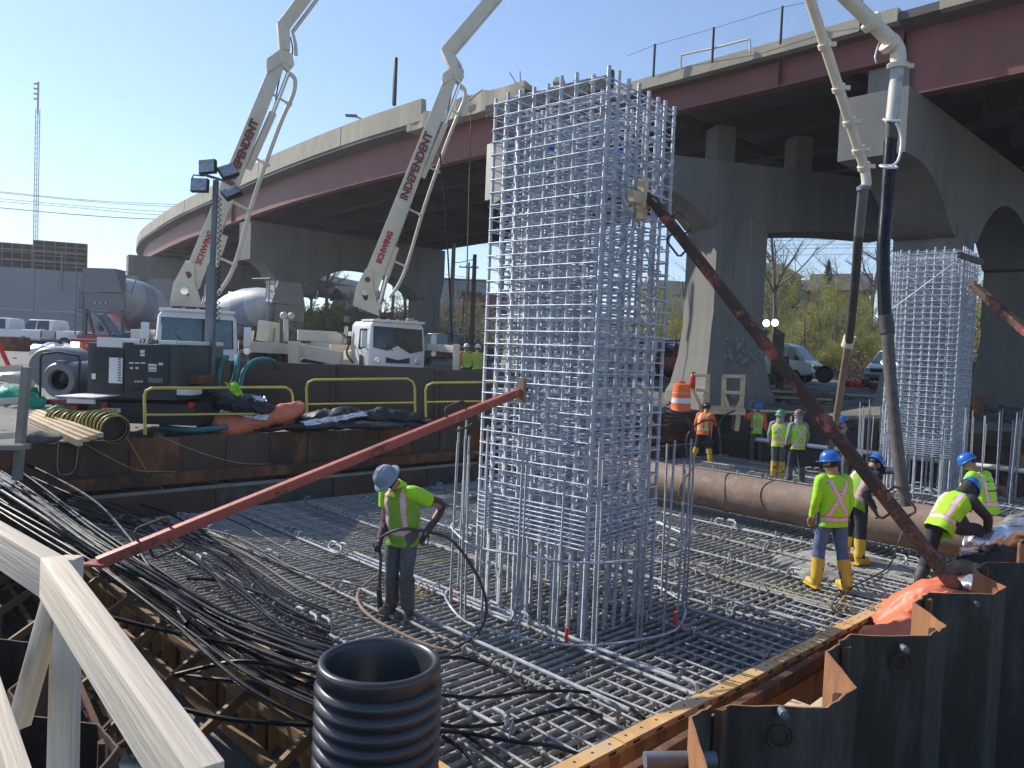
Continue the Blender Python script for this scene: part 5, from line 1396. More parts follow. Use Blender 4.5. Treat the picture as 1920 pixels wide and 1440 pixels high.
# ---------------------------------------------------------------- black cables sweeping into the pit
ORD = ('first', 'second', 'third', 'fourth', 'fifth', 'sixth', 'seventh', 'eighth', 'ninth', 'tenth', 'eleventh', 'twelfth', 'last')
def cable(pp, r, lb, grp, mt='cable'):
    r = r*1.35
    P = [atZ(x, y, z) for x, y, z in pp]
    return hose(P, r, 'cable', lb, mt, 'cable', grp, k=7)
RC = random.Random(21); CK = []
def jit(pts, s, js, jz):
    out = []; s1 = RC.uniform(-1, 1)*6.5*(abs(js[1]) < 9.5) + s*(abs(js[1]) >= 9.5); ph = RC.uniform(0, 6); am = RC.uniform(4, 13)
    for i, (x, y, z) in enumerate(pts):
        t = i/(len(pts)-1); sv = s+(s1-s)*min(1, t*1.3); out.append((x+sv*js[0]*(1-.5*t), y+sv*js[1]+am*sin(ph+t*4.5), z+jz*sin(ph*2+t*6)))
    return out
main = [(-60, 855, 1.0), (60, 930, .85), (170, 1010, .75), (290, 1085, .6), (420, 1165, .42), (540, 1215, .38), (640, 1250, .36), (760, 1290, .3)]
for k in range(13):
    s = k-6; cable(jit(main, s, (3, 5.5), .05), .0155+RC.uniform(-.002, .003), ORD[k]+' thick black cable from the top of the dense bundle passing the timber post', 'main black cable bundle')
m2 = [(-60, 900, .9), (80, 985, .7), (200, 1060, .6), (330, 1150, .4), (450, 1240, .25), (600, 1310, .2), (720, 1345, .2)]
for k in range(7):
    s = k-3; cable(jit(m2, s, (3, 9), .05), .014, ORD[k]+' black cable down in the lower bundle sagging over the form ribs', 'lower black cable bundle')
m3 = [(-60, 905, .6), (90, 935, .5), (200, 965, .3), (330, 1010, .12), (440, 1080, .10), (520, 1150, .10), (620, 1195, .12)]
for k in range(9):
    s = k-4; cable(jit(m3, s, (3, 8), .04), .011, ORD[k]+' thin black cable, counted from above, fanning out over the rebar at left', 'fanned black cables')
m4 = [(-40, 915, .5), (80, 948, .35), (190, 975, .15), (330, 990, .08), (440, 1015, .06), (560, 1080, .07), (680, 1110, .06)]
for k in range(6):
    s = k-2; cable(jit(m4, s, (4, 7), .03), .009, ORD[k]+' slim dusty cable, counted from above, lying flat on the bars at left', 'flat black cables', 'cabledusty')
cable([(-30, 838, 1.0), (70, 880, .9), (170, 935, .8), (235, 1000, .7), (290, 1080, .5), (350, 1170, .4)], .018, 'single black cable crossing over the red brace at its low end', None)
cable([(60, 895, .8), (140, 930, .7), (230, 960, .5), (300, 1000, .3), (390, 1070, .15), (430, 1120, .1)], .014, 'black cable passing under the red brace', None)
for i, pp in enumerate(([(350, 1085, .1), (420, 1090, .08), (500, 1118, .09), (560, 1150, .1), (610, 1190, .1)], [(330, 1265, .1), (450, 1240, .3), (560, 1255, .3), (650, 1262, .3)], [(345, 1330, .1), (440, 1350, .1), (560, 1358, .1), (660, 1362, .15)],
                        [(330, 1265, .0), (420, 1275, .1), (520, 1282, .1), (620, 1278, .2)], [(200, 1155, .4), (300, 1180, .35), (420, 1205, .3), (560, 1232, .3), (640, 1240, .3)], [(380, 1168, .25), (480, 1195, .25), (580, 1212, .25), (640, 1218, .25)])):
    cable(pp, .015, ORD[i]+' of six stray black cables crossing above the left form', 'stray black cables')
for pp in ([(800, 1300, .15), (900, 1308, .1), (1000, 1297, .07), (1090, 1297, .06), (1160, 1315, .05), (1205, 1345, .05), (1218, 1358, .02)],
           [(790, 1370, .3), (870, 1374, .12), (960, 1390, .06), (1040, 1400, .06), (1100, 1420, .05)], [(800, 1350, .2), (850, 1362, .1), (950, 1356, .06), (1040, 1332, .06), (1090, 1328, .06), (1130, 1345, .04)],
           [(790, 1240, .2), (850, 1232, .1), (900, 1242, .06), (950, 1262, .06), (985, 1290, .03)], [(830, 1380, .12), (870, 1410, .08), (900, 1450, .07)], [(860, 1372, .1), (900, 1395, .08), (960, 1440, .07)]):
    CK.append(1); cable(pp, .0115, ORD[len(CK)-1]+' of six black cables trailing over the bars right of the corrugated pipe', 'cables right of the corrugated pipe')
# fallen steel lying in the water at lower left
for (x0, y0, x1, y1, w) in ((-20, 1040, 70, 1190, .06), (30, 1060, 115, 1200, .05), (0, 1110, 70, 1075, .05), (-10, 1235, 40, 1225, .09), (130, 1240, 215, 1440, .05), (150, 1200, 230, 1400, .035), (60, 1300, 200, 1235, .04), (170, 1390, 260, 1300, .03), (190, 1420, 290, 1350, .03)):
    tag(MB().beam(atZ(x0, y0, -.6), atZ(x1, y1, -.8), w, w).build('steel_offcut', [M['rust']], bevel=.004), 'rusty steel offcut lying half in the dark water under the timber rail', 'steel offcut', 'steel offcuts in the water')
# ============================================================ VEHICLES AND PLANT
def lpart(mb, name, mt, parent, **k):
    o = bpy.data.objects.new(name, mb.mesh(name, mt, **k)); COL.objects.link(o); o.parent = parent; return o
def wheel(parent, c, r, w, mt='whitepaint', axis=(0, 1, 0), dual=False):
    o = lpart(MB().lathe([(r*.62, -w/2), (r*.93, -w/2), (r, -w/2+.03), (r, w/2-.03), (r*.93, w/2), (r*.62, w/2)], c, axis, 24), 'wheel', M['rubber'], parent)
    lpart(MB().lathe([(0, w*.2), (r*.2, w*.22), (r*.25, w*.12), (r*.5, w*.1), (r*.6, w*.42), (r*.64, w*.46), (r*.64, -w*.46), (r*.5, -w*.1), (0, -w*.15)], c, axis, 20), 'rim', M[mt], o)
    return o
def sect_body(stations, mt, name, parent, n=0):
    """stations: x, zbot, zbelt, ztop, half width at sill, at belt, at top"""
    mb = MB(); k = 10
    for (x, zb, zm, zt, wb, wm, wt) in stations:
        for (y, z) in ((-wb*.9, zb), (-wb, zb+.08), (-wm, zm), (-wt, zt-.04), (-wt*.8, zt), (wt*.8, zt), (wt, zt-.04), (wm, zm), (wb, zb+.08), (wb*.9, zb)): mb.v.append((x, y, z))
    for i in range(len(stations)-1):
        for j in range(k):
            q = i*k+j; q2 = i*k+(j+1) % k; mb.f.append((q, q2, q2+k, q+k)); mb.m.append(0)
    mb.f.append(tuple(range(k))); mb.m.append(0); mb.f.append(tuple((len(stations)-1)*k+j for j in reversed(range(k)))); mb.m.append(0)
    return lpart(mb, name, mt, parent, bevel=.025, angle=35)
def pane(poly, th, mt, name, parent):
    P = [V(p) for p in poly]; n = (P[1]-P[0]).cross(P[2]-P[0]).normalized()
    return lpart(MB().prism([p - n*th for p in P], n*th*2), name, mt, parent, smooth=False)
def van(label, loc, rz, group=None, mt='whitepaint', L=5.4):
    t = thing('parked_van', label, 'van', loc, group, local=True, rz=rz)     # forward = +x
    sect_body([(-L/2, .45, 1.2, 2.15, .93, .96, .86), (-L/2+.25, .38, 1.2, 2.22, .97, 1.0, .88), (1.0, .38, 1.2, 2.22, .98, 1.0, .88), (1.55, .38, 1.2, 2.05, .98, 1.0, .80), (2.25, .42, 1.2, 1.28, .96, .97, .84), (L/2-.02, .46, 1.0, 1.08, .9, .9, .72)], M[mt], 'body', t)
    pane([(1.60, -.72, 2.0), (1.60, .72, 2.0), (2.24, .80, 1.30), (2.24, -.80, 1.30)], .02, M['glass'], 'windscreen', t)
    for s in (-1, 1):
        pane([(1.25, s*.955, 1.28), (2.0, s*.955, 1.28), (1.55, s*.87, 1.92), (1.25, s*.87, 1.95)], .03, M['glass'], 'side_window', t)
        pane([(.15, s*.965, 1.28), (1.15, s*.965, 1.28), (1.15, s*.88, 1.95), (.15, s*.88, 1.95)], .03, M['glass'], 'side_window', t)
        pane([(-1.1, s*.965, 1.28), (.0, s*.965, 1.28), (.0, s*.88, 1.95), (-1.1, s*.88, 1.95)], .03, M['glass'], 'side_window', t)
        lpart(MB().box((1.85, s*1.1, 1.38), (.12, .2, .26)), 'mirror', M['blackmetal'], t, bevel=.02)
        lpart(MB().box((L/2-.06, s*.68, .95), (.12, .32, .22)), 'headlight', M['chrome'], t, bevel=.03)
        for x in (1.75, -1.6): wheel(t, (x, s*.88, .36), .36, .24, 'midgrey')
    lpart(MB().box((L/2+.01, 0, .86), (.05, .95, .22)), 'grille', M['blackmetal'], t, bevel=.02)
    lpart(MB().box((L/2-.02, 0, .52), (.14, 1.75, .2)), 'bumper', M['midgrey'], t, bevel=.03)
    return t
def pickup(label, loc, rz, mt='whitepaint', group=None, rack=False):
    t = thing('pickup_truck', label, 'pickup', loc, group, local=True, rz=rz)
    sect_body([(.75, .55, 1.2, 1.22, .95, .97, .9), (2.0, .55, 1.15, 1.2, .95, .96, .88), (2.9, .6, 1.1, 1.15, .9, .92, .8)], M[mt], 'bonnet', t)
    sect_body([(-1.2, .5, 1.2, 1.92, .95, .97, .74), (-.9, .5, 1.2, 1.96, .95, .98, .76), (.5, .5, 1.2, 1.95, .95, .98, .76), (1.15, .5, 1.2, 1.24, .95, .97, .85)], M[mt], 'cab', t)
    sect_body([(-3.1, .6, 1.1, 1.28, .95, .97, .95), (-1.15, .6, 1.1, 1.28, .95, .97, .95)], M[mt], 'bed', t)
    pane([(.55, -.68, 1.9), (.55, .68, 1.9), (1.12, .80, 1.28), (1.12, -.80, 1.28)], .02, M['glass'], 'windscreen', t)
    for s in (-1, 1):
        pane([(-.05, s*.94, 1.25), (.95, s*.94, 1.25), (.5, s*.79, 1.86), (-.05, s*.79, 1.88)], .03, M['glass'], 'side_window', t)
        pane([(-1.0, s*.94, 1.25), (-.15, s*.94, 1.25), (-.15, s*.79, 1.88), (-.9, s*.79, 1.88)], .03, M['glass'], 'side_window', t)
        lpart(MB().box((.85, s*1.12, 1.35), (.14, .26, .24)), 'mirror', M['blackmetal'], t, bevel=.02)
        lpart(MB().box((-3.1, s*.85, 1.0), (.06, .16, .4)), 'tail_light', M['redlens'], t, bevel=.01)
        for x in (2.0, -2.1):
            wheel(t, (x, s*.86, .42), .42, .26, 'midgrey')
        lpart(MB().lathe([(.5, -.02), (.56, -.02), (.56, .03), (.5, .03)], (2.0, s*.96, .44), (0, 1, 0), 24), 'wheel_arch', M['blackmetal'], t)
        lpart(MB().box((.2, s*.985, 1.05), (.18, .03, .04)), 'door_handle', M['blackmetal'], t)
        lpart(MB().box((2.88, s*.72, .95), (.1, .34, .28)), 'headlight', M['chrome'], t, bevel=.02)
    lpart(MB().box((2.93, 0, .9), (.06, 1.1, .4)), 'grille', M['blackmetal'], t, bevel=.02)
    lpart(MB().box((-3.14, 0, .62), (.12, 1.8, .16)), 'bumper', M['midgrey'], t, bevel=.02)
    if rack:
        mb = MB()
        for x in (-3.0, -1.3):
            for s in (-1, 1): mb.beam((x, s*.85, 1.2), (x, s*.85, 2.1), .06, .06)
            mb.beam((x, -.85, 2.1), (x, .85, 2.1), .06, .06)
        for s in (-1, 1): mb.beam((-3.1, s*.85, 2.1), (1.0, s*.85, 2.1), .06, .06)
        lpart(mb, 'rack', M['blackmetal'], t)
    return t
def gp(px, Y, dz=0):
    p = atY(px, 660, Y); return V((p.x, p.y, ground_h(p.x, p.y)+dz))
pickup('white crew-cab pickup with lettered door parked before the retaining wall', gp(82, 52), radians(176))
put_text('INSPECT', .26, M['letterred'], None, gp(90, 52)+V((0, -1.03, 1.02)), (1, -.08, 0), UP, name='door_lettering')
_dl = [o for o in COL.objects if o.name == 'door_lettering'][0]
_pk = [o for o in COL.objects if o.name == 'pickup_truck'][0]
bpy.context.view_layer.update(); _dl.parent = _pk; _dl.matrix_parent_inverse = _pk.matrix_world.inverted()
pickup('white pickup cut off by the left edge of the photo', gp(-5, 49), radians(184))
van('white passenger van with dark windows, nearest behind the orange-vested man', gp(1448, 45), radians(-42))
van('white van partly hidden by the pier and the rusty brace', gp(1392, 48.5), radians(-40))
van('white van standing alone at right by the hillside, left of the far cage', gp(1700, 47), radians(-150))
pickup('dark red pickup with a rack, seen from the back between cage and pier', gp(1283, 41), radians(95), 'redpaint', rack=True)
van('white van half seen through the right side of the near cage', gp(1215, 44), radians(15))
pickup('black pickup behind the right pump truck and the two workers', gp(830, 44), radians(150), 'blackpaint')

# -- low cab of the concrete pump trucks
def pump_truck(label, base, fwd_deg, dark_front, seed):
    """origin on the ground under the front bumper centre; forward = -y local"""
    t = thing('pump_truck', label, 'concrete pump truck', base, local=True, rz=radians(fwd_deg))
    W_ = 1.22; H0, H1 = .95, 2.72
    cabm = 'whitepaint'
    mb = MB()   # cab shell: front profile in x-z swept in y with tapered nose
    secs = [(0.0, 1.0), (.10, 1.035), (1.9, 1.035)]
    prof = [(-1.16, H0), (1.16, H0), (1.20, 1.7), (1.14, 2.55), (1.02, H1), (-1.02, H1), (-1.14, 2.55), (-1.20, 1.7)]
    for (y, s) in secs:
        for (x, z) in prof: mb.v.append((x*s/1.035, y + (.10 if z > 2.4 else (0.05 if z > 1.75 else 0)), z))
    k = len(prof)
    for i in range(2):
        for j in range(k):
            q = i*k+j; q2 = i*k+(j+1) % k; mb.f.append((q, q2, q2+k, q+k)); mb.m.append(0)
    mb.f.append(tuple(range(k))); mb.m.append(0); mb.f.append(tuple(2*k+j for j in reversed(range(k)))); mb.m.append(0)
    cab = lpart(mb, 'cab', M[cabm], t, bevel=.035, angle=30)
    lpart(MB().box((0, .55, H1+.02), (2.2, 1.2, .09)), 'roof_cap', M['whitepaint'], cab, bevel=.03)
    # windscreen with notched lower edge
    ws = [(-1.0, 1.72), (-.42, 1.62), (-.1, 1.78), (0, 1.82), (.12, 1.74), (.5, 1.55), (1.02, 1.66), (1.0, 2.45), (-.98, 2.5)] if not dark_front else [(-1.03, 1.62), (1.03, 1.62), (1.0, 2.48), (-1.0, 2.48)]
    P = [(x, max(0, .1176*(z-1.7))-.016, z) for x, z in ws]
    sill = lpart(MB().prism([V(p)+V((0, -.006, 0)) for p in [(x*1.04, y+.012, z+(z-2.05)*.06) for x, y, z in P]], (0, .03, 0)), 'windscreen_seal', M['blackmetal'], cab, smooth=False)
    lpart(MB().prism([V(p)+V((0, -.02, 0)) for p in P], (0, .02, 0)), 'windscreen', M['tintglass'] if dark_front else M['glass'], cab, smooth=False)
    if dark_front: lpart(MB().box((.18, -.0, 2.05), (.10, .05, .9)), 'centre_post', M['blackmetal'], cab)
    for x0, x1, z1 in ((-.25, -.62, 1.98), (.55, .2, 2.05)):
        lpart(MB().beam((x0, -.05, 1.6), (x1, -.01, z1), .02, .03), 'wiper', M['blackmetal'], cab)
    for s in (-1, 1):
        pane([(s*1.215, .30, 1.62), (s*1.215, 1.05, 1.62), (s*1.165, 1.05, 2.42), (s*1.165, .38, 2.42)], .015, M['glass'], 'side_window', cab)
        lpart(MB().box((s*1.225, .75, 1.15), (.03, .3, .5)), 'lower_door_glass', M['glass'], cab, bevel=.02)
        lpart(MB().box((s*1.23, .22, 1.45), (.03, .03, .9)), 'grab_handle', M['chrome'], cab)
        lpart(MB().box((s*1.47, -.12, 2.0), (.22, .12, .62)), 'mirror', M['whitepaint'], cab, bevel=.02)
        lpart(MB().tube([(s*1.18, .1, 2.4), (s*1.45, -.1, 2.36), (s*1.45, -.1, 1.65), (s*1.2, .1, 1.6)], .015, 6), 'mirror_arm', M['blackmetal'], cab)
        o = lpart(MB().lathe([(.13, 0), (.13, -.03), (.10, -.04), (0, -.02)], (s*.86, .0, 1.22), (0, 1, 0), 18), 'headlight', M['chrome'], cab)
        lpart(MB().cyl((s*1.47, -.15, 1.55), .11, .05, (0, 1, 0), 14), 'round_mirror', M['chrome'], cab)
        wheel(t, (s*1.05, .95, .52), .52, .32, 'whitepaint', (1, 0, 0))
    for k_ in range(5):
        lpart(MB().box((-.8+.4*k_, .12, H1+.09), (.10, .08, .05)), 'marker_light', M['amber'], cab, bevel=.015)
    lpart(MB().box((.75, .6, H1+.14), (.3, .25, .14)), 'beacon', M['lampglass'], cab, bevel=.03)
    if dark_front:
        mbg = MB().box((-.55, -.03, 1.38), (.5, .02, .12)); mbg.box((.12, -.03, 1.38), (.5, .02, .12)); lpart(mbg, 'grille', M['blackmetal'], cab)
        lpart(MB().box((0, -.06, 1.12), (1.9, .08, .55)), 'black_front_panel', M['blackmetal'], cab, bevel=.05)
    else:
        lpart(MB().prism([(-.5, -.035, 1.12), (.5, -.035, 1.12), (.5, -.035, 1.34), (.1, -.035, 1.26), (0, -.035, 1.24), (-.1, -.035, 1.26), (-.5, -.035, 1.34)], (0, .03, 0)), 'grille', M['blackmetal'], cab, smooth=False)
    lpart(MB().box((0, -.06, .80), (2.3, .16, .28)), 'bumper', M['blackmetal'], t, bevel=.03)
    # chassis, turret and folded outriggers
    lpart(MB().box((0, 5.2, 1.0), (.95, 9.4, .34)), 'chassis', M['cream'], t, bevel=.02)
    for yy in (6.6, 7.9):
        for s in (-1, 1): wheel(t, (s*1.0, yy, .52), .52, .5, 'whitepaint', (1, 0, 0))
    lpart(MB().box((0, 6.6, 1.6), (2.2, 4.2, .35)), 'deck', M['cream'], t, bevel=.02)
    lpart(MB().box((-.7, 6.2, 2.0), (.7, 2.4, .55)), 'water_tank', M['cream'], t, bevel=.05)
    lpart(MB().lathe([(.95, 0), (.95, .35), (.62, .42), (.62, .98), (.78, 1.0), (.78, 1.18), (.55, 1.2)], (0, 3.2, 1.15), n=28), 'pedestal', M['cream'], t)
    lpart(MB().lathe([(.80, 0), (.98, .0), (.98, .24), (.80, .24)], (0, 3.2, 2.72), n=32), 'slew_ring', M['blackmetal'], t)
    return t
def arm_box(p0, p1, w, h0, h1, side, mt='cream'):
    return MB().beam(p0, p1, w, h0, up=side, w1=w*.92, h1=h1)
def boom(truck, base, knee, tip_pts, Y0, side_px, letters, base_w=.62, knee_w=.46, txt_scale=1.0, mirror=False):
    """main arm between two world points with a folding second arm; everything is parented to the truck"""
    bpy.context.view_layer.update(); inv = truck.matrix_world.inverted()
    def wp(mb, name, mt, parent=None, **k):
        mb.v = [tuple(inv @ V(p)) for p in mb.v]; return lpart(mb, name, mt, parent or truck, **k)
    base, knee = V(base), V(knee); d = (knee-base).normalized(); vw = ((base+knee)/2-EYE).normalized()
    nrm = vw.cross(d).normalized()            # in-picture normal of the arm (points right)
    if nrm.x < 0: nrm = -nrm
    fw_ = d.cross(nrm).normalized()
    # turret head with two cheek plates and pin
    for s in (-1, 1):
        c = base + fw_*s*.30
        poly = [c-UP*.75-nrm*.6, c-UP*.75+nrm*.6, c-UP*.1+nrm*.42, c+d*.35+nrm*.12, c+d*1.0-nrm*.12, c+d*.95-nrm*.42, c+d*.1-nrm*.52]
        wp(MB().prism([p-fw_*.03 for p in poly], fw_*.06), 'turret_cheek', M['cream'], smooth=False)
        wp(MB().cyl(c-UP*.2-nrm*.12, .17, .085, fw_, 16), 'cheek_hole', M['blackmetal']); wp(MB().cyl(c+d*.55-nrm*.18, .12, .09, fw_, 16), 'cheek_hole', M['rust'])
    wp(MB().tube([base-fw_*.42-nrm*.1, base+fw_*.42-nrm*.1], .13, 14), 'turret_pin', M['chrome'])
    wp(MB().tube([base+nrm*.55-UP*.35-fw_*.35, base+nrm*.55-UP*.35+fw_*.35], .12, 14), 'ram_pin', M['cream'])
    arm = wp(MB().beam(base+d*.2, knee, .42, base_w, up=nrm, w1=.34, h1=knee_w), 'main_arm', M['cream'], bevel=.02)
    # lift ram from turret to arm
    L = (knee-base).length
    wp(MB().tube([base+nrm*.55-UP*.35, base+nrm*.5+d*1.1], .11, 12), 'lift_ram', M['chrome'])
    wp(MB().tube([base+nrm*.5+d*1.0, base+nrm*.42+d*2.3], .15, 12), 'lift_cylinder', M['cream'])
    # upper ram driving the knee
    u0, u1, u2 = base+d*(L*.55)+nrm*(knee_w*.55+.12), base+d*(L*.80)+nrm*(knee_w*.5+.22), knee+nrm*.42-d*.2
    wp(MB().tube([u0, u1], .13, 12), 'knee_cylinder', M['cream']); wp(MB().tube([u1, u2], .075, 12), 'knee_rod', M['chrome'])
    # cheek plates of the knee
    for s in (-1, 1):
        c = knee+fw_*s*.2
        wp(MB().prism([p-fw_*.02 for p in (c-d*.65-nrm*.2, c-d*.15+nrm*.08, c-d*.25+nrm*.38, c+d*.05+nrm*.5, c+d*.35+nrm*.3, c+d*.28-nrm*.1, c-d*.2-nrm*.38)], fw_*.04), 'knee_plate', M['cream'], smooth=False)
    for q in (knee+nrm*.05, knee-d*.45-nrm*.2, knee+nrm*.38+d*.02): wp(MB().tube([q-fw_*.28, q+fw_*.28], .10, 16), 'knee_pin', M['cream'])
    # second arm (cranked) and onward
    T = [V(p) for p in tip_pts]
    for i in range(len(T)-1):
        s0 = knee_w*(.95 if i else .8); dd_ = (T[i+1]-T[i]).normalized()
        wp(MB().beam(T[i]-dd_*.06, T[i+1]+dd_*.1, .30, s0, up=nrm, w1=.28, h1=knee_w*.95), 'upper_arm', M['cream'], bevel=.015)
    # delivery pipe with brackets and clamps
    off = knee_w*.5+.55
    pp = [base+nrm*.95+d*.2, base+nrm*(off+.35)+d*1.4, base+d*(L*.45)+nrm*(off+.12), base+d*(L*.75)+nrm*(off+.02), knee-d*.95+nrm*(off+.05), knee-d*.55+nrm*(off+.0), knee-d*.32+nrm*(off-.12), knee-d*.25+nrm*(off-.4)]
    wp(MB().tube(catmull(pp, 5), .075, 12), 'delivery_pipe', M['cream'])
    for f in (.17, .40, .60, .86):
        c = base+d*(L*f)+nrm*(off+(.33 if f < .2 else .1 if f < .7 else .03)); wp(MB().tube([c-d*.05, c+d*.05], .115, 14), 'pipe_clamp', M['cream'])
        wp(MB().tube([c, base+d*(L*f+.05)+nrm*knee_w*.4], .045, 8), 'pipe_bracket', M['cream'])
    q = [T[0]+nrm*.42, T[0].lerp(T[1], .5)+nrm*.42] + [p+nrm*.34 for p in T[1:]]
    wp(MB().tube(q, .065, 10), 'delivery_pipe', M['cream'])
    hz = [u1+nrm*.05, u1.lerp(u2, .5)+nrm*-.14, knee-d*.2+nrm*.2, T[0]+nrm*.3, T[0].lerp(T[1], .7)+nrm*.24]
    wp(MB().tube(catmull(hz, 4), .025, 6), 'hydraulic_hose', M['cable'])
    wp(MB().tube([base+d*.9+nrm*(base_w*.5+.04), base+d*(L*.55)+nrm*(knee_w*.5+.06)], .018, 6), 'hydraulic_line', M['chrome'])
    # lettering on the face towards the camera
    fv = -fw_ if fw_.dot(vw) > 0 else fw_
    for s, f0, size, mt, sx in letters:
        c = base + d*(L*f0) + fv*.232
        xd = d; yd = -nrm
        if xd.cross(yd).dot(fv) < 0: yd = nrm
        me = text_mesh(s, size, M[mt], .006, .018 if size > .3 else .008)
        Mx = Matrix((xd*sx, yd, fv)).transposed().to_4x4(); Mx.translation = c; me.transform(inv @ Mx)
        o = bpy.data.objects.new('lettering', me); COL.objects.link(o); o.parent = arm
    return arm

c1 = atY(368, 700, 24.0); T1 = pump_truck('near-left concrete pump truck with teal windscreen and tall cream boom', (c1.x, c1.y, 1.2), 23, True, 1)
bs1 = atY(352, 545, 27.2)
boom(T1, bs1, atY(524, 112, 27.0), [atY(533, 92, 27.0), atY(531, 50, 27.0), atY(640, -95, 27.0), atY(900, -420, 26)], 27, 0,
     [('INDEPENDENT', .60, .36, 'lettering', 1.0), ('SCHWING', .19, .28, 'letterred', .95)], .64, .44)
c2_ = atY(744, 720, 30.0); T2 = pump_truck('farther concrete pump truck with white cab and dark windscreen, boom across the bridge', (c2_.x, c2_.y, 1.35), 33, False, 2)
bs2 = atY(688, 550, 33.0)
boom(T2, bs2, atY(848, 140, 33.0), [atY(851, 128, 33.0), atY(838, 96, 33.0), atY(935, -18, 33.0), atY(1150, -300, 31)], 33, 0,
     [('INDEPENDENT', .58, .46, 'lettering', .98), ('SCHWING', .21, .32, 'letterred', .95)], .76, .50)
# outriggers of the second truck, extended to the left and right of its cab
def wbeam(p0, p1, w, h, name, mt, parent, **k):
    bpy.context.view_layer.update(); inv = parent.matrix_world.inverted()
    return lpart(MB().beam(inv @ V(p0), inv @ V(p1), w, h), name, M[mt], parent, bevel=.02, **k)
o1 = wbeam(atY(560, 655, 31.5), atY(462, 650, 29.5), .35, .42, 'outrigger_beam', 'cream', T2)
wbeam(atY(640, 672, 30.5), atY(550, 655, 30.5), .5, .55, 'outrigger_beam', 'cream', T2)
wbeam(atY(632, 632, 31.5), atY(558, 628, 31.0), .5, .42, 'valve_box', 'cream', T2)
wbeam(atY(552, 640, 30), atY(552, 700, 30), .4, .4, 'outrigger_leg', 'cream', T2)
wbeam(atY(800, 650, 31), atY(856, 655, 29.5), .3, .28, 'outrigger_beam', 'cream', T2)
wbeam(atY(856, 645, 29.5), atY(855, 705, 29.5), .26, .26, 'outrigger_leg', 'cream', T2)
wbeam(atY(505, 603, 31), atY(500, 640, 31), 1.2, .5, 'control_box', 'cream', T2)
wbeam(atY(615, 690, 30.3), atY(560, 684, 30.3), .3, .2, 'step_box', 'cream', T2)
inv2 = T2.matrix_world.inverted()
lpart(MB().tube([inv2 @ atY(536, 640, 30.8), inv2 @ atY(536, 598, 30.8)], .1, 10).sphere(inv2 @ atY(532, 592, 30.8), .16, 10).sphere(inv2 @ atY(546, 592, 30.8), .14, 10), 'work_lamps', M['cream'], T2)
for px, y0 in ((640, 625), (646, 612), (515, 615), (470, 620)):
    lpart(MB().tube([inv2 @ atY(px, 645, 31), inv2 @ atY(px+4, y0, 31)], .07, 8), 'bracket', M['cream'], T2)
lpart(MB().tube([inv2 @ p for p in catmull([atY(640, 625, 31), atY(655, 640, 30.6), atY(650, 662, 30.4), atY(662, 680, 30.2)], 4)], .04, 6), 'hydraulic_hose', M['cable'], T2)
wbeam(atY(207, 655, 22.6), atY(180, 760, 22.6), .5, .22, 'outrigger_leg', 'cream', T1)
wbeam(atY(170, 668, 22.6), atY(240, 672, 22.9), .3, .35, 'outrigger_beam', 'cream', T1)
wbeam(atY(255, 640, 24.5), atY(285, 640, 24.5), .7, .75, 'tool_box', 'cream', T1)

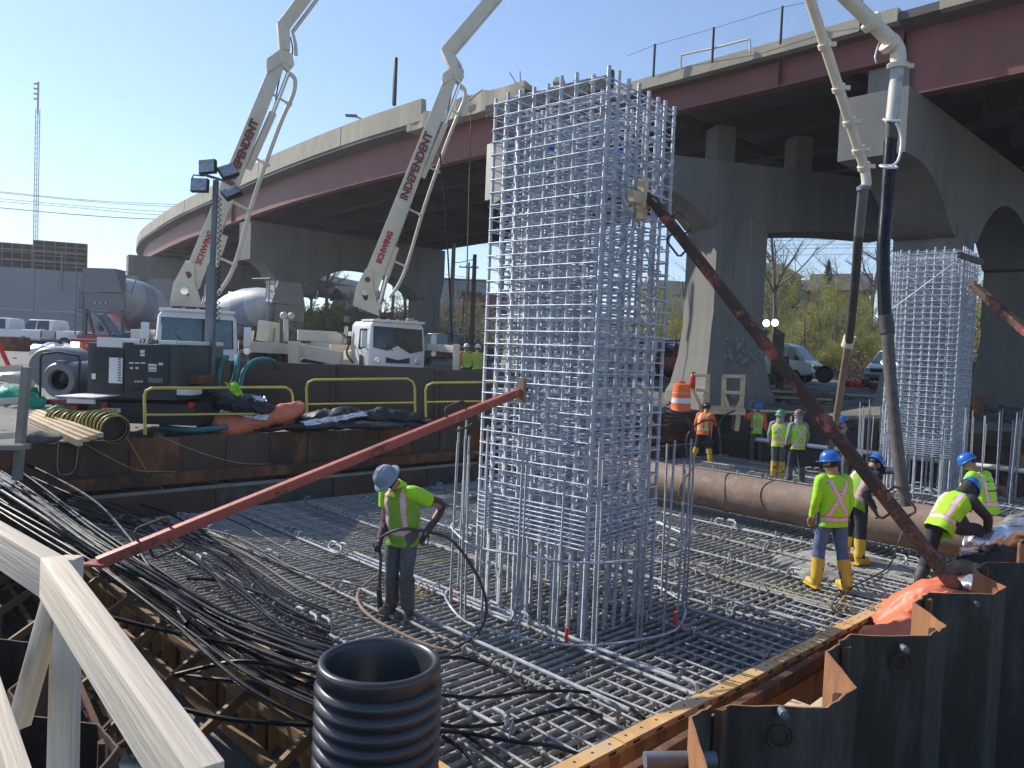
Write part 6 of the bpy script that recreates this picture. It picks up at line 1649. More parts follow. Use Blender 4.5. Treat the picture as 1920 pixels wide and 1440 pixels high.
# -- mixer trucks
def mixer(label, loc, rz, s=1.0, rearview=True, low='redpaint'):
    t = thing('mixer_truck', label, 'concrete mixer truck', loc, local=True, rz=rz)   # rear looks along -y
    ax = V((0, cos(radians(14)), -sin(radians(14)))); org = V((0, .9, 3.05))
    prof = [(.55, -.7), (.62, -.55), (.80, -.2), (1.02, .5), (1.18, 1.3), (1.20, 2.2), (1.05, 3.2), (.75, 4.0), (.45, 4.3), (0, 4.35)]
    lpart(MB().lathe(prof, org, ax, 36, mis=[0, 0, 0, 1, 0, 1, 0, 0, 0]), 'drum', [M['drumwhite'], M['drumblue']], t, angle=60)
    a_ = ax.orthogonal().normalized(); b_ = ax.cross(a_)
    fr = MB()
    for s_ in (-1, 1):
        fr.beam((s_*.85, -.15, 1.1), (s_*.85, -.15, 3.1), .12, .12); fr.beam((s_*.85, .6, 1.1), (s_*.8, -.15, 2.4), .1, .1)
        fr.beam((s_*.45, 0, 1.0), (s_*.45, 7.5, 1.0), .12, .28)
    fr.beam((-1.15, -.25, 2.25), (1.15, -.25, 2.25), .12, .10); fr.beam((-1.0, -.3, 2.95), (1.0, -.3, 2.95), .08, .08)
    lpart(fr, 'frame', M['midgrey'], t, bevel=.01)
    hp = MB()    # charge hopper
    T_ = [(-.66, -.55, 4.15), (.66, -.55, 4.15), (.6, .35, 4.15), (-.6, .35, 4.15)]; B_ = [(-.98, -.5, 3.12), (.98, -.5, 3.12), (.7, .3, 3.2), (-.7, .3, 3.2)]
    for i in range(4):
        j = (i+1) % 4; P4 = [V(T_[i]), V(T_[j]), V(B_[j]), V(B_[i])]; n_ = (P4[1]-P4[0]).cross(P4[2]-P4[0]).normalized()*.02
        hp.prism([p-n_ for p in P4], n_*2)
    lpart(hp, 'hopper', M['greypaint'], t, smooth=False)
    sk = MB().prism([(-1.0, -.45, 3.1), (1.0, -.45, 3.1), (1.05, -.4, 2.35), (-1.05, -.4, 2.35)], (0, .12, 0)); lpart(sk, 'splash_plate', M['greypaint'], t, smooth=False)
    for k in range(3): lpart(MB().cyl((-.25+.25*k, -.47, 2.65), .06, .03, (0, 1, 0), 12), 'tail_lamp', M['lampglass'], t)
    ch = MB()
    c0, c1_ = V((0, -.5, 2.25)), V((1.1, -1.2, 1.35)); pr = [(.24*cos(th), -.24*sin(th)) for th in [pi*q/8 for q in range(9)]]
    dch = (c1_-c0).normalized(); sch = dch.cross(UP).normalized(); uch = sch.cross(dch)
    for p in (c0, c1_):
        for rr_ in (1, .86):
            for (x, z) in pr: ch.v.append(tuple(p+sch*x*rr_+uch*z*rr_))
    for q in range(8): ch.f += [(q, q+1, q+19, q+18), (q+9, q+27, q+28, q+10)]; ch.m += [0, 0]
    lpart(ch, 'chute', M['greypaint'], t)
    lpart(MB().beam((0, -.2, 1.9), (0, -.45, 1.5), .12, .3), 'chute_pivot', M['midgrey'], t)
    ld = MB()
    for x in (-1.12, -.8): ld.tube([(x, -.45, 1.2), (x, -.45, 4.2)], .025, 6)
    for k in range(9): ld.tube([(-1.12, -.45, 1.4+.32*k), (-.8, -.45, 1.4+.32*k)], .018, 6)
    lpart(ld, 'ladder', M['midgrey'], t)
    lpart(MB().tube([(-1.2, -.6, 4.2), (-1.2, .6, 4.2), (-.6, .6, 4.2)], .025, 6), 'platform_rail', M['midgrey'], t); lpart(MB().tube([(.9, -.6, 4.1), (1.7, -.6, 3.9), (1.45, -.6, 3.1)], .025, 6), 'folded_arm', M['midgrey'], t)
    lpart(MB().box((0, 5.9, 1.9), (2.3, 1.8, 2.0)), 'cab', M['whitepaint'], t, bevel=.12)
    lpart(MB().box((0, 1.6, 1.22), (2.35, 3.4, .18)), 'fender', M[low], t, bevel=.06)
    lpart(MB().box((0, -.35, 1.05), (2.2, .1, .35)), 'rear_panel', M[low], t, bevel=.03)
    for y in (1.0, 2.3, 6.1):
        for s_ in (-1, 1): wheel(t, (s_*.98, y, .52), .52, .45, 'midgrey', (1, 0, 0))
    return t
mixer('mixer truck seen from behind at left with open hopper and grey splash plate', gp(198, 34, .15), radians(-3))
mixer('mixer truck with blue-banded drum between the two pump trucks', gp(525, 36, .0), radians(58))
mixer('third mixer truck mostly hidden behind the near pump truck', gp(300, 44, .2), radians(28))

# red flatbed tail end behind the generator
ft = thing('flatbed_truck', 'dark red truck front with lit headlamp between blower and generator', 'truck', gp(162, 23.5))
p = atY(160, 652, 23.2)
MB().box((p.x+.1, p.y+.5, p.z+.02), (1.2, 1.1, .5), .2).build('bumper_body', [M['redpaint']], ft, bevel=.05)
MB().box((p.x+.1, p.y+.6, p.z-.75), (1.1, 1.0, 1.0), .2).build('lower_body', [M['rustdark']], ft, bevel=.05)
q = atY(141, 646, 22.6); MB().box((q.x, q.y, q.z), (.24, .06, .16), .2).build('headlight', [M['headlamp']], ft, bevel=.02)
q = atY(152, 648, 22.62); MB().box((q.x, q.y, q.z), (.08, .06, .14), .2).build('turn_signal', [M['amber']], ft, bevel=.01)
bt = MB(); 
for i in range(13):
    for j in range(9):
        p = atY(208+ i*6.5, 628-6*sin(i/12*pi)+j*2.2, 29+.2*j) ; p.z += .15*noise.noise(V((i*.6, j*.6, 0))); bt.v.append(tuple(p))
for i in range(12):
    for j in range(8):
        q = i*9+j; bt.f.append((q, q+1, q+10, q+9)); bt.m.append(0)
o = bt.build('tarp', [M['bluetarp']]); tag(o, 'crumpled blue tarp draped behind the near pump truck', 'tarp')
o.modifiers.new('s', 'SOLIDIFY').thickness = .05
# ---------------------------------------------------------------- light tower
lt = thing('light_tower', 'slim grey mast with four rectangular floodlights in front of the near pump truck', 'light tower', atY(392, 700, 15.5))
b0, b1, b2 = atY(392, 720, 15.5), atY(398, 500, 15.5), atY(405, 338, 15.5)
MB().beam(b0, b1, .17, .17).build('mast', [M['midgrey']], lt, bevel=.01)
MB().beam(b1-UP*.3, b2, .09, .09).build('mast', [M['midgrey']], lt, bevel=.006)
ringp = []
for k in range(120): f = k/119; p = b0.lerp(b2, .30+.62*f)+V((.16-.05*f, -.05, 0)); ringp.append(p+V((.035*cos(k*1.3), .035*sin(k*1.3), 0)))
MB().tube(ringp, .009, 5).build('coiled_cable', [M['cable']], lt)
MB().beam(atY(374, 325, 15.5), atY(440, 345, 15.4), .05, .05).build('crossbar', [M['midgrey']], lt)
MB().tube([atY(360, 335, 15.3), atY(363, 328, 15.3), atY(382, 330, 15.3)], .014, 6).build('lamp_bracket', [M['blackmetal']], lt)
for (px, py, yaw, roll, tilt) in ((390, 313, -.1, .1, -.1), (375, 348, 0, .02, -.15), (428, 322, .6, .45, -.5), (434, 362, .5, .55, -.8)):
    c = atY(px, py, 15.3); rotm = Euler((tilt, -roll, yaw)).to_matrix()
    h = MB().box(c, (.34, .10, .27), rot=rotm).build('floodlight', [M['blackmetal']], lt, bevel=.012)
    MB().box(c+rotm @ V((0, -.055, 0)), (.30, .012, .23), rot=rotm).build('lens', [M['lampglass']], h)
# ---------------------------------------------------------------- generator trailer
Yg = 13.9; gt = thing('generator', 'charcoal generator trailer with pale louvred panel and yellow rail before it', 'generator', atZ(240, 790, 1.22))
def gpt(px, py, dy=0): return atY(px, py, Yg+dy)
def gbox(x0, y0, x1, y1, d0, d1, name, mt, par=None, bev=.0):
    a_, b_ = gpt(x0, y0), gpt(x1, y1); w, h = abs(b_.x-a_.x), abs(a_.z-b_.z)
    return MB().box(((a_.x+b_.x)/2, Yg+(d0+d1)/2, (a_.z+b_.z)/2), (w, abs(d1-d0), h)).build(name, [M[mt]], par or gt, bevel=bev, smooth=bev > 0)
body = gbox(165, 642, 331, 752, 0, 2.2, 'enclosure', 'darkgrey', bev=.02)
gbox(231, 635, 331, 646, -.035, 2.25, 'roof_strip', 'letterwhite', bev=.01)
gbox(184, 632, 231, 652, -.04, .4, 'louvre_top', 'letterwhite', bev=.005)
door = gbox(238, 648, 317, 735, -.03, .0, 'control_door', 'blackmetal', bev=.008)
gbox(174, 654, 232, 735, -.025, .0, 'side_door', 'blackmetal', bev=.008)
gbox(207, 670, 231, 719, -.045, -.02, 'light_panel', 'letterwhite', bev=.004)
for k in range(9): gbox(224, 672+5*k, 229, 674+5*k, -.055, -.04, 'louvre_slot', 'blackmetal')
for (x0, y0, x1, y1) in ((265, 656, 273, 662), (265, 663, 273, 668), (244, 679, 252, 682), (255, 679, 263, 682), (266, 679, 274, 682), (280, 682, 295, 687), (280, 688, 295, 693), (280, 694, 295, 697), (299, 680, 307, 685), (174, 700, 181, 711), (246, 688, 251, 692), (256, 688, 261, 692)):
    gbox(x0, y0, x1, y1, -.04, -.025, 'label_plate', 'letterwhite')
gbox(280, 708, 307, 718, -.04, -.025, 'badge', 'midgrey')
for px in (257, 262, 268): MB().cyl(gpt(px, 715)+V((0, -.04, 0)), .025, .03, (0, 1, 0), 10).build('gauge', [M['lampglass']], door)
put_text('17 088', .13, M['letterdark'], gt, gpt(281, 641)+V((0, -.042, 0)), (1, 0, 0), UP, .002, .002)
gbox(160, 752, 360, 800, .1, 2.2, 'trailer_frame', 'blackmetal', bev=.02)
gbox(158, 737, 226, 742, -.9, .1, 'step_plate', 'letterwhite', bev=.004)
gbox(176, 742, 224, 752, -.85, -.8, 'step_front', 'letterwhite')
for px in (193, 356): MB().cyl(gpt(px, 760)+V((0, .06, 0)), .055, .05, (0, 1, 0), 16).build('tail_lamp', [M['redlens']], gt)
gbox(188, 765, 222, 774, .05, .09, 'number_plate', 'letterwhite', bev=.004)
put_text('JT 73 62', .07, M['letterdark'], gt, gpt(205, 770)+V((0, .035, 0)), (1, 0, 0), UP, .002)
for px in (165, 345): MB().lathe([(.12, -.1), (.32, -.1), (.34, 0), (.32, .1), (.12, .1)], gpt(px, 782)+V((0, 1.0, 0)), (1, 0, 0), 20).build('wheel', [M['rubber']], gt)
gbox(331, 729, 358, 742, .0, .5, 'valve_manifold', 'letterwhite', bev=.02)
gbox(331, 705, 360, 722, .5, 1.2, 'side_tank', 'rust', bev=.02)
# ---------------------------------------------------------------- blower with round mouth
Yb = 14.2; bl = thing('blower', 'grey round-mouthed blower with black hoop on a red stand at left', 'blower', atZ(112, 775, 1.22))
cB = atY(111, 713, Yb); cA = atY(116, 690, Yb+1.1)
MB().lathe([(.175, .03), (.2, -.03), (.30, -.03), (.335, .02), (.335, .1), (.30, .14), (.30, .25), (.34, .3), (.36, .9), (.34, 1.3), (.2, 1.4), (0, 1.4)], cB, (.04, 1, 0), 40).build('drum_body', [M['greypaint']], bl)
MB().lathe([(.17, .04), (.165, .5), (0, .5)], cB, (.04, 1, 0), 32).build('mouth', [M['blackmetal']], bl)
MB().lathe([(0, -.42), (.36, -.42), (.40, -.36), (.40, .5), (.36, .56), (.0, .58)], (cA.x+.22, cA.y-.4, cA.z+.02), (.04, 1, 0), 32).build('housing', [M['greypaint']], bl)
MB().box(cB+V((.02, .05, .33)), (.16, .14, .08)).build('junction_box', [M['midgrey']], bl, bevel=.015)
hp_ = [atY(75, 757, Yb), atY(76, 672, Yb), atY(80, 664, Yb), atY(110, 660, Yb), atY(146, 667, Yb), atY(150, 675, Yb), atY(146, 740, Yb)]
MB().tube(hp_, .022, 8).build('carry_hoop', [M['blackmetal']], bl)
MB().box((cB.x, cB.y+.6, cB.z-.42), (.62, 1.0, .10)).build('base_plate', [M['redpaint']], bl, bevel=.01)
MB().box((cB.x, cB.y+.6, cB.z-.72), (.50, .8, .56)).build('red_stand', [M['redpaint']], bl, bevel=.02)
# duct, lumber bundle, green mesh
dk = thing('ventilation_duct', 'yellow-ribbed black flexible duct lying on the left bank', 'duct', atY(170, 810, 12.6))
dpath = catmull([atY(104, 785, 13.2), atY(130, 792, 13.0), atY(165, 795, 12.8), atY(195, 795, 12.5), atY(218, 806, 12.2)], 22)
dr = []
for i in range(len(dpath)): dr.append(.165+.04*min(1, i/60) + (.012 if i % 2 else -.006))
MB().tube(dpath, dr, 22, cap=False).build('duct_cloth', [M['ductblack']], dk)
for i in range(1, len(dpath)-1, 3):
    d_ = (dpath[i+1]-dpath[i-1]).normalized(); a_ = d_.cross(UP).normalized(); b_ = a_.cross(d_); rr_ = dr[i]+.008
    MB().tube([dpath[i]+a_*rr_*cos(th)+b_*rr_*sin(th)+d_*R.uniform(-.01, .01) for th in [2*pi*q/22 for q in range(23)]], .011, 5, cap=False).build('rib', [M['ductyellow']], dk)
MB().cyl(dpath[-1]-(dpath[-1]-dpath[-2]).normalized()*.15, .19, .01, (dpath[-1]-dpath[-2]), 22).build('mouth', [M['ductblack']], dk)
for k in range(9):
    r_, c_ = divmod(k, 4)
    a_, b_ = atY(55+5*c_, 782-4*c_+r_*6, 13.3+.05*c_), atY(150+13*c_, 826-4*c_+r_*4, 11.9+.02*c_)
    o = MB().beam(a_, b_, .085, .04).build('board', [M['woodnew']], bevel=.004); tag(o, 'pale new lumber board in the bundle pointing at the pit by the duct', 'board', 'lumber bundle by the duct')
def crumple(label, cx, cy, Y, wx, wy, mt, name='mesh_tarp', cat='tarp', seed=0, amp=.12):
    c = atY(cx, cy, Y); mb = MB().sphere(c, (wx, wy, amp*1.4), 26)
    mb.v = [tuple(V(p)+noise.noise_vector(V(p)*4+V((seed, 0, 0)))*amp+noise.noise_vector(V(p)*11+V((seed, 0, 0)))*amp*.35) for p in mb.v]
    o = mb.build(name, [M[mt]]); return tag(o, label, cat)
crumple('green debris mesh heaped behind the left guardrail, upper pile', 25, 742, 14.5, .5, .3, 'greentarp', seed=2)
crumple('green debris mesh spilling down beside the blower', 62, 752, 14.2, .18, .15, 'greentarp', seed=5)
crumple('small green rag at the mouth of the ribbed duct', 96, 790, 13.3, .14, .14, 'greentarp', seed=8)
crumple('green mesh bunched in front of the red blower stand', 108, 770, 13.9, .2, .12, 'greentarp', seed=11, amp=.08)
crumple('grey plastic sheeting crumpled on the dirt behind the left rail', 50, 706, 19, .9, .5, 'silvertarp', seed=13)
crumple('white sacks heaped on a pallet in front of the white pickup', 118, 658, 34, 1.5, .6, 'reflect', seed=17, amp=.2)
o = crumple('clump of twigs and debris at the corner of the far wall', 75, 822, 11.9, .35, .2, 'woodold', 'debris', 'debris', 19, .07)
rb = atY(28, 645, 32); tag(MB().box(rb, (.95, .6, .6), .1).build('steel_bin', [M['rust']], bevel=.04), 'small rusty steel bin by the pickup at the far left', 'bin')
for k, (x0, y0, x1, y1) in enumerate(((-10, 665, 70, 690), (-10, 672, 60, 700), (40, 670, 120, 682), (60, 678, 130, 688))):
    tag(MB().beam(atZ(x0, y0+20, 1.4), atZ(x1, y1+22, 1.4), .12, .05).build('board', [M['woodnew']]), 'old board scattered on the dirt yard behind the blower', 'board', 'boards on the dirt yard')
tag(MB().beam(atY(-5, 640, 12), atY(18, 690, 12), .09, .02).build('safety_ribbon', [M['redtag']]), 'red safety ribbon hanging at the left edge', 'ribbon')
# ---------------------------------------------------------------- brown steel box and things around it
bx = thing('steel_box', 'long dark brown steel box with chalked BOX on its lighter end', 'steel box', atY(420, 780, 17.2))
e0, e1, e2 = atY(368, 782, 16.9), atY(428, 775, 18.3), atY(1010, 775, 18.6)
z0, z1 = 1.15, atY(430, 676, 18.3).z
def plate(a_, b_, za, zb, mt, name, th=.06):
    d_ = (V((b_.x, b_.y, 0))-V((a_.x, a_.y, 0))); MB().box(((a_.x+b_.x)/2, (a_.y+b_.y)/2, (za+zb)/2), (d_.length, th, zb-za), atan2(d_.y, d_.x)).build(name, [M[mt]], bx, bevel=.006)
plate(e0, e1, z0, z1-.02, 'brownplate2', 'end_plate')
for k in range(3):
    a_ = e1.lerp(e2, k/3); b_ = e1.lerp(e2, (k+1)/3); plate(a_+V((.02, 0, 0)), b_-V((.02, 0, 0)), z0, z1+.02*(k == 1), 'brownplate', 'side_plate')
    MB().tube([V((b_.x, b_.y-.05, z0)), V((b_.x, b_.y-.05, z1))], .05, 8).build('joint', [M['brownplate']], bx)
dxy = (e1-e0); dxy.z = 0
put_text('BOX', .42, mat('chalk', (.5, .42, .36), .9), bx, (e0.lerp(e1, .42)+V((0, 0, 0))+V((0, 0, (z0+z1)/2+.2-e0.lerp(e1, .42).z)))+V((dxy.y, -dxy.x, 0)).normalized()*.04, dxy, UP, .002, name='chalk_lettering')
def rail(label, x0, x1, yt, yb, ym, Y0, Y1):
    t = thing('yellow_guardrail', label, 'guardrail', atY(x0, yb, Y0))
    P = [atY(x0, yb, Y0), atY(x0-1, yt+14, Y0), atY(x0+2, yt+5, Y0), atY(x0+12, yt, Y0), atY(x1-14, yt-2, Y1), atY(x1-4, yt+4, Y1), atY(x1, yt+14, Y1), atY(x1+1, yb-4, Y1)]
    MB().tube(P, .026, 10).build('frame', [M['yellowrail']], t)
    MB().tube([atY(x0, ym, Y0), atY(x1, ym-3, Y1)], .02, 8).build('mid_rail', [M['yellowrail']], t); return t
rail('yellow pipe guardrail with a lime vest hung on it, nearest the generator', 272, 549, 728, 815, 778, 12.9, 15.8)
rail('middle yellow pipe guardrail in front of the brown box', 576, 778, 712, 790, 758, 16.4, 17.4)
rail('yellow pipe guardrail disappearing behind the left edge of the near cage', 799, 1000, 718, 782, 754, 17.5, 18.6)
hose([atY(400, 800, 15.9), atY(408, 740, 15.9), atY(412, 690, 15.9), atY(420, 672, 15.9), atY(428, 680, 16.3)], .055, 'hose', 'leftmost of the three teal hoses bent over the box end', 'teal')
hose([atY(385, 803, 15.5), atY(412, 770, 15.6), atY(436, 720, 16), atY(444, 690, 16), atY(445, 668, 16.4), atY(447, 690, 17.0)], .055, 'hose', 'middle teal hose standing straight over the edge of the brown box', 'teal')
hose([atY(400, 803, 15.3), atY(425, 790, 15.6), atY(448, 730, 16), atY(458, 695, 16.2), atY(478, 676, 16.6), atY(508, 675, 17.5), atY(520, 690, 18.4)], .05, 'hose', 'rightmost teal hose arching back over the brown box', 'teal')
hose([atY(300, 800, 14.2), atY(360, 806, 14.2), atY(410, 802, 14.6), atY(455, 795, 15)], .05, 'hose', 'teal hose lying flat on the ground below the yellow rail', 'teal')
# blanket pile: loft sheets with folds
def sheet(label, corners, mt, name, cat, nu=36, nv=18, fold=.06, sag=.0, seed=0, th=.012, freq=3.0):
    P = [V(c) for c in corners]; mb = MB()
    for i in range(nu+1):
        for j in range(nv+1):
            u, v = i/nu, j/nv; p = (P[0].lerp(P[1], u)).lerp(P[3].lerp(P[2], u), v)
            p = p + UP*sag*sin(pi*u)*sin(pi*v) + noise.noise_vector(V((u*freq*2+seed, v*freq, seed)))*fold + noise.noise_vector(V((u*freq*6+seed, v*freq*3, seed)))*fold*.4
            mb.v.append(tuple(p))
    for i in range(nu):
        for j in range(nv):
            q = i*(nv+1)+j; mb.f.append((q, q+1, q+nv+2, q+nv+1)); mb.m.append(0)
    o = mb.build(name, [M[mt]], angle=60); md = o.modifiers.new('thickness', 'SOLIDIFY'); md.thickness = th; return tag(o, label, cat)
def bundle(label, path, radii, mt, name, cat, n=30, amp=.05, seed=0, mats=None, flat=.6):
    P = catmull(path, 16); rs = []
    for i in range(len(radii)-1):
        for j in range(16): rs.append(radii[i]+(radii[i+1]-radii[i])*j/16)
    rs.append(radii[-1]); mb = MB().tube(P, [(r_, r_*flat) for r_ in rs], n)
    mb.v = [tuple(V(p)+noise.noise_vector(V(p)*3.1+V((seed, 0, 0)))*amp+noise.noise_vector(V(p)*9+V((seed, 0, 0)))*amp*.5+noise.noise_vector(V(p)*23+V((seed, 0, 0)))*amp*.18) for p in mb.v]
    return tag(mb.build(name, [M[mt]], angle=50), label, cat)
bundle('orange insulating blanket rolled into a long tongue on the bank', [atY(406, 786, 15.0), atY(430, 800, 15.0), atY(480, 790, 15.2), atY(530, 775, 15.4), atY(566, 762, 15.7)], [.24, .31, .27, .25, .16], 'orangetarp', 'blanket_roll', 'blanket', seed=3, amp=.05, flat=.75)
bundle('black blanket heap on top of the orange roll', [atY(398, 745, 15.3), atY(430, 752, 15.2), atY(470, 762, 15.2), atY(512, 772, 15.2)], [.22, .36, .33, .16], 'blacktarp', 'blanket_heap', 'blanket', seed=7, amp=.09)
bundle('long black blanket heap between the orange roll and the cage', [atY(555, 792, 15.7), atY(610, 782, 15.9), atY(680, 782, 16.3), atY(750, 782, 16.7), atY(815, 795, 17.0)], [.14, .30, .28, .24, .12], 'blacktarp', 'blanket_heap', 'blanket', seed=12, amp=.10)
bundle('flat black blanket spread along the bank edge under the heaps', [atY(440, 806, 15.0), atY(560, 800, 15.4), atY(700, 797, 16.0), atY(800, 797, 16.8)], [.10, .22, .22, .12], 'blacktarp', 'blanket_heap', 'blanket', seed=15, amp=.06, flat=.35)
sheet('crinkled silver underside showing at the lower edge of the black heap', [atY(567, 789, 15.35), atY(680, 772, 15.9), atY(690, 780, 15.8), atY(575, 801, 15.3)], 'silvertarp', 'blanket_fold', 'blanket', fold=.05, seed=4)
sheet('silver fold hanging off the black heap over the orange roll', [atY(410, 772, 14.9), atY(500, 790, 14.9), atY(505, 780, 14.95), atY(420, 762, 15.0)], 'silvertarp', 'blanket_fold', 'blanket', fold=.03, seed=8)
sheet('small silver fold on the right shoulder of the black heap', [atY(470, 742, 15.0), atY(500, 745, 15.1), atY(498, 754, 15.0), atY(478, 752, 15.0)], 'silvertarp', 'blanket_fold', 'blanket', fold=.04, seed=18)
sheet('lime safety vest slung over the yellow rail', [atY(420, 719, 14.2), atY(444, 718, 14.25), atY(457, 742, 14.1), atY(436, 738, 14.1)], 'hivis', 'safety_vest', 'vest', 14, 10, .06, seed=6)
# ---------------------------------------------------------------- right side odds and ends
dm = thing('traffic_drum', 'orange traffic drum with two white reflective bands on the far bank', 'traffic drum', atY(1276, 770, 22.9))
cdp = atY(1276, 771, 22.9); z0 = cdp.z
prof = [(.30, 0), (.32, .02), (.30, .06), (.285, .24), (.285, .25), (.278, .40), (.278, .41), (.268, .55), (.268, .56), (.258, .70), (.25, .80), (.22, .82), (0, .83)]
MB().lathe(prof, cdp, n=28, mis=[0, 0, 0, 0, 1, 0, 0, 1, 0, 0, 0, 0]).build('drum_body', [M['orangecone'], M['reflect']], dm)
MB().box(cdp+V((0, 0, .86)), (.2, .05, .09)).build('handle', [M['orangecone']], dm, bevel=.01)
MB().lathe([(.42, -.06), (.42, .0), (.3, .02)], cdp, n=24).build('base', [M['rubber']], dm)
ls = thing('timber_landing', 'fresh timber stair landing with guardrails in front of the graffiti pier', 'stair landing', atY(1350, 830, 23.5))
def lb(x0, y0, x1, y1, Y0=23.5, Y1=None, w=.14, h=.05, name='timber'):
    MB().beam(atY(x0, y0, Y0), atY(x1, y1, Y1 or Y0), w, h, up=(0, 1, 0)).build(name, [M['woodnew']], ls, bevel=.004)
for (x0, y0, x1, y1) in ((1327, 702, 1324, 808), (1394, 702, 1389, 775), (1358, 705, 1356, 764), (1300, 702, 1299, 735), (1335, 770, 1326, 850), (1385, 770, 1381, 808)): lb(x0, y0, x1, y1, name='post')
for (x0, y0, x1, y1) in ((1302, 704, 1330, 704), (1356, 705, 1396, 706), (1304, 731, 1328, 733), (1356, 735, 1392, 737)): lb(x0, y0, x1, y1, 23.4, w=.10, name='rail')
for (x0, y0, x1, y1) in ((1324, 740, 1316, 772), (1358, 742, 1366, 764), (1392, 745, 1380, 768), (1300, 733, 1318, 768)): lb(x0, y0, x1, y1, 23.45, w=.09, name='knee_brace')
c = atY(1353, 764, 23.8)
for k in range(6): MB().box((c.x, c.y-.5+k*.2, c.z), (1.15, .17, .04)).build('deck_board', [M['woodnew']], ls, bevel=.004)
for k in range(2): MB().box((c.x, c.y-.52+k*1.0, c.z-.10), (1.15, .05, .15)).build('joist', [M['woodnew']], ls)
for k in range(4): MB().box((c.x-.5+k*.33, c.y, c.z-.10), (.05, 1.0, .14)).build('joist', [M['woodnew']], ls)
fe_ = thing('fire_extinguisher', 'red fire extinguisher hung beside the timber landing', 'fire extinguisher', atY(1298, 728, 23.3))
c = atY(1298, 728, 23.3); MB().lathe([(0, 0), (.07, .0), (.08, .03), (.08, .33), (.05, .40), (.02, .42), (.02, .46), (0, .46)], c, n=16).build('cylinder', [M['redlens']], fe_)
MB().box(c+V((.02, 0, .47)), (.1, .03, .04)).build('lever', [M['blackmetal']], fe_)
fl = thing('floodlight_stand', 'stand with two lit round floodlights glowing in front of the hillside trees', 'floodlight', gp(1452, 41))
g_ = gp(1452, 41); MB().tube([g_, (g_.x, g_.y, atY(1452, 600, 41).z)], .07, 8).build('pole', [M['leafdark']], fl)
g2_ = gp(1458, 41.2); MB().box((g2_.x, g2_.y, g2_.z+1.4), (.5, .5, 2.8)).build('mast_housing', [mat('olive_paint', (.09, .13, .06), .6)], fl, bevel=.03)
MB().tube([atY(1436, 606, 41), atY(1456, 605, 41)], .03, 6).build('crossbar', [M['blackmetal']], fl)
for px, py in ((1437, 606), (1453, 605)):
    c = atY(px, py, 40.8); hsg = MB().lathe([(0, .2), (.10, .18), (.18, .02), (.185, 0)], c, (0, 1, -.0), 18).build('lamp', [M['midgrey']], fl)
    MB().lathe([(0, -.03), (.10, -.02), (.178, .005)], c, (0, 1, 0), 18).build('lens', [M['floodlit']], hsg)
for px in (1435, 1458): c = atY(px, 624, 40.9); MB().lathe([(0, .2), (.10, .18), (.18, .02), (.185, 0), (0, .03)], c, (0, 1, .4), 18).build('lamp', [M['lampglass']], fl)
wb = thing('equipment_tub', 'black round tub tipped on its side behind the far workers at right', 'tub', gp(1546, 37))
c = atY(1546, 702, 37); MB().lathe([(0, -.15), (.36, -.15), (.42, 0), (.42, .1), (.36, .12), (.3, .02), (0, .02)], c, (-.5, -.8, .1), 24).build('tub', [M['blackmetal']], wb)
for px, py, s_ in ((1606, 718, .3), (1622, 716, .25), (1612, 722, .2)):
    tag(MB().box(atY(px, py, 30), (s_*1.3, s_, s_), .3).build('pump_unit', [M['redlens'] if px == 1606 else M['blackmetal']], bevel=.04), 'small %s pump unit on the bank behind the hanging hose' % ('red' if px == 1606 else 'black'), 'pump', None if px == 1606 else 'black pump units')
for k, px in enumerate((1590, 1640, 1700)):
    tag(MB().beam(gp(px, 40-k)+UP*.25, gp(px+60, 40.5-k)+UP*.25, .5, .35).build('steel_stack', [M['redpaint'] if k < 2 else M['rust']], bevel=.02), 'stack of red-painted steel lying on the yard at right, number %s from the left' % ('one', 'two', 'three')[k], 'steel stack')
c = gp(1850, 36); tag(MB().box(c+UP*.95, (.9, 2, 1.5), .3).build('blue_container', [M['bluebox']], bevel=.04), 'blue container seen just right of the far rebar cage', 'container')
c = XY(23.6, -4.7); tag(MB().box(atY(1853, 768, 19.8)+V((0, 1, 0)), (1.1, .06, .65), .2).build('steel_plate', [M['rust']], bevel=.006), 'rust brown steel plate standing right of the far cage', 'plate')
# concrete and silver tarps at the right form
bundle('orange tarp bunched over the yellow form among the sheet piles', [XY(8.0, -3.0, -.2), XY(8.6, -2.85, .10), XY(9.6, -2.7, .22), XY(10.8, -2.7, .25), XY(12.0, -2.6, .2)], [.20, .34, .36, .34, .2], 'orangetarp', 'tarp', 'tarp', seed=21, amp=.10, n=40)
sheet('orange tarp tongue spread on top of the yellow form near the brace foot', [atZ(1632, 1185, .12), atZ(1662, 1128, .14), atZ(1800, 1085, .6), atZ(1815, 1110, .65)], 'orangetarp', 'tarp', 'tarp', fold=.10, sag=.18, seed=23, freq=2.2)
bundle('silver crinkled tarp piled behind the sheet piles at the right edge', [XY(12.0, -3.2, .55), XY(12.8, -2.7, .78), XY(13.8, -2.2, .85), XY(15.0, -1.8, .8)], [.12, .36, .42, .4], 'silvertarp', 'tarp', 'tarp', seed=31, amp=.13, n=40)
bundle('black sheet crumpled below the silver tarp', [XY(11.2, -3.3, .25), XY(12.0, -2.9, .42), XY(13.2, -2.4, .5)], [.1, .3, .3], 'blacktarp', 'tarp', 'tarp', seed=35, amp=.09, n=30)
bundle('pinkish silver tarp flap beside the brace foot', [atZ(1800, 1100, .7), atZ(1840, 1090, .8), atZ(1858, 1110, .75)], [.12, .16, .08], 'silvertarp', 'tarp', 'tarp', seed=38, amp=.05, n=30)
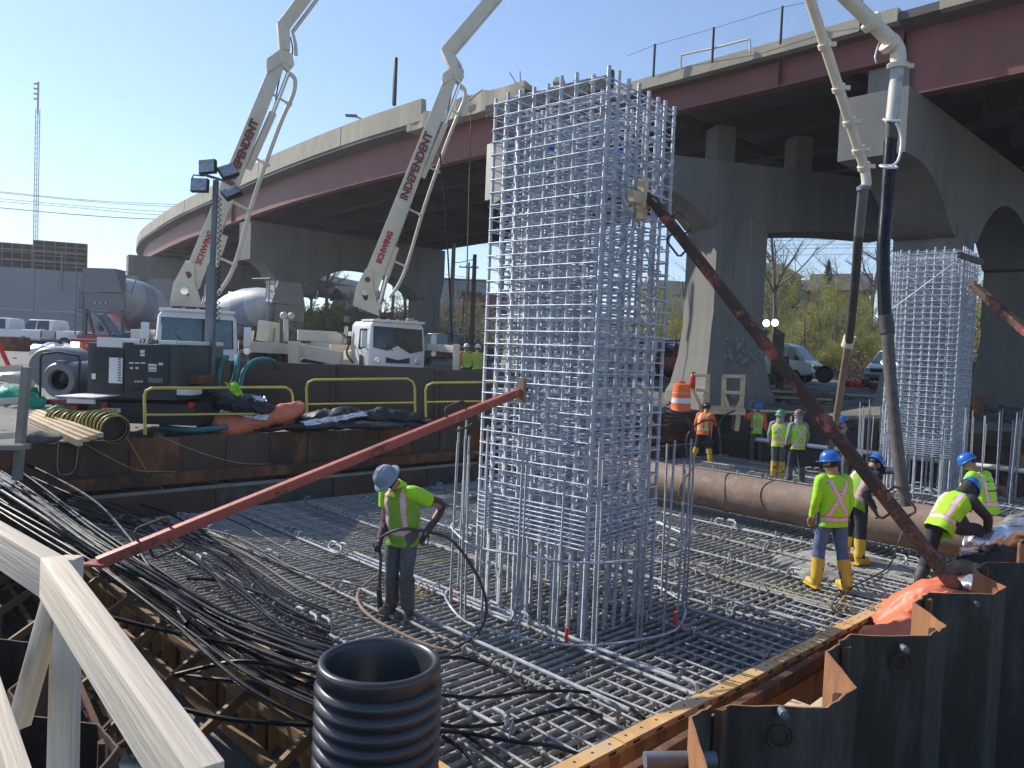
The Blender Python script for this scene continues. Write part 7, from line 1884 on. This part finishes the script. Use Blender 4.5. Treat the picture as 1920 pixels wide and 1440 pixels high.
# ---------------------------------------------------------------- the two hanging placing lines
h1 = thing('placing_line', 'thinner pale pipe and hose of the hanging pair, ending by the far crew', 'concrete hose', atY(1560, 880, 17.5))
def seg(t, pts, r, mt, name='pipe', k=1):
    return MB().tube(pts if k == 1 else catmull(pts, k), r, 16).build(name, [M[mt]], t)
A = [atY(1490, -90, 12.6), atY(1622, 318, 14.0)]
seg(h1, A, .085, 'cream')
for f in (.40, .60, .76, .90, .985):
    c = A[0].lerp(A[1], f); d_ = (A[1]-A[0]).normalized(); MB().tube([c-d_*.04, c+d_*.04], .115, 14).build('clamp', [M['cream']], h1); MB().box(c+V((.12, -.05, 0)), (.1, .05, .07)).build('clamp_lever', [M['cream']], h1)
seg(h1, [A[1], A[1]+V((.04, 0, -.25)), atY(1619, 352, 14.0)], .085, 'cream', 'elbow', 4)
seg(h1, [atY(1619, 350, 14.0), atY(1610, 440, 14.6)], .088, 'midgrey', 'steel_end')
MB().tube([atY(1619, 350, 14), atY(1619, 357, 14)], .12, 14).build('clamp', [M['midgrey']], h1)
seg(h1, [atY(1610, 440, 14.6), atY(1604, 520, 15.2), atY(1592, 640, 16.2)], .085, 'cabledusty', 'hose', 4)
seg(h1, [atY(1592, 634, 16.2), atY(1578, 720, 17.0), atY(1566, 800, 17.8), atY(1556, 850, 18.3)], .075, 'pipebrown', 'hose_end', 4)
MB().tube([atY(1594, 630, 16.2), atY(1588, 650, 16.3)], .12, 12).build('rope_tie', [M['wood']], h1)
h2 = thing('placing_line', 'thick white pipe bending down into a black hose, guided by the reaching worker', 'concrete hose', atY(1690, 945, 11.4))
B = [atY(1520, -70, 12.2), atY(1672, 78, 12.6)]
seg(h2, B, .115, 'cream')
seg(h2, [B[1], atY(1683, 95, 12.6), atY(1684, 125, 12.6)], .12, 'cream', 'elbow', 5)
seg(h2, [atY(1683, 122, 12.6), atY(1672, 232, 12.4)], .10, 'dirtywhite', 'steel_pipe')
for a_ in (atY(1634, 42, 12.5), atY(1668, 82, 12.6)):
    d_ = (B[1]-B[0]).normalized(); MB().tube([a_-d_*.05, a_+d_*.05], .165, 16).build('clamp', [M['cream']], h2)
c = atY(1683, 125, 12.6); MB().tube([c+UP*.04, c-UP*.04], .16, 16).build('clamp', [M['cream']], h2); MB().box(c+V((.16, -.05, 0)), (.14, .06, .07)).build('clamp_lever', [M['cream']], h2)
seg(h2, [atY(1672, 232, 12.4), atY(1670, 262, 12.4)], .105, 'cabledusty', 'coupling')
seg(h2, [atY(1670, 258, 12.4), atY(1662, 380, 12.2), atY(1656, 480, 12.0), atY(1660, 595, 11.9)], .098, 'cable', 'hose', 5)
seg(h2, [atY(1660, 592, 11.9), atY(1664, 625, 11.85)], .11, 'cabledusty', 'coupling')
seg(h2, [atY(1664, 622, 11.85), atY(1672, 740, 11.7), atY(1685, 860, 11.5), atY(1698, 950, 11.35)], .088, 'pipebrown' if False else 'woodold', 'hose_end', 5)
for py in (225, 312, 595, 682): c = atY({225: 1672, 312: 1666, 595: 1660, 682: 1668}[py], py, 12.0 if py > 300 else 12.3); MB().tube([c+V((.12*cos(th), .12*sin(th), .05*sin(th))) for th in [2*pi*q/14 for q in range(15)]], .018, 6).build('rope_tie', [M['reflect']], h2)
hose([atY(1680, 230, 12.2), atY(1690, 260, 12.2), atY(1684, 300, 12.1), atY(1664, 315, 12.0)], .02, 'rope', 'white safety rope tied around the thick hanging hose', 'reflect', 'rope')
hose([atY(1648, 80, 12.4), atY(1641, 105, 12.3), atY(1643, 118, 12.3)], .012, 'rope', 'thin loose rope end hanging at the white pipe elbow', 'reflect', 'rope')
# pale panel coloured as the sunlit side of the cap end, and hanging gear left of the cage
tag(MB().box(atY(914, 318, 30.2)+V((.35, 0, 0)), (1.3, .06, 2.2), -.9).build('sunlit_cap_side', [M['sunlitcap']], bevel=.01), 'pale panel painted as the sunlit side of the block left of the near cage', 'panel')
tag(MB().box(atY(960, 318, 30.4), (1.5, 1.2, 2.2), 0).build('pier_cap_end', [M['conc']], bevel=.03), 'grey concrete block seen through the upper left of the near cage', 'concrete block')
ltc = thing('shoring_tower', 'rust brown lattice shoring tower glimpsed through the left side of the near cage', 'shoring tower', gp(935, 27))
mbx = MB(); g_ = gp(938, 27)
for sx in (0, .55):
    mbx.beam((g_.x+sx, g_.y, g_.z), (g_.x+sx, g_.y, 7.6), .07, .07)
for k in range(7): mbx.beam((g_.x, g_.y, g_.z+.9*k), (g_.x+.55, g_.y, g_.z+.9*k+.9), .04, .04); mbx.beam((g_.x, g_.y, g_.z+.9*k), (g_.x+.55, g_.y, g_.z+.9*k), .04, .04)
mbx.build('lattice', [M['rust']], ltc)
# ============================================================ TREES, HILLSIDE, HOUSES
def branch_tree(seed, H, r0, spread, depth, leafn=0, leafs=.1, crown_from=.3, tall=1.0):
    RR = random.Random(seed); mb = MB(); tips = []
    def grow(p, d, L, r, lv):
        pts = [p]; q = p.copy(); dd_ = d.copy(); n = 4
        for i in range(n):
            dd_ = (dd_ + V((RR.uniform(-1, 1), RR.uniform(-1, 1), RR.uniform(-.3, .6)))*(.16 if lv else .05)).normalized(); q = q + dd_*L/n; pts.append(q.copy())
        mb.tube(pts, [r*(1-.5*i/n) for i in range(n+1)], 7 if lv == 0 else (5 if lv == 1 else 3), cap=False)
        if lv >= depth-1: tips.extend(pts[2:])
        if lv < depth:
            cnt = RR.randint(3, 5) if lv else RR.randint(6, 9)
            for k in range(cnt):
                f = RR.uniform(crown_from if lv == 0 else .25, 1); i = min(n-1, int(f*n)); s = pts[i].lerp(pts[i+1], f*n-i)
                th = RR.uniform(0, 2*pi); nd = (dd_*(.55*tall) + V((cos(th), sin(th), RR.uniform(0, .6)))*spread).normalized()
                grow(s, nd, L*RR.uniform(.38, .62), r*.5*(1-.4*f), lv+1)
    grow(V((0, 0, -.3)), V((0, 0, 1)), H*.72, r0, 0)
    trunk = mb.mesh('trunk', M['bark'])
    lm_ = None
    if leafn:
        lb_ = MB()
        for i in range(leafn):
            c = RR.choice(tips) + V((RR.gauss(0, 1), RR.gauss(0, 1), RR.gauss(0, .8)))*leafs*3.2
            a_ = V((RR.uniform(-1, 1), RR.uniform(-1, 1), RR.uniform(-1, 1))).normalized(); b_ = a_.orthogonal().normalized(); s = leafs*RR.uniform(.5, 1.3)
            lb_.add([c-a_*s, c-b_*s*.5, c+a_*s, c+b_*s*.5], [(0, 1, 2, 3)])
        lm_ = lb_
    return trunk, lm_
protos = []
for i, (H, r0, sp, dp, ln, ls_) in enumerate(((9, .13, .55, 2, 2600, .075), (7, .10, .7, 2, 2600, .075), (11, .15, .45, 2, 3000, .08), (5, .07, .8, 2, 1800, .06))):
    tr, lm_ = branch_tree(40+i, H, r0, sp, dp, ln, ls_, .15, 1.4)
    protos.append((tr, lm_.mesh('crown', M['leafgreen'], smooth=False), H))
def plant(pi_, x, y, s, label, group, name='sapling', tree=True):
    tr, lf, H = protos[pi_]; z = ground_h(x, y)
    t = thing(name, label, 'tree', (x, y, z), group, local=True, rz=RT.uniform(0, 6)); t.scale = (s, s, s*RT.uniform(.85, 1.2))
    a_ = bpy.data.objects.new('trunk', tr); COL.objects.link(a_); a_.parent = t
    b_ = bpy.data.objects.new('crown', lf); COL.objects.link(b_); b_.parent = t
RT = random.Random(5)
for i in range(120):
    px = RT.uniform(1195, 1700); Y = RT.uniform(58, 78); x = (px-960)/1440*Y
    plant(RT.choice([0, 1, 2, 3, 0, 3]), x, Y, RT.uniform(.38, .72)*(1.0 if px > 1290 else .85), 'slender yellow-green spring sapling on the bushy hillside right of the cage', 'saplings on the right hillside')
for i in range(26):
    px = RT.uniform(1700, 1960); Y = RT.uniform(56, 80); x = (px-960)/1440*Y
    plant(RT.choice([0, 1, 2]), x, Y, RT.uniform(.6, 1.0), 'spring-green tree filling the gap right of the far rebar cage', 'trees right of the far cage')
for i in range(30):
    px = RT.uniform(560, 905); Y = RT.uniform(72, 100); x = (px-960)/1440*Y
    plant(RT.choice([3, 3, 1]), x, Y, RT.uniform(.25, .5), 'low budding bush on the slope behind the far pump truck', 'bushes behind the pump truck', 'bush')
# bare trees
def bare(px, Y, H, seed, label, r0=.2, sp=.75, dp=4, cf=.3, z=None):
    tr, _ = branch_tree(seed, H, r0, sp, dp, 0, 0, cf); p = atY(px, 600, Y)
    t = thing('bare_tree', label, 'tree', (p.x, p.y, ground_h(p.x, p.y)), local=True)
    o = bpy.data.objects.new('trunk', tr); COL.objects.link(o); o.parent = t
bare(1455, 58, 15, 3, 'tall bare tree with a straight dark trunk between pier and hanging hoses', .22, .8, 3, .4)
bare(1632, 88, 11, 9, 'broad bare tree on the hilltop left of the thick black hose', .3, .9)
bare(1572, 92, 9, 12, 'smaller bare tree on the hilltop beside the brown roof', .22, .8)
bare(612, 98, 9.5, 14, 'rounded bare tree framed by the arch behind the mixer', .25, .9)
bare(583, 102, 7, 16, 'small bare tree beside the arch column', .2, .9)
bare(760, 88, 9, 18, 'twiggy bare tree behind the far pump truck boom', .24, .95)
bare(735, 92, 8, 19, 'second twiggy bare tree crowding the boom foot', .22, .95)
bare(862, 74, 7, 22, 'thin bare sapling by the grey utility pole', .08, .5, 3)
bare(1285, 76, 9, 25, 'bare tree showing between the near cage and the graffiti pier', .18, .8)
bare(1860, 66, 11, 28, 'bare-topped tree at the right edge behind the far cage', .2, .8)
# undergrowth: a mass of leaf-sized faces over the slopes
def undergrowth(label, x0, x1, Y0, Y1, n, h, mt, seed, size=.13):
    RR = random.Random(seed); mb = MB()
    for i in range(n):
        Y = RR.uniform(Y0, Y1); px = RR.uniform(x0, x1); x = (px-960)/1440*Y
        hh = h*(.35+.9*abs(noise.noise(V((x*.35, Y*.35, seed))))*1.6); z = ground_h(x, Y) + RR.random()**.8*hh
        a_ = V((RR.uniform(-1, 1), RR.uniform(-1, 1), RR.uniform(-1, 1))).normalized(); b_ = a_.orthogonal().normalized(); s = size*RR.uniform(.5, 1.6)
        c = V((x, Y, z)); mb.add([c-a_*s, c-b_*s*.5, c+a_*s, c+b_*s*.5], [(0, 1, 2, 3)])
    o = mb.build('undergrowth', [M[mt]], smooth=False); tag(o, label, 'bushes'); o['kind'] = 'stuff'
undergrowth('tangled brown-green undergrowth covering the right hillside', 1180, 1960, 58, 84, 34000, 2.2, 'leafdark', 1)
undergrowth('yellow-green leaf haze over the right hillside', 1180, 1960, 62, 82, 11000, 3.0, 'leafgreen', 2, .10)
undergrowth('brown-green scrub on the slope behind the pump trucks', 440, 930, 68, 96, 16000, 1.5, 'leafdark', 3)
undergrowth('spring-green patch of scrub left of the far pump truck', 560, 640, 84, 96, 2500, 2.2, 'leafgreen', 4)
wt = MB(); RR = random.Random(8)
for i in range(900):
    Y = RR.uniform(60, 84); px = RR.uniform(1190, 1950); x = (px-960)/1440*Y; z = ground_h(x, Y); hh = RR.uniform(1.5, 5.5)
    wt.tube([(x, Y, z), (x+RR.uniform(-.5, .5), Y, z+hh*.6), (x+RR.uniform(-.9, .9), Y, z+hh)], [.03, .022, .008], 3, cap=False)
for i in range(420):
    Y = RR.uniform(70, 96); px = RR.uniform(560, 930); x = (px-960)/1440*Y; z = ground_h(x, Y); hh = RR.uniform(1, 3.5)
    wt.tube([(x, Y, z), (x+RR.uniform(-.9, .9), Y, z+hh)], [.03, .008], 3, cap=False)
o = wt.build('brush_stems', [M['bark']]); tag(o, 'thin bare stems rising out of the undergrowth', 'bushes'); o['kind'] = 'stuff'
for px, Y, s in ((1548, 88, 1.0), (1570, 94, .8)):
    p = atY(px, 600, Y); t = thing('evergreen_tree', 'dark evergreen on the hilltop %s' % ('above the lit floodlights' if px == 1548 else 'beside the orange house'), 'tree', (p.x, p.y, ground_h(p.x, p.y)), local=True)
    lpart(MB().tube([(0, 0, 0), (0, 0, 7*s)], [.18, .03], 7), 'trunk', M['bark'], t)
    RR = random.Random(int(px)); lb_ = MB()
    for i in range(3000):
        f = RR.random()**.8; z = 1+6.3*f; rr_ = (1-f)*2.0*RR.random()**.5+.05; th = RR.uniform(0, 6.28); c = V((rr_*cos(th), rr_*sin(th), z+RR.uniform(-.2, .2)-rr_*.3))*s
        a_ = V((cos(th), sin(th), -.3)); b_ = V((-sin(th), cos(th), 0)); lb_.add([c-a_*.14, c-b_*.06, c+a_*.14, c+b_*.06], [(0, 1, 2, 3)])
    lpart(lb_, 'crown', M['leafever'], t, smooth=False)
def house(label, px, py_base, Y, w, d, h, wall, rz=0.2, rh=1.8, wins=3, flat=False, floors=1, dz=0):
    py_base += 14
    p = atY(px, py_base, Y); t = thing('house', label, 'house', (p.x, p.y, p.z), local=True, rz=rz)
    lpart(MB().box((0, 0, h/2-2), (w, d, h+4)), 'wall', M[wall], t, smooth=False)
    if flat: lpart(MB().box((0, 0, h+.12), (w+.4, d+.4, .25)), 'roof', M['roof'], t, smooth=False)
    else:
        e = .4; lpart(MB().prism([(-w/2-e, -d/2-e, h-.1), (-w/2-e, d/2+e, h-.1), (-w/2-e, 0, h+rh)], (w+2*e, 0, 0)), 'roof', M['roof'], t, smooth=False)
    for f in range(floors):
        for k in range(wins):
            x = -w/2+w*(k+.5)/wins; z = 1.5+2.8*f
            fr = lpart(MB().box((x, -d/2-.02, z), (1.15, .06, 1.25)), 'window', M['letterwhite'], t, smooth=False)
            lpart(MB().box((x, -d/2-.055, z), (.95, .03, 1.05)), 'pane', M['glass'], fr, smooth=False)
    return t
house('dark house with gabled roof on the hilltop just right of the graffiti pier', 1424, 580, 96, 6, 7, 5, 'sidingdark', .5, 1.8, 2, floors=2)
house('long low house with dark roof among the hilltop trees', 1500, 582, 98, 9, 7, 3.0, 'siding', .1, 1.8, 3)
house('orange-walled house half hidden in the trees near the hanging hose', 1572, 600, 92, 6, 6, 4.2, 'sidingorange', -.5, 2.2, 2)
house('pale house behind bare branches at the left end of the right hillside', 1268, 590, 98, 8, 7, 3.2, 'siding', .2, 2, 3)
house('small pale gabled house on the ridge left of the far boom', 668, 594, 104, 5, 6, 3.2, 'siding', .5, 1.8, 2)
house('large pale flat-roofed warehouse on the ridge left of the near cage', 842, 596, 120, 11, 12, 6.5, 'newconc', .1, 0, 3, flat=True)
house('red brick building with white windows beside the left edge of the near cage', 915, 590, 100, 7, 8, 3.2, 'brick', .1, 0, 4, flat=True)
# small scattered stones over the yard and site clutter
gs = MB(); RR = random.Random(4)
for i in range(2600):
    px = RR.uniform(-50, 1960); Y = RR.uniform(14, 42); x = (px-960)/1440*Y; a_ = x*CA+Y*SA; b_ = x*SA-Y*CA
    if HA0-.2 < a_ < HA1+.1 and b_ > HB0-.1: continue
    s = RR.uniform(.015, .07)*(1 if RR.random() < .9 else 2); gs.sphere((x, Y, ground_h(x, Y)), (s, s*RR.uniform(.6, 1.2), s*.6), 6)
o = gs.build('gravel', [M['cement']]); tag(o, 'loose stones scattered over the dirt yard', 'gravel'); o['kind'] = 'stuff'
rb_ = MB(); RR = random.Random(14)
for i in range(900):
    px = RR.uniform(1235, 1920); Y = RR.uniform(22.5, 34); x = (px-960)/1440*Y; a_ = x*CA+Y*SA
    if a_ < HA1+.2: continue
    s = RR.uniform(.03, .13)*(1 if RR.random() < .92 else 2.2); rb_.box((x, Y, ground_h(x, Y)+s*.2), (s*2, s*RR.uniform(.8, 1.8), s), rot=Euler((RR.uniform(-.5, .5), RR.uniform(-.5, .5), RR.uniform(0, 3))).to_matrix())
o = rb_.build('rubble', [M['yardmud']], smooth=False); tag(o, 'broken rubble and clods strewn over the right bank', 'rubble'); o['kind'] = 'stuff'
for k in range(16):
    px = RR.uniform(1420, 1640); Y = RR.uniform(26, 36); p = gp(px, Y); th = RR.uniform(-.5, .5); d_ = V((cos(th), sin(th), 0))*RR.uniform(.8, 2.2)
    mt_ = RR.choice(['woodnew', 'midgrey', 'rust', 'woodgrey'])
    tag(MB().beam(p-d_+UP*.12, p+d_+UP*.16, .12, .08).build('loose_plank' if mt_[0] == 'w' else 'loose_steel_bar', [M[mt_]]), 'odd length of %s dropped on the dark bank behind the far crew' % ('timber' if mt_[0] == 'w' else 'steel'), 'timber' if mt_[0] == 'w' else 'steel bar', 'loose lengths on the right bank, '+('timber' if mt_[0] == 'w' else 'steel'))
# low earth bank round the graffiti pier
heap2 = MB(); n = 40
for i in range(n+1):
    for j in range(n+1):
        u, v = i/n*2-1, j/n*2-1; c = XY(26.3+u*2.4, -10.2+v*7.0); r_ = max(abs(u), abs(v))
        h = max(0, 1-r_**2)*1.0*(.6+.6*noise.noise(V((u*2, v*2, 3)))) + .05*noise.noise(V((u*12, v*12, 1)))
        heap2.v.append((c.x, c.y, ground_h(c.x, c.y)-.10+h*(.25+.45*smooth(c.x, 8.5, 12))))
for i in range(n):
    for j in range(n):
        q = i*(n+1)+j; heap2.f.append((q, q+1, q+n+2, q+n+1)); heap2.m.append(0)
o = heap2.build('earth_bank', [mat('dark_bank_earth', (.12, .115, .10), .95, 0, .35, 1.2, .8, 5, col2=(.18, .17, .15), mix=.4, sharp=.3)]); tag(o, 'rough grey earth bank heaped around the graffiti pier', 'earth bank'); o['kind'] = 'structure'
# ------------------------------------------------------------ thin haze in the air
hz = MB().box((0, 0, 57), (1330, 1330, 120)).build('haze', [], smooth=False)
hm_ = bpy.data.materials.new('air_haze'); hm_.use_nodes = True
for n_ in list(hm_.node_tree.nodes): hm_.node_tree.nodes.remove(n_)
vo = hm_.node_tree.nodes.new('ShaderNodeVolumePrincipled'); mo = hm_.node_tree.nodes.new('ShaderNodeOutputMaterial')
vo.inputs['Color'].default_value = (.86, .91, 1, 1); vo.inputs['Density'].default_value = .0007; vo.inputs['Anisotropy'].default_value = .3
hm_.node_tree.links.new(vo.outputs[0], mo.inputs['Volume'])
hz.data.materials.clear(); hz.data.materials.append(hm_); hz['kind'] = 'stuff'; hz['label'] = 'thin pale haze hanging in the air over the whole site'; hz['category'] = 'haze'
hz.location = (0, 0, 0)
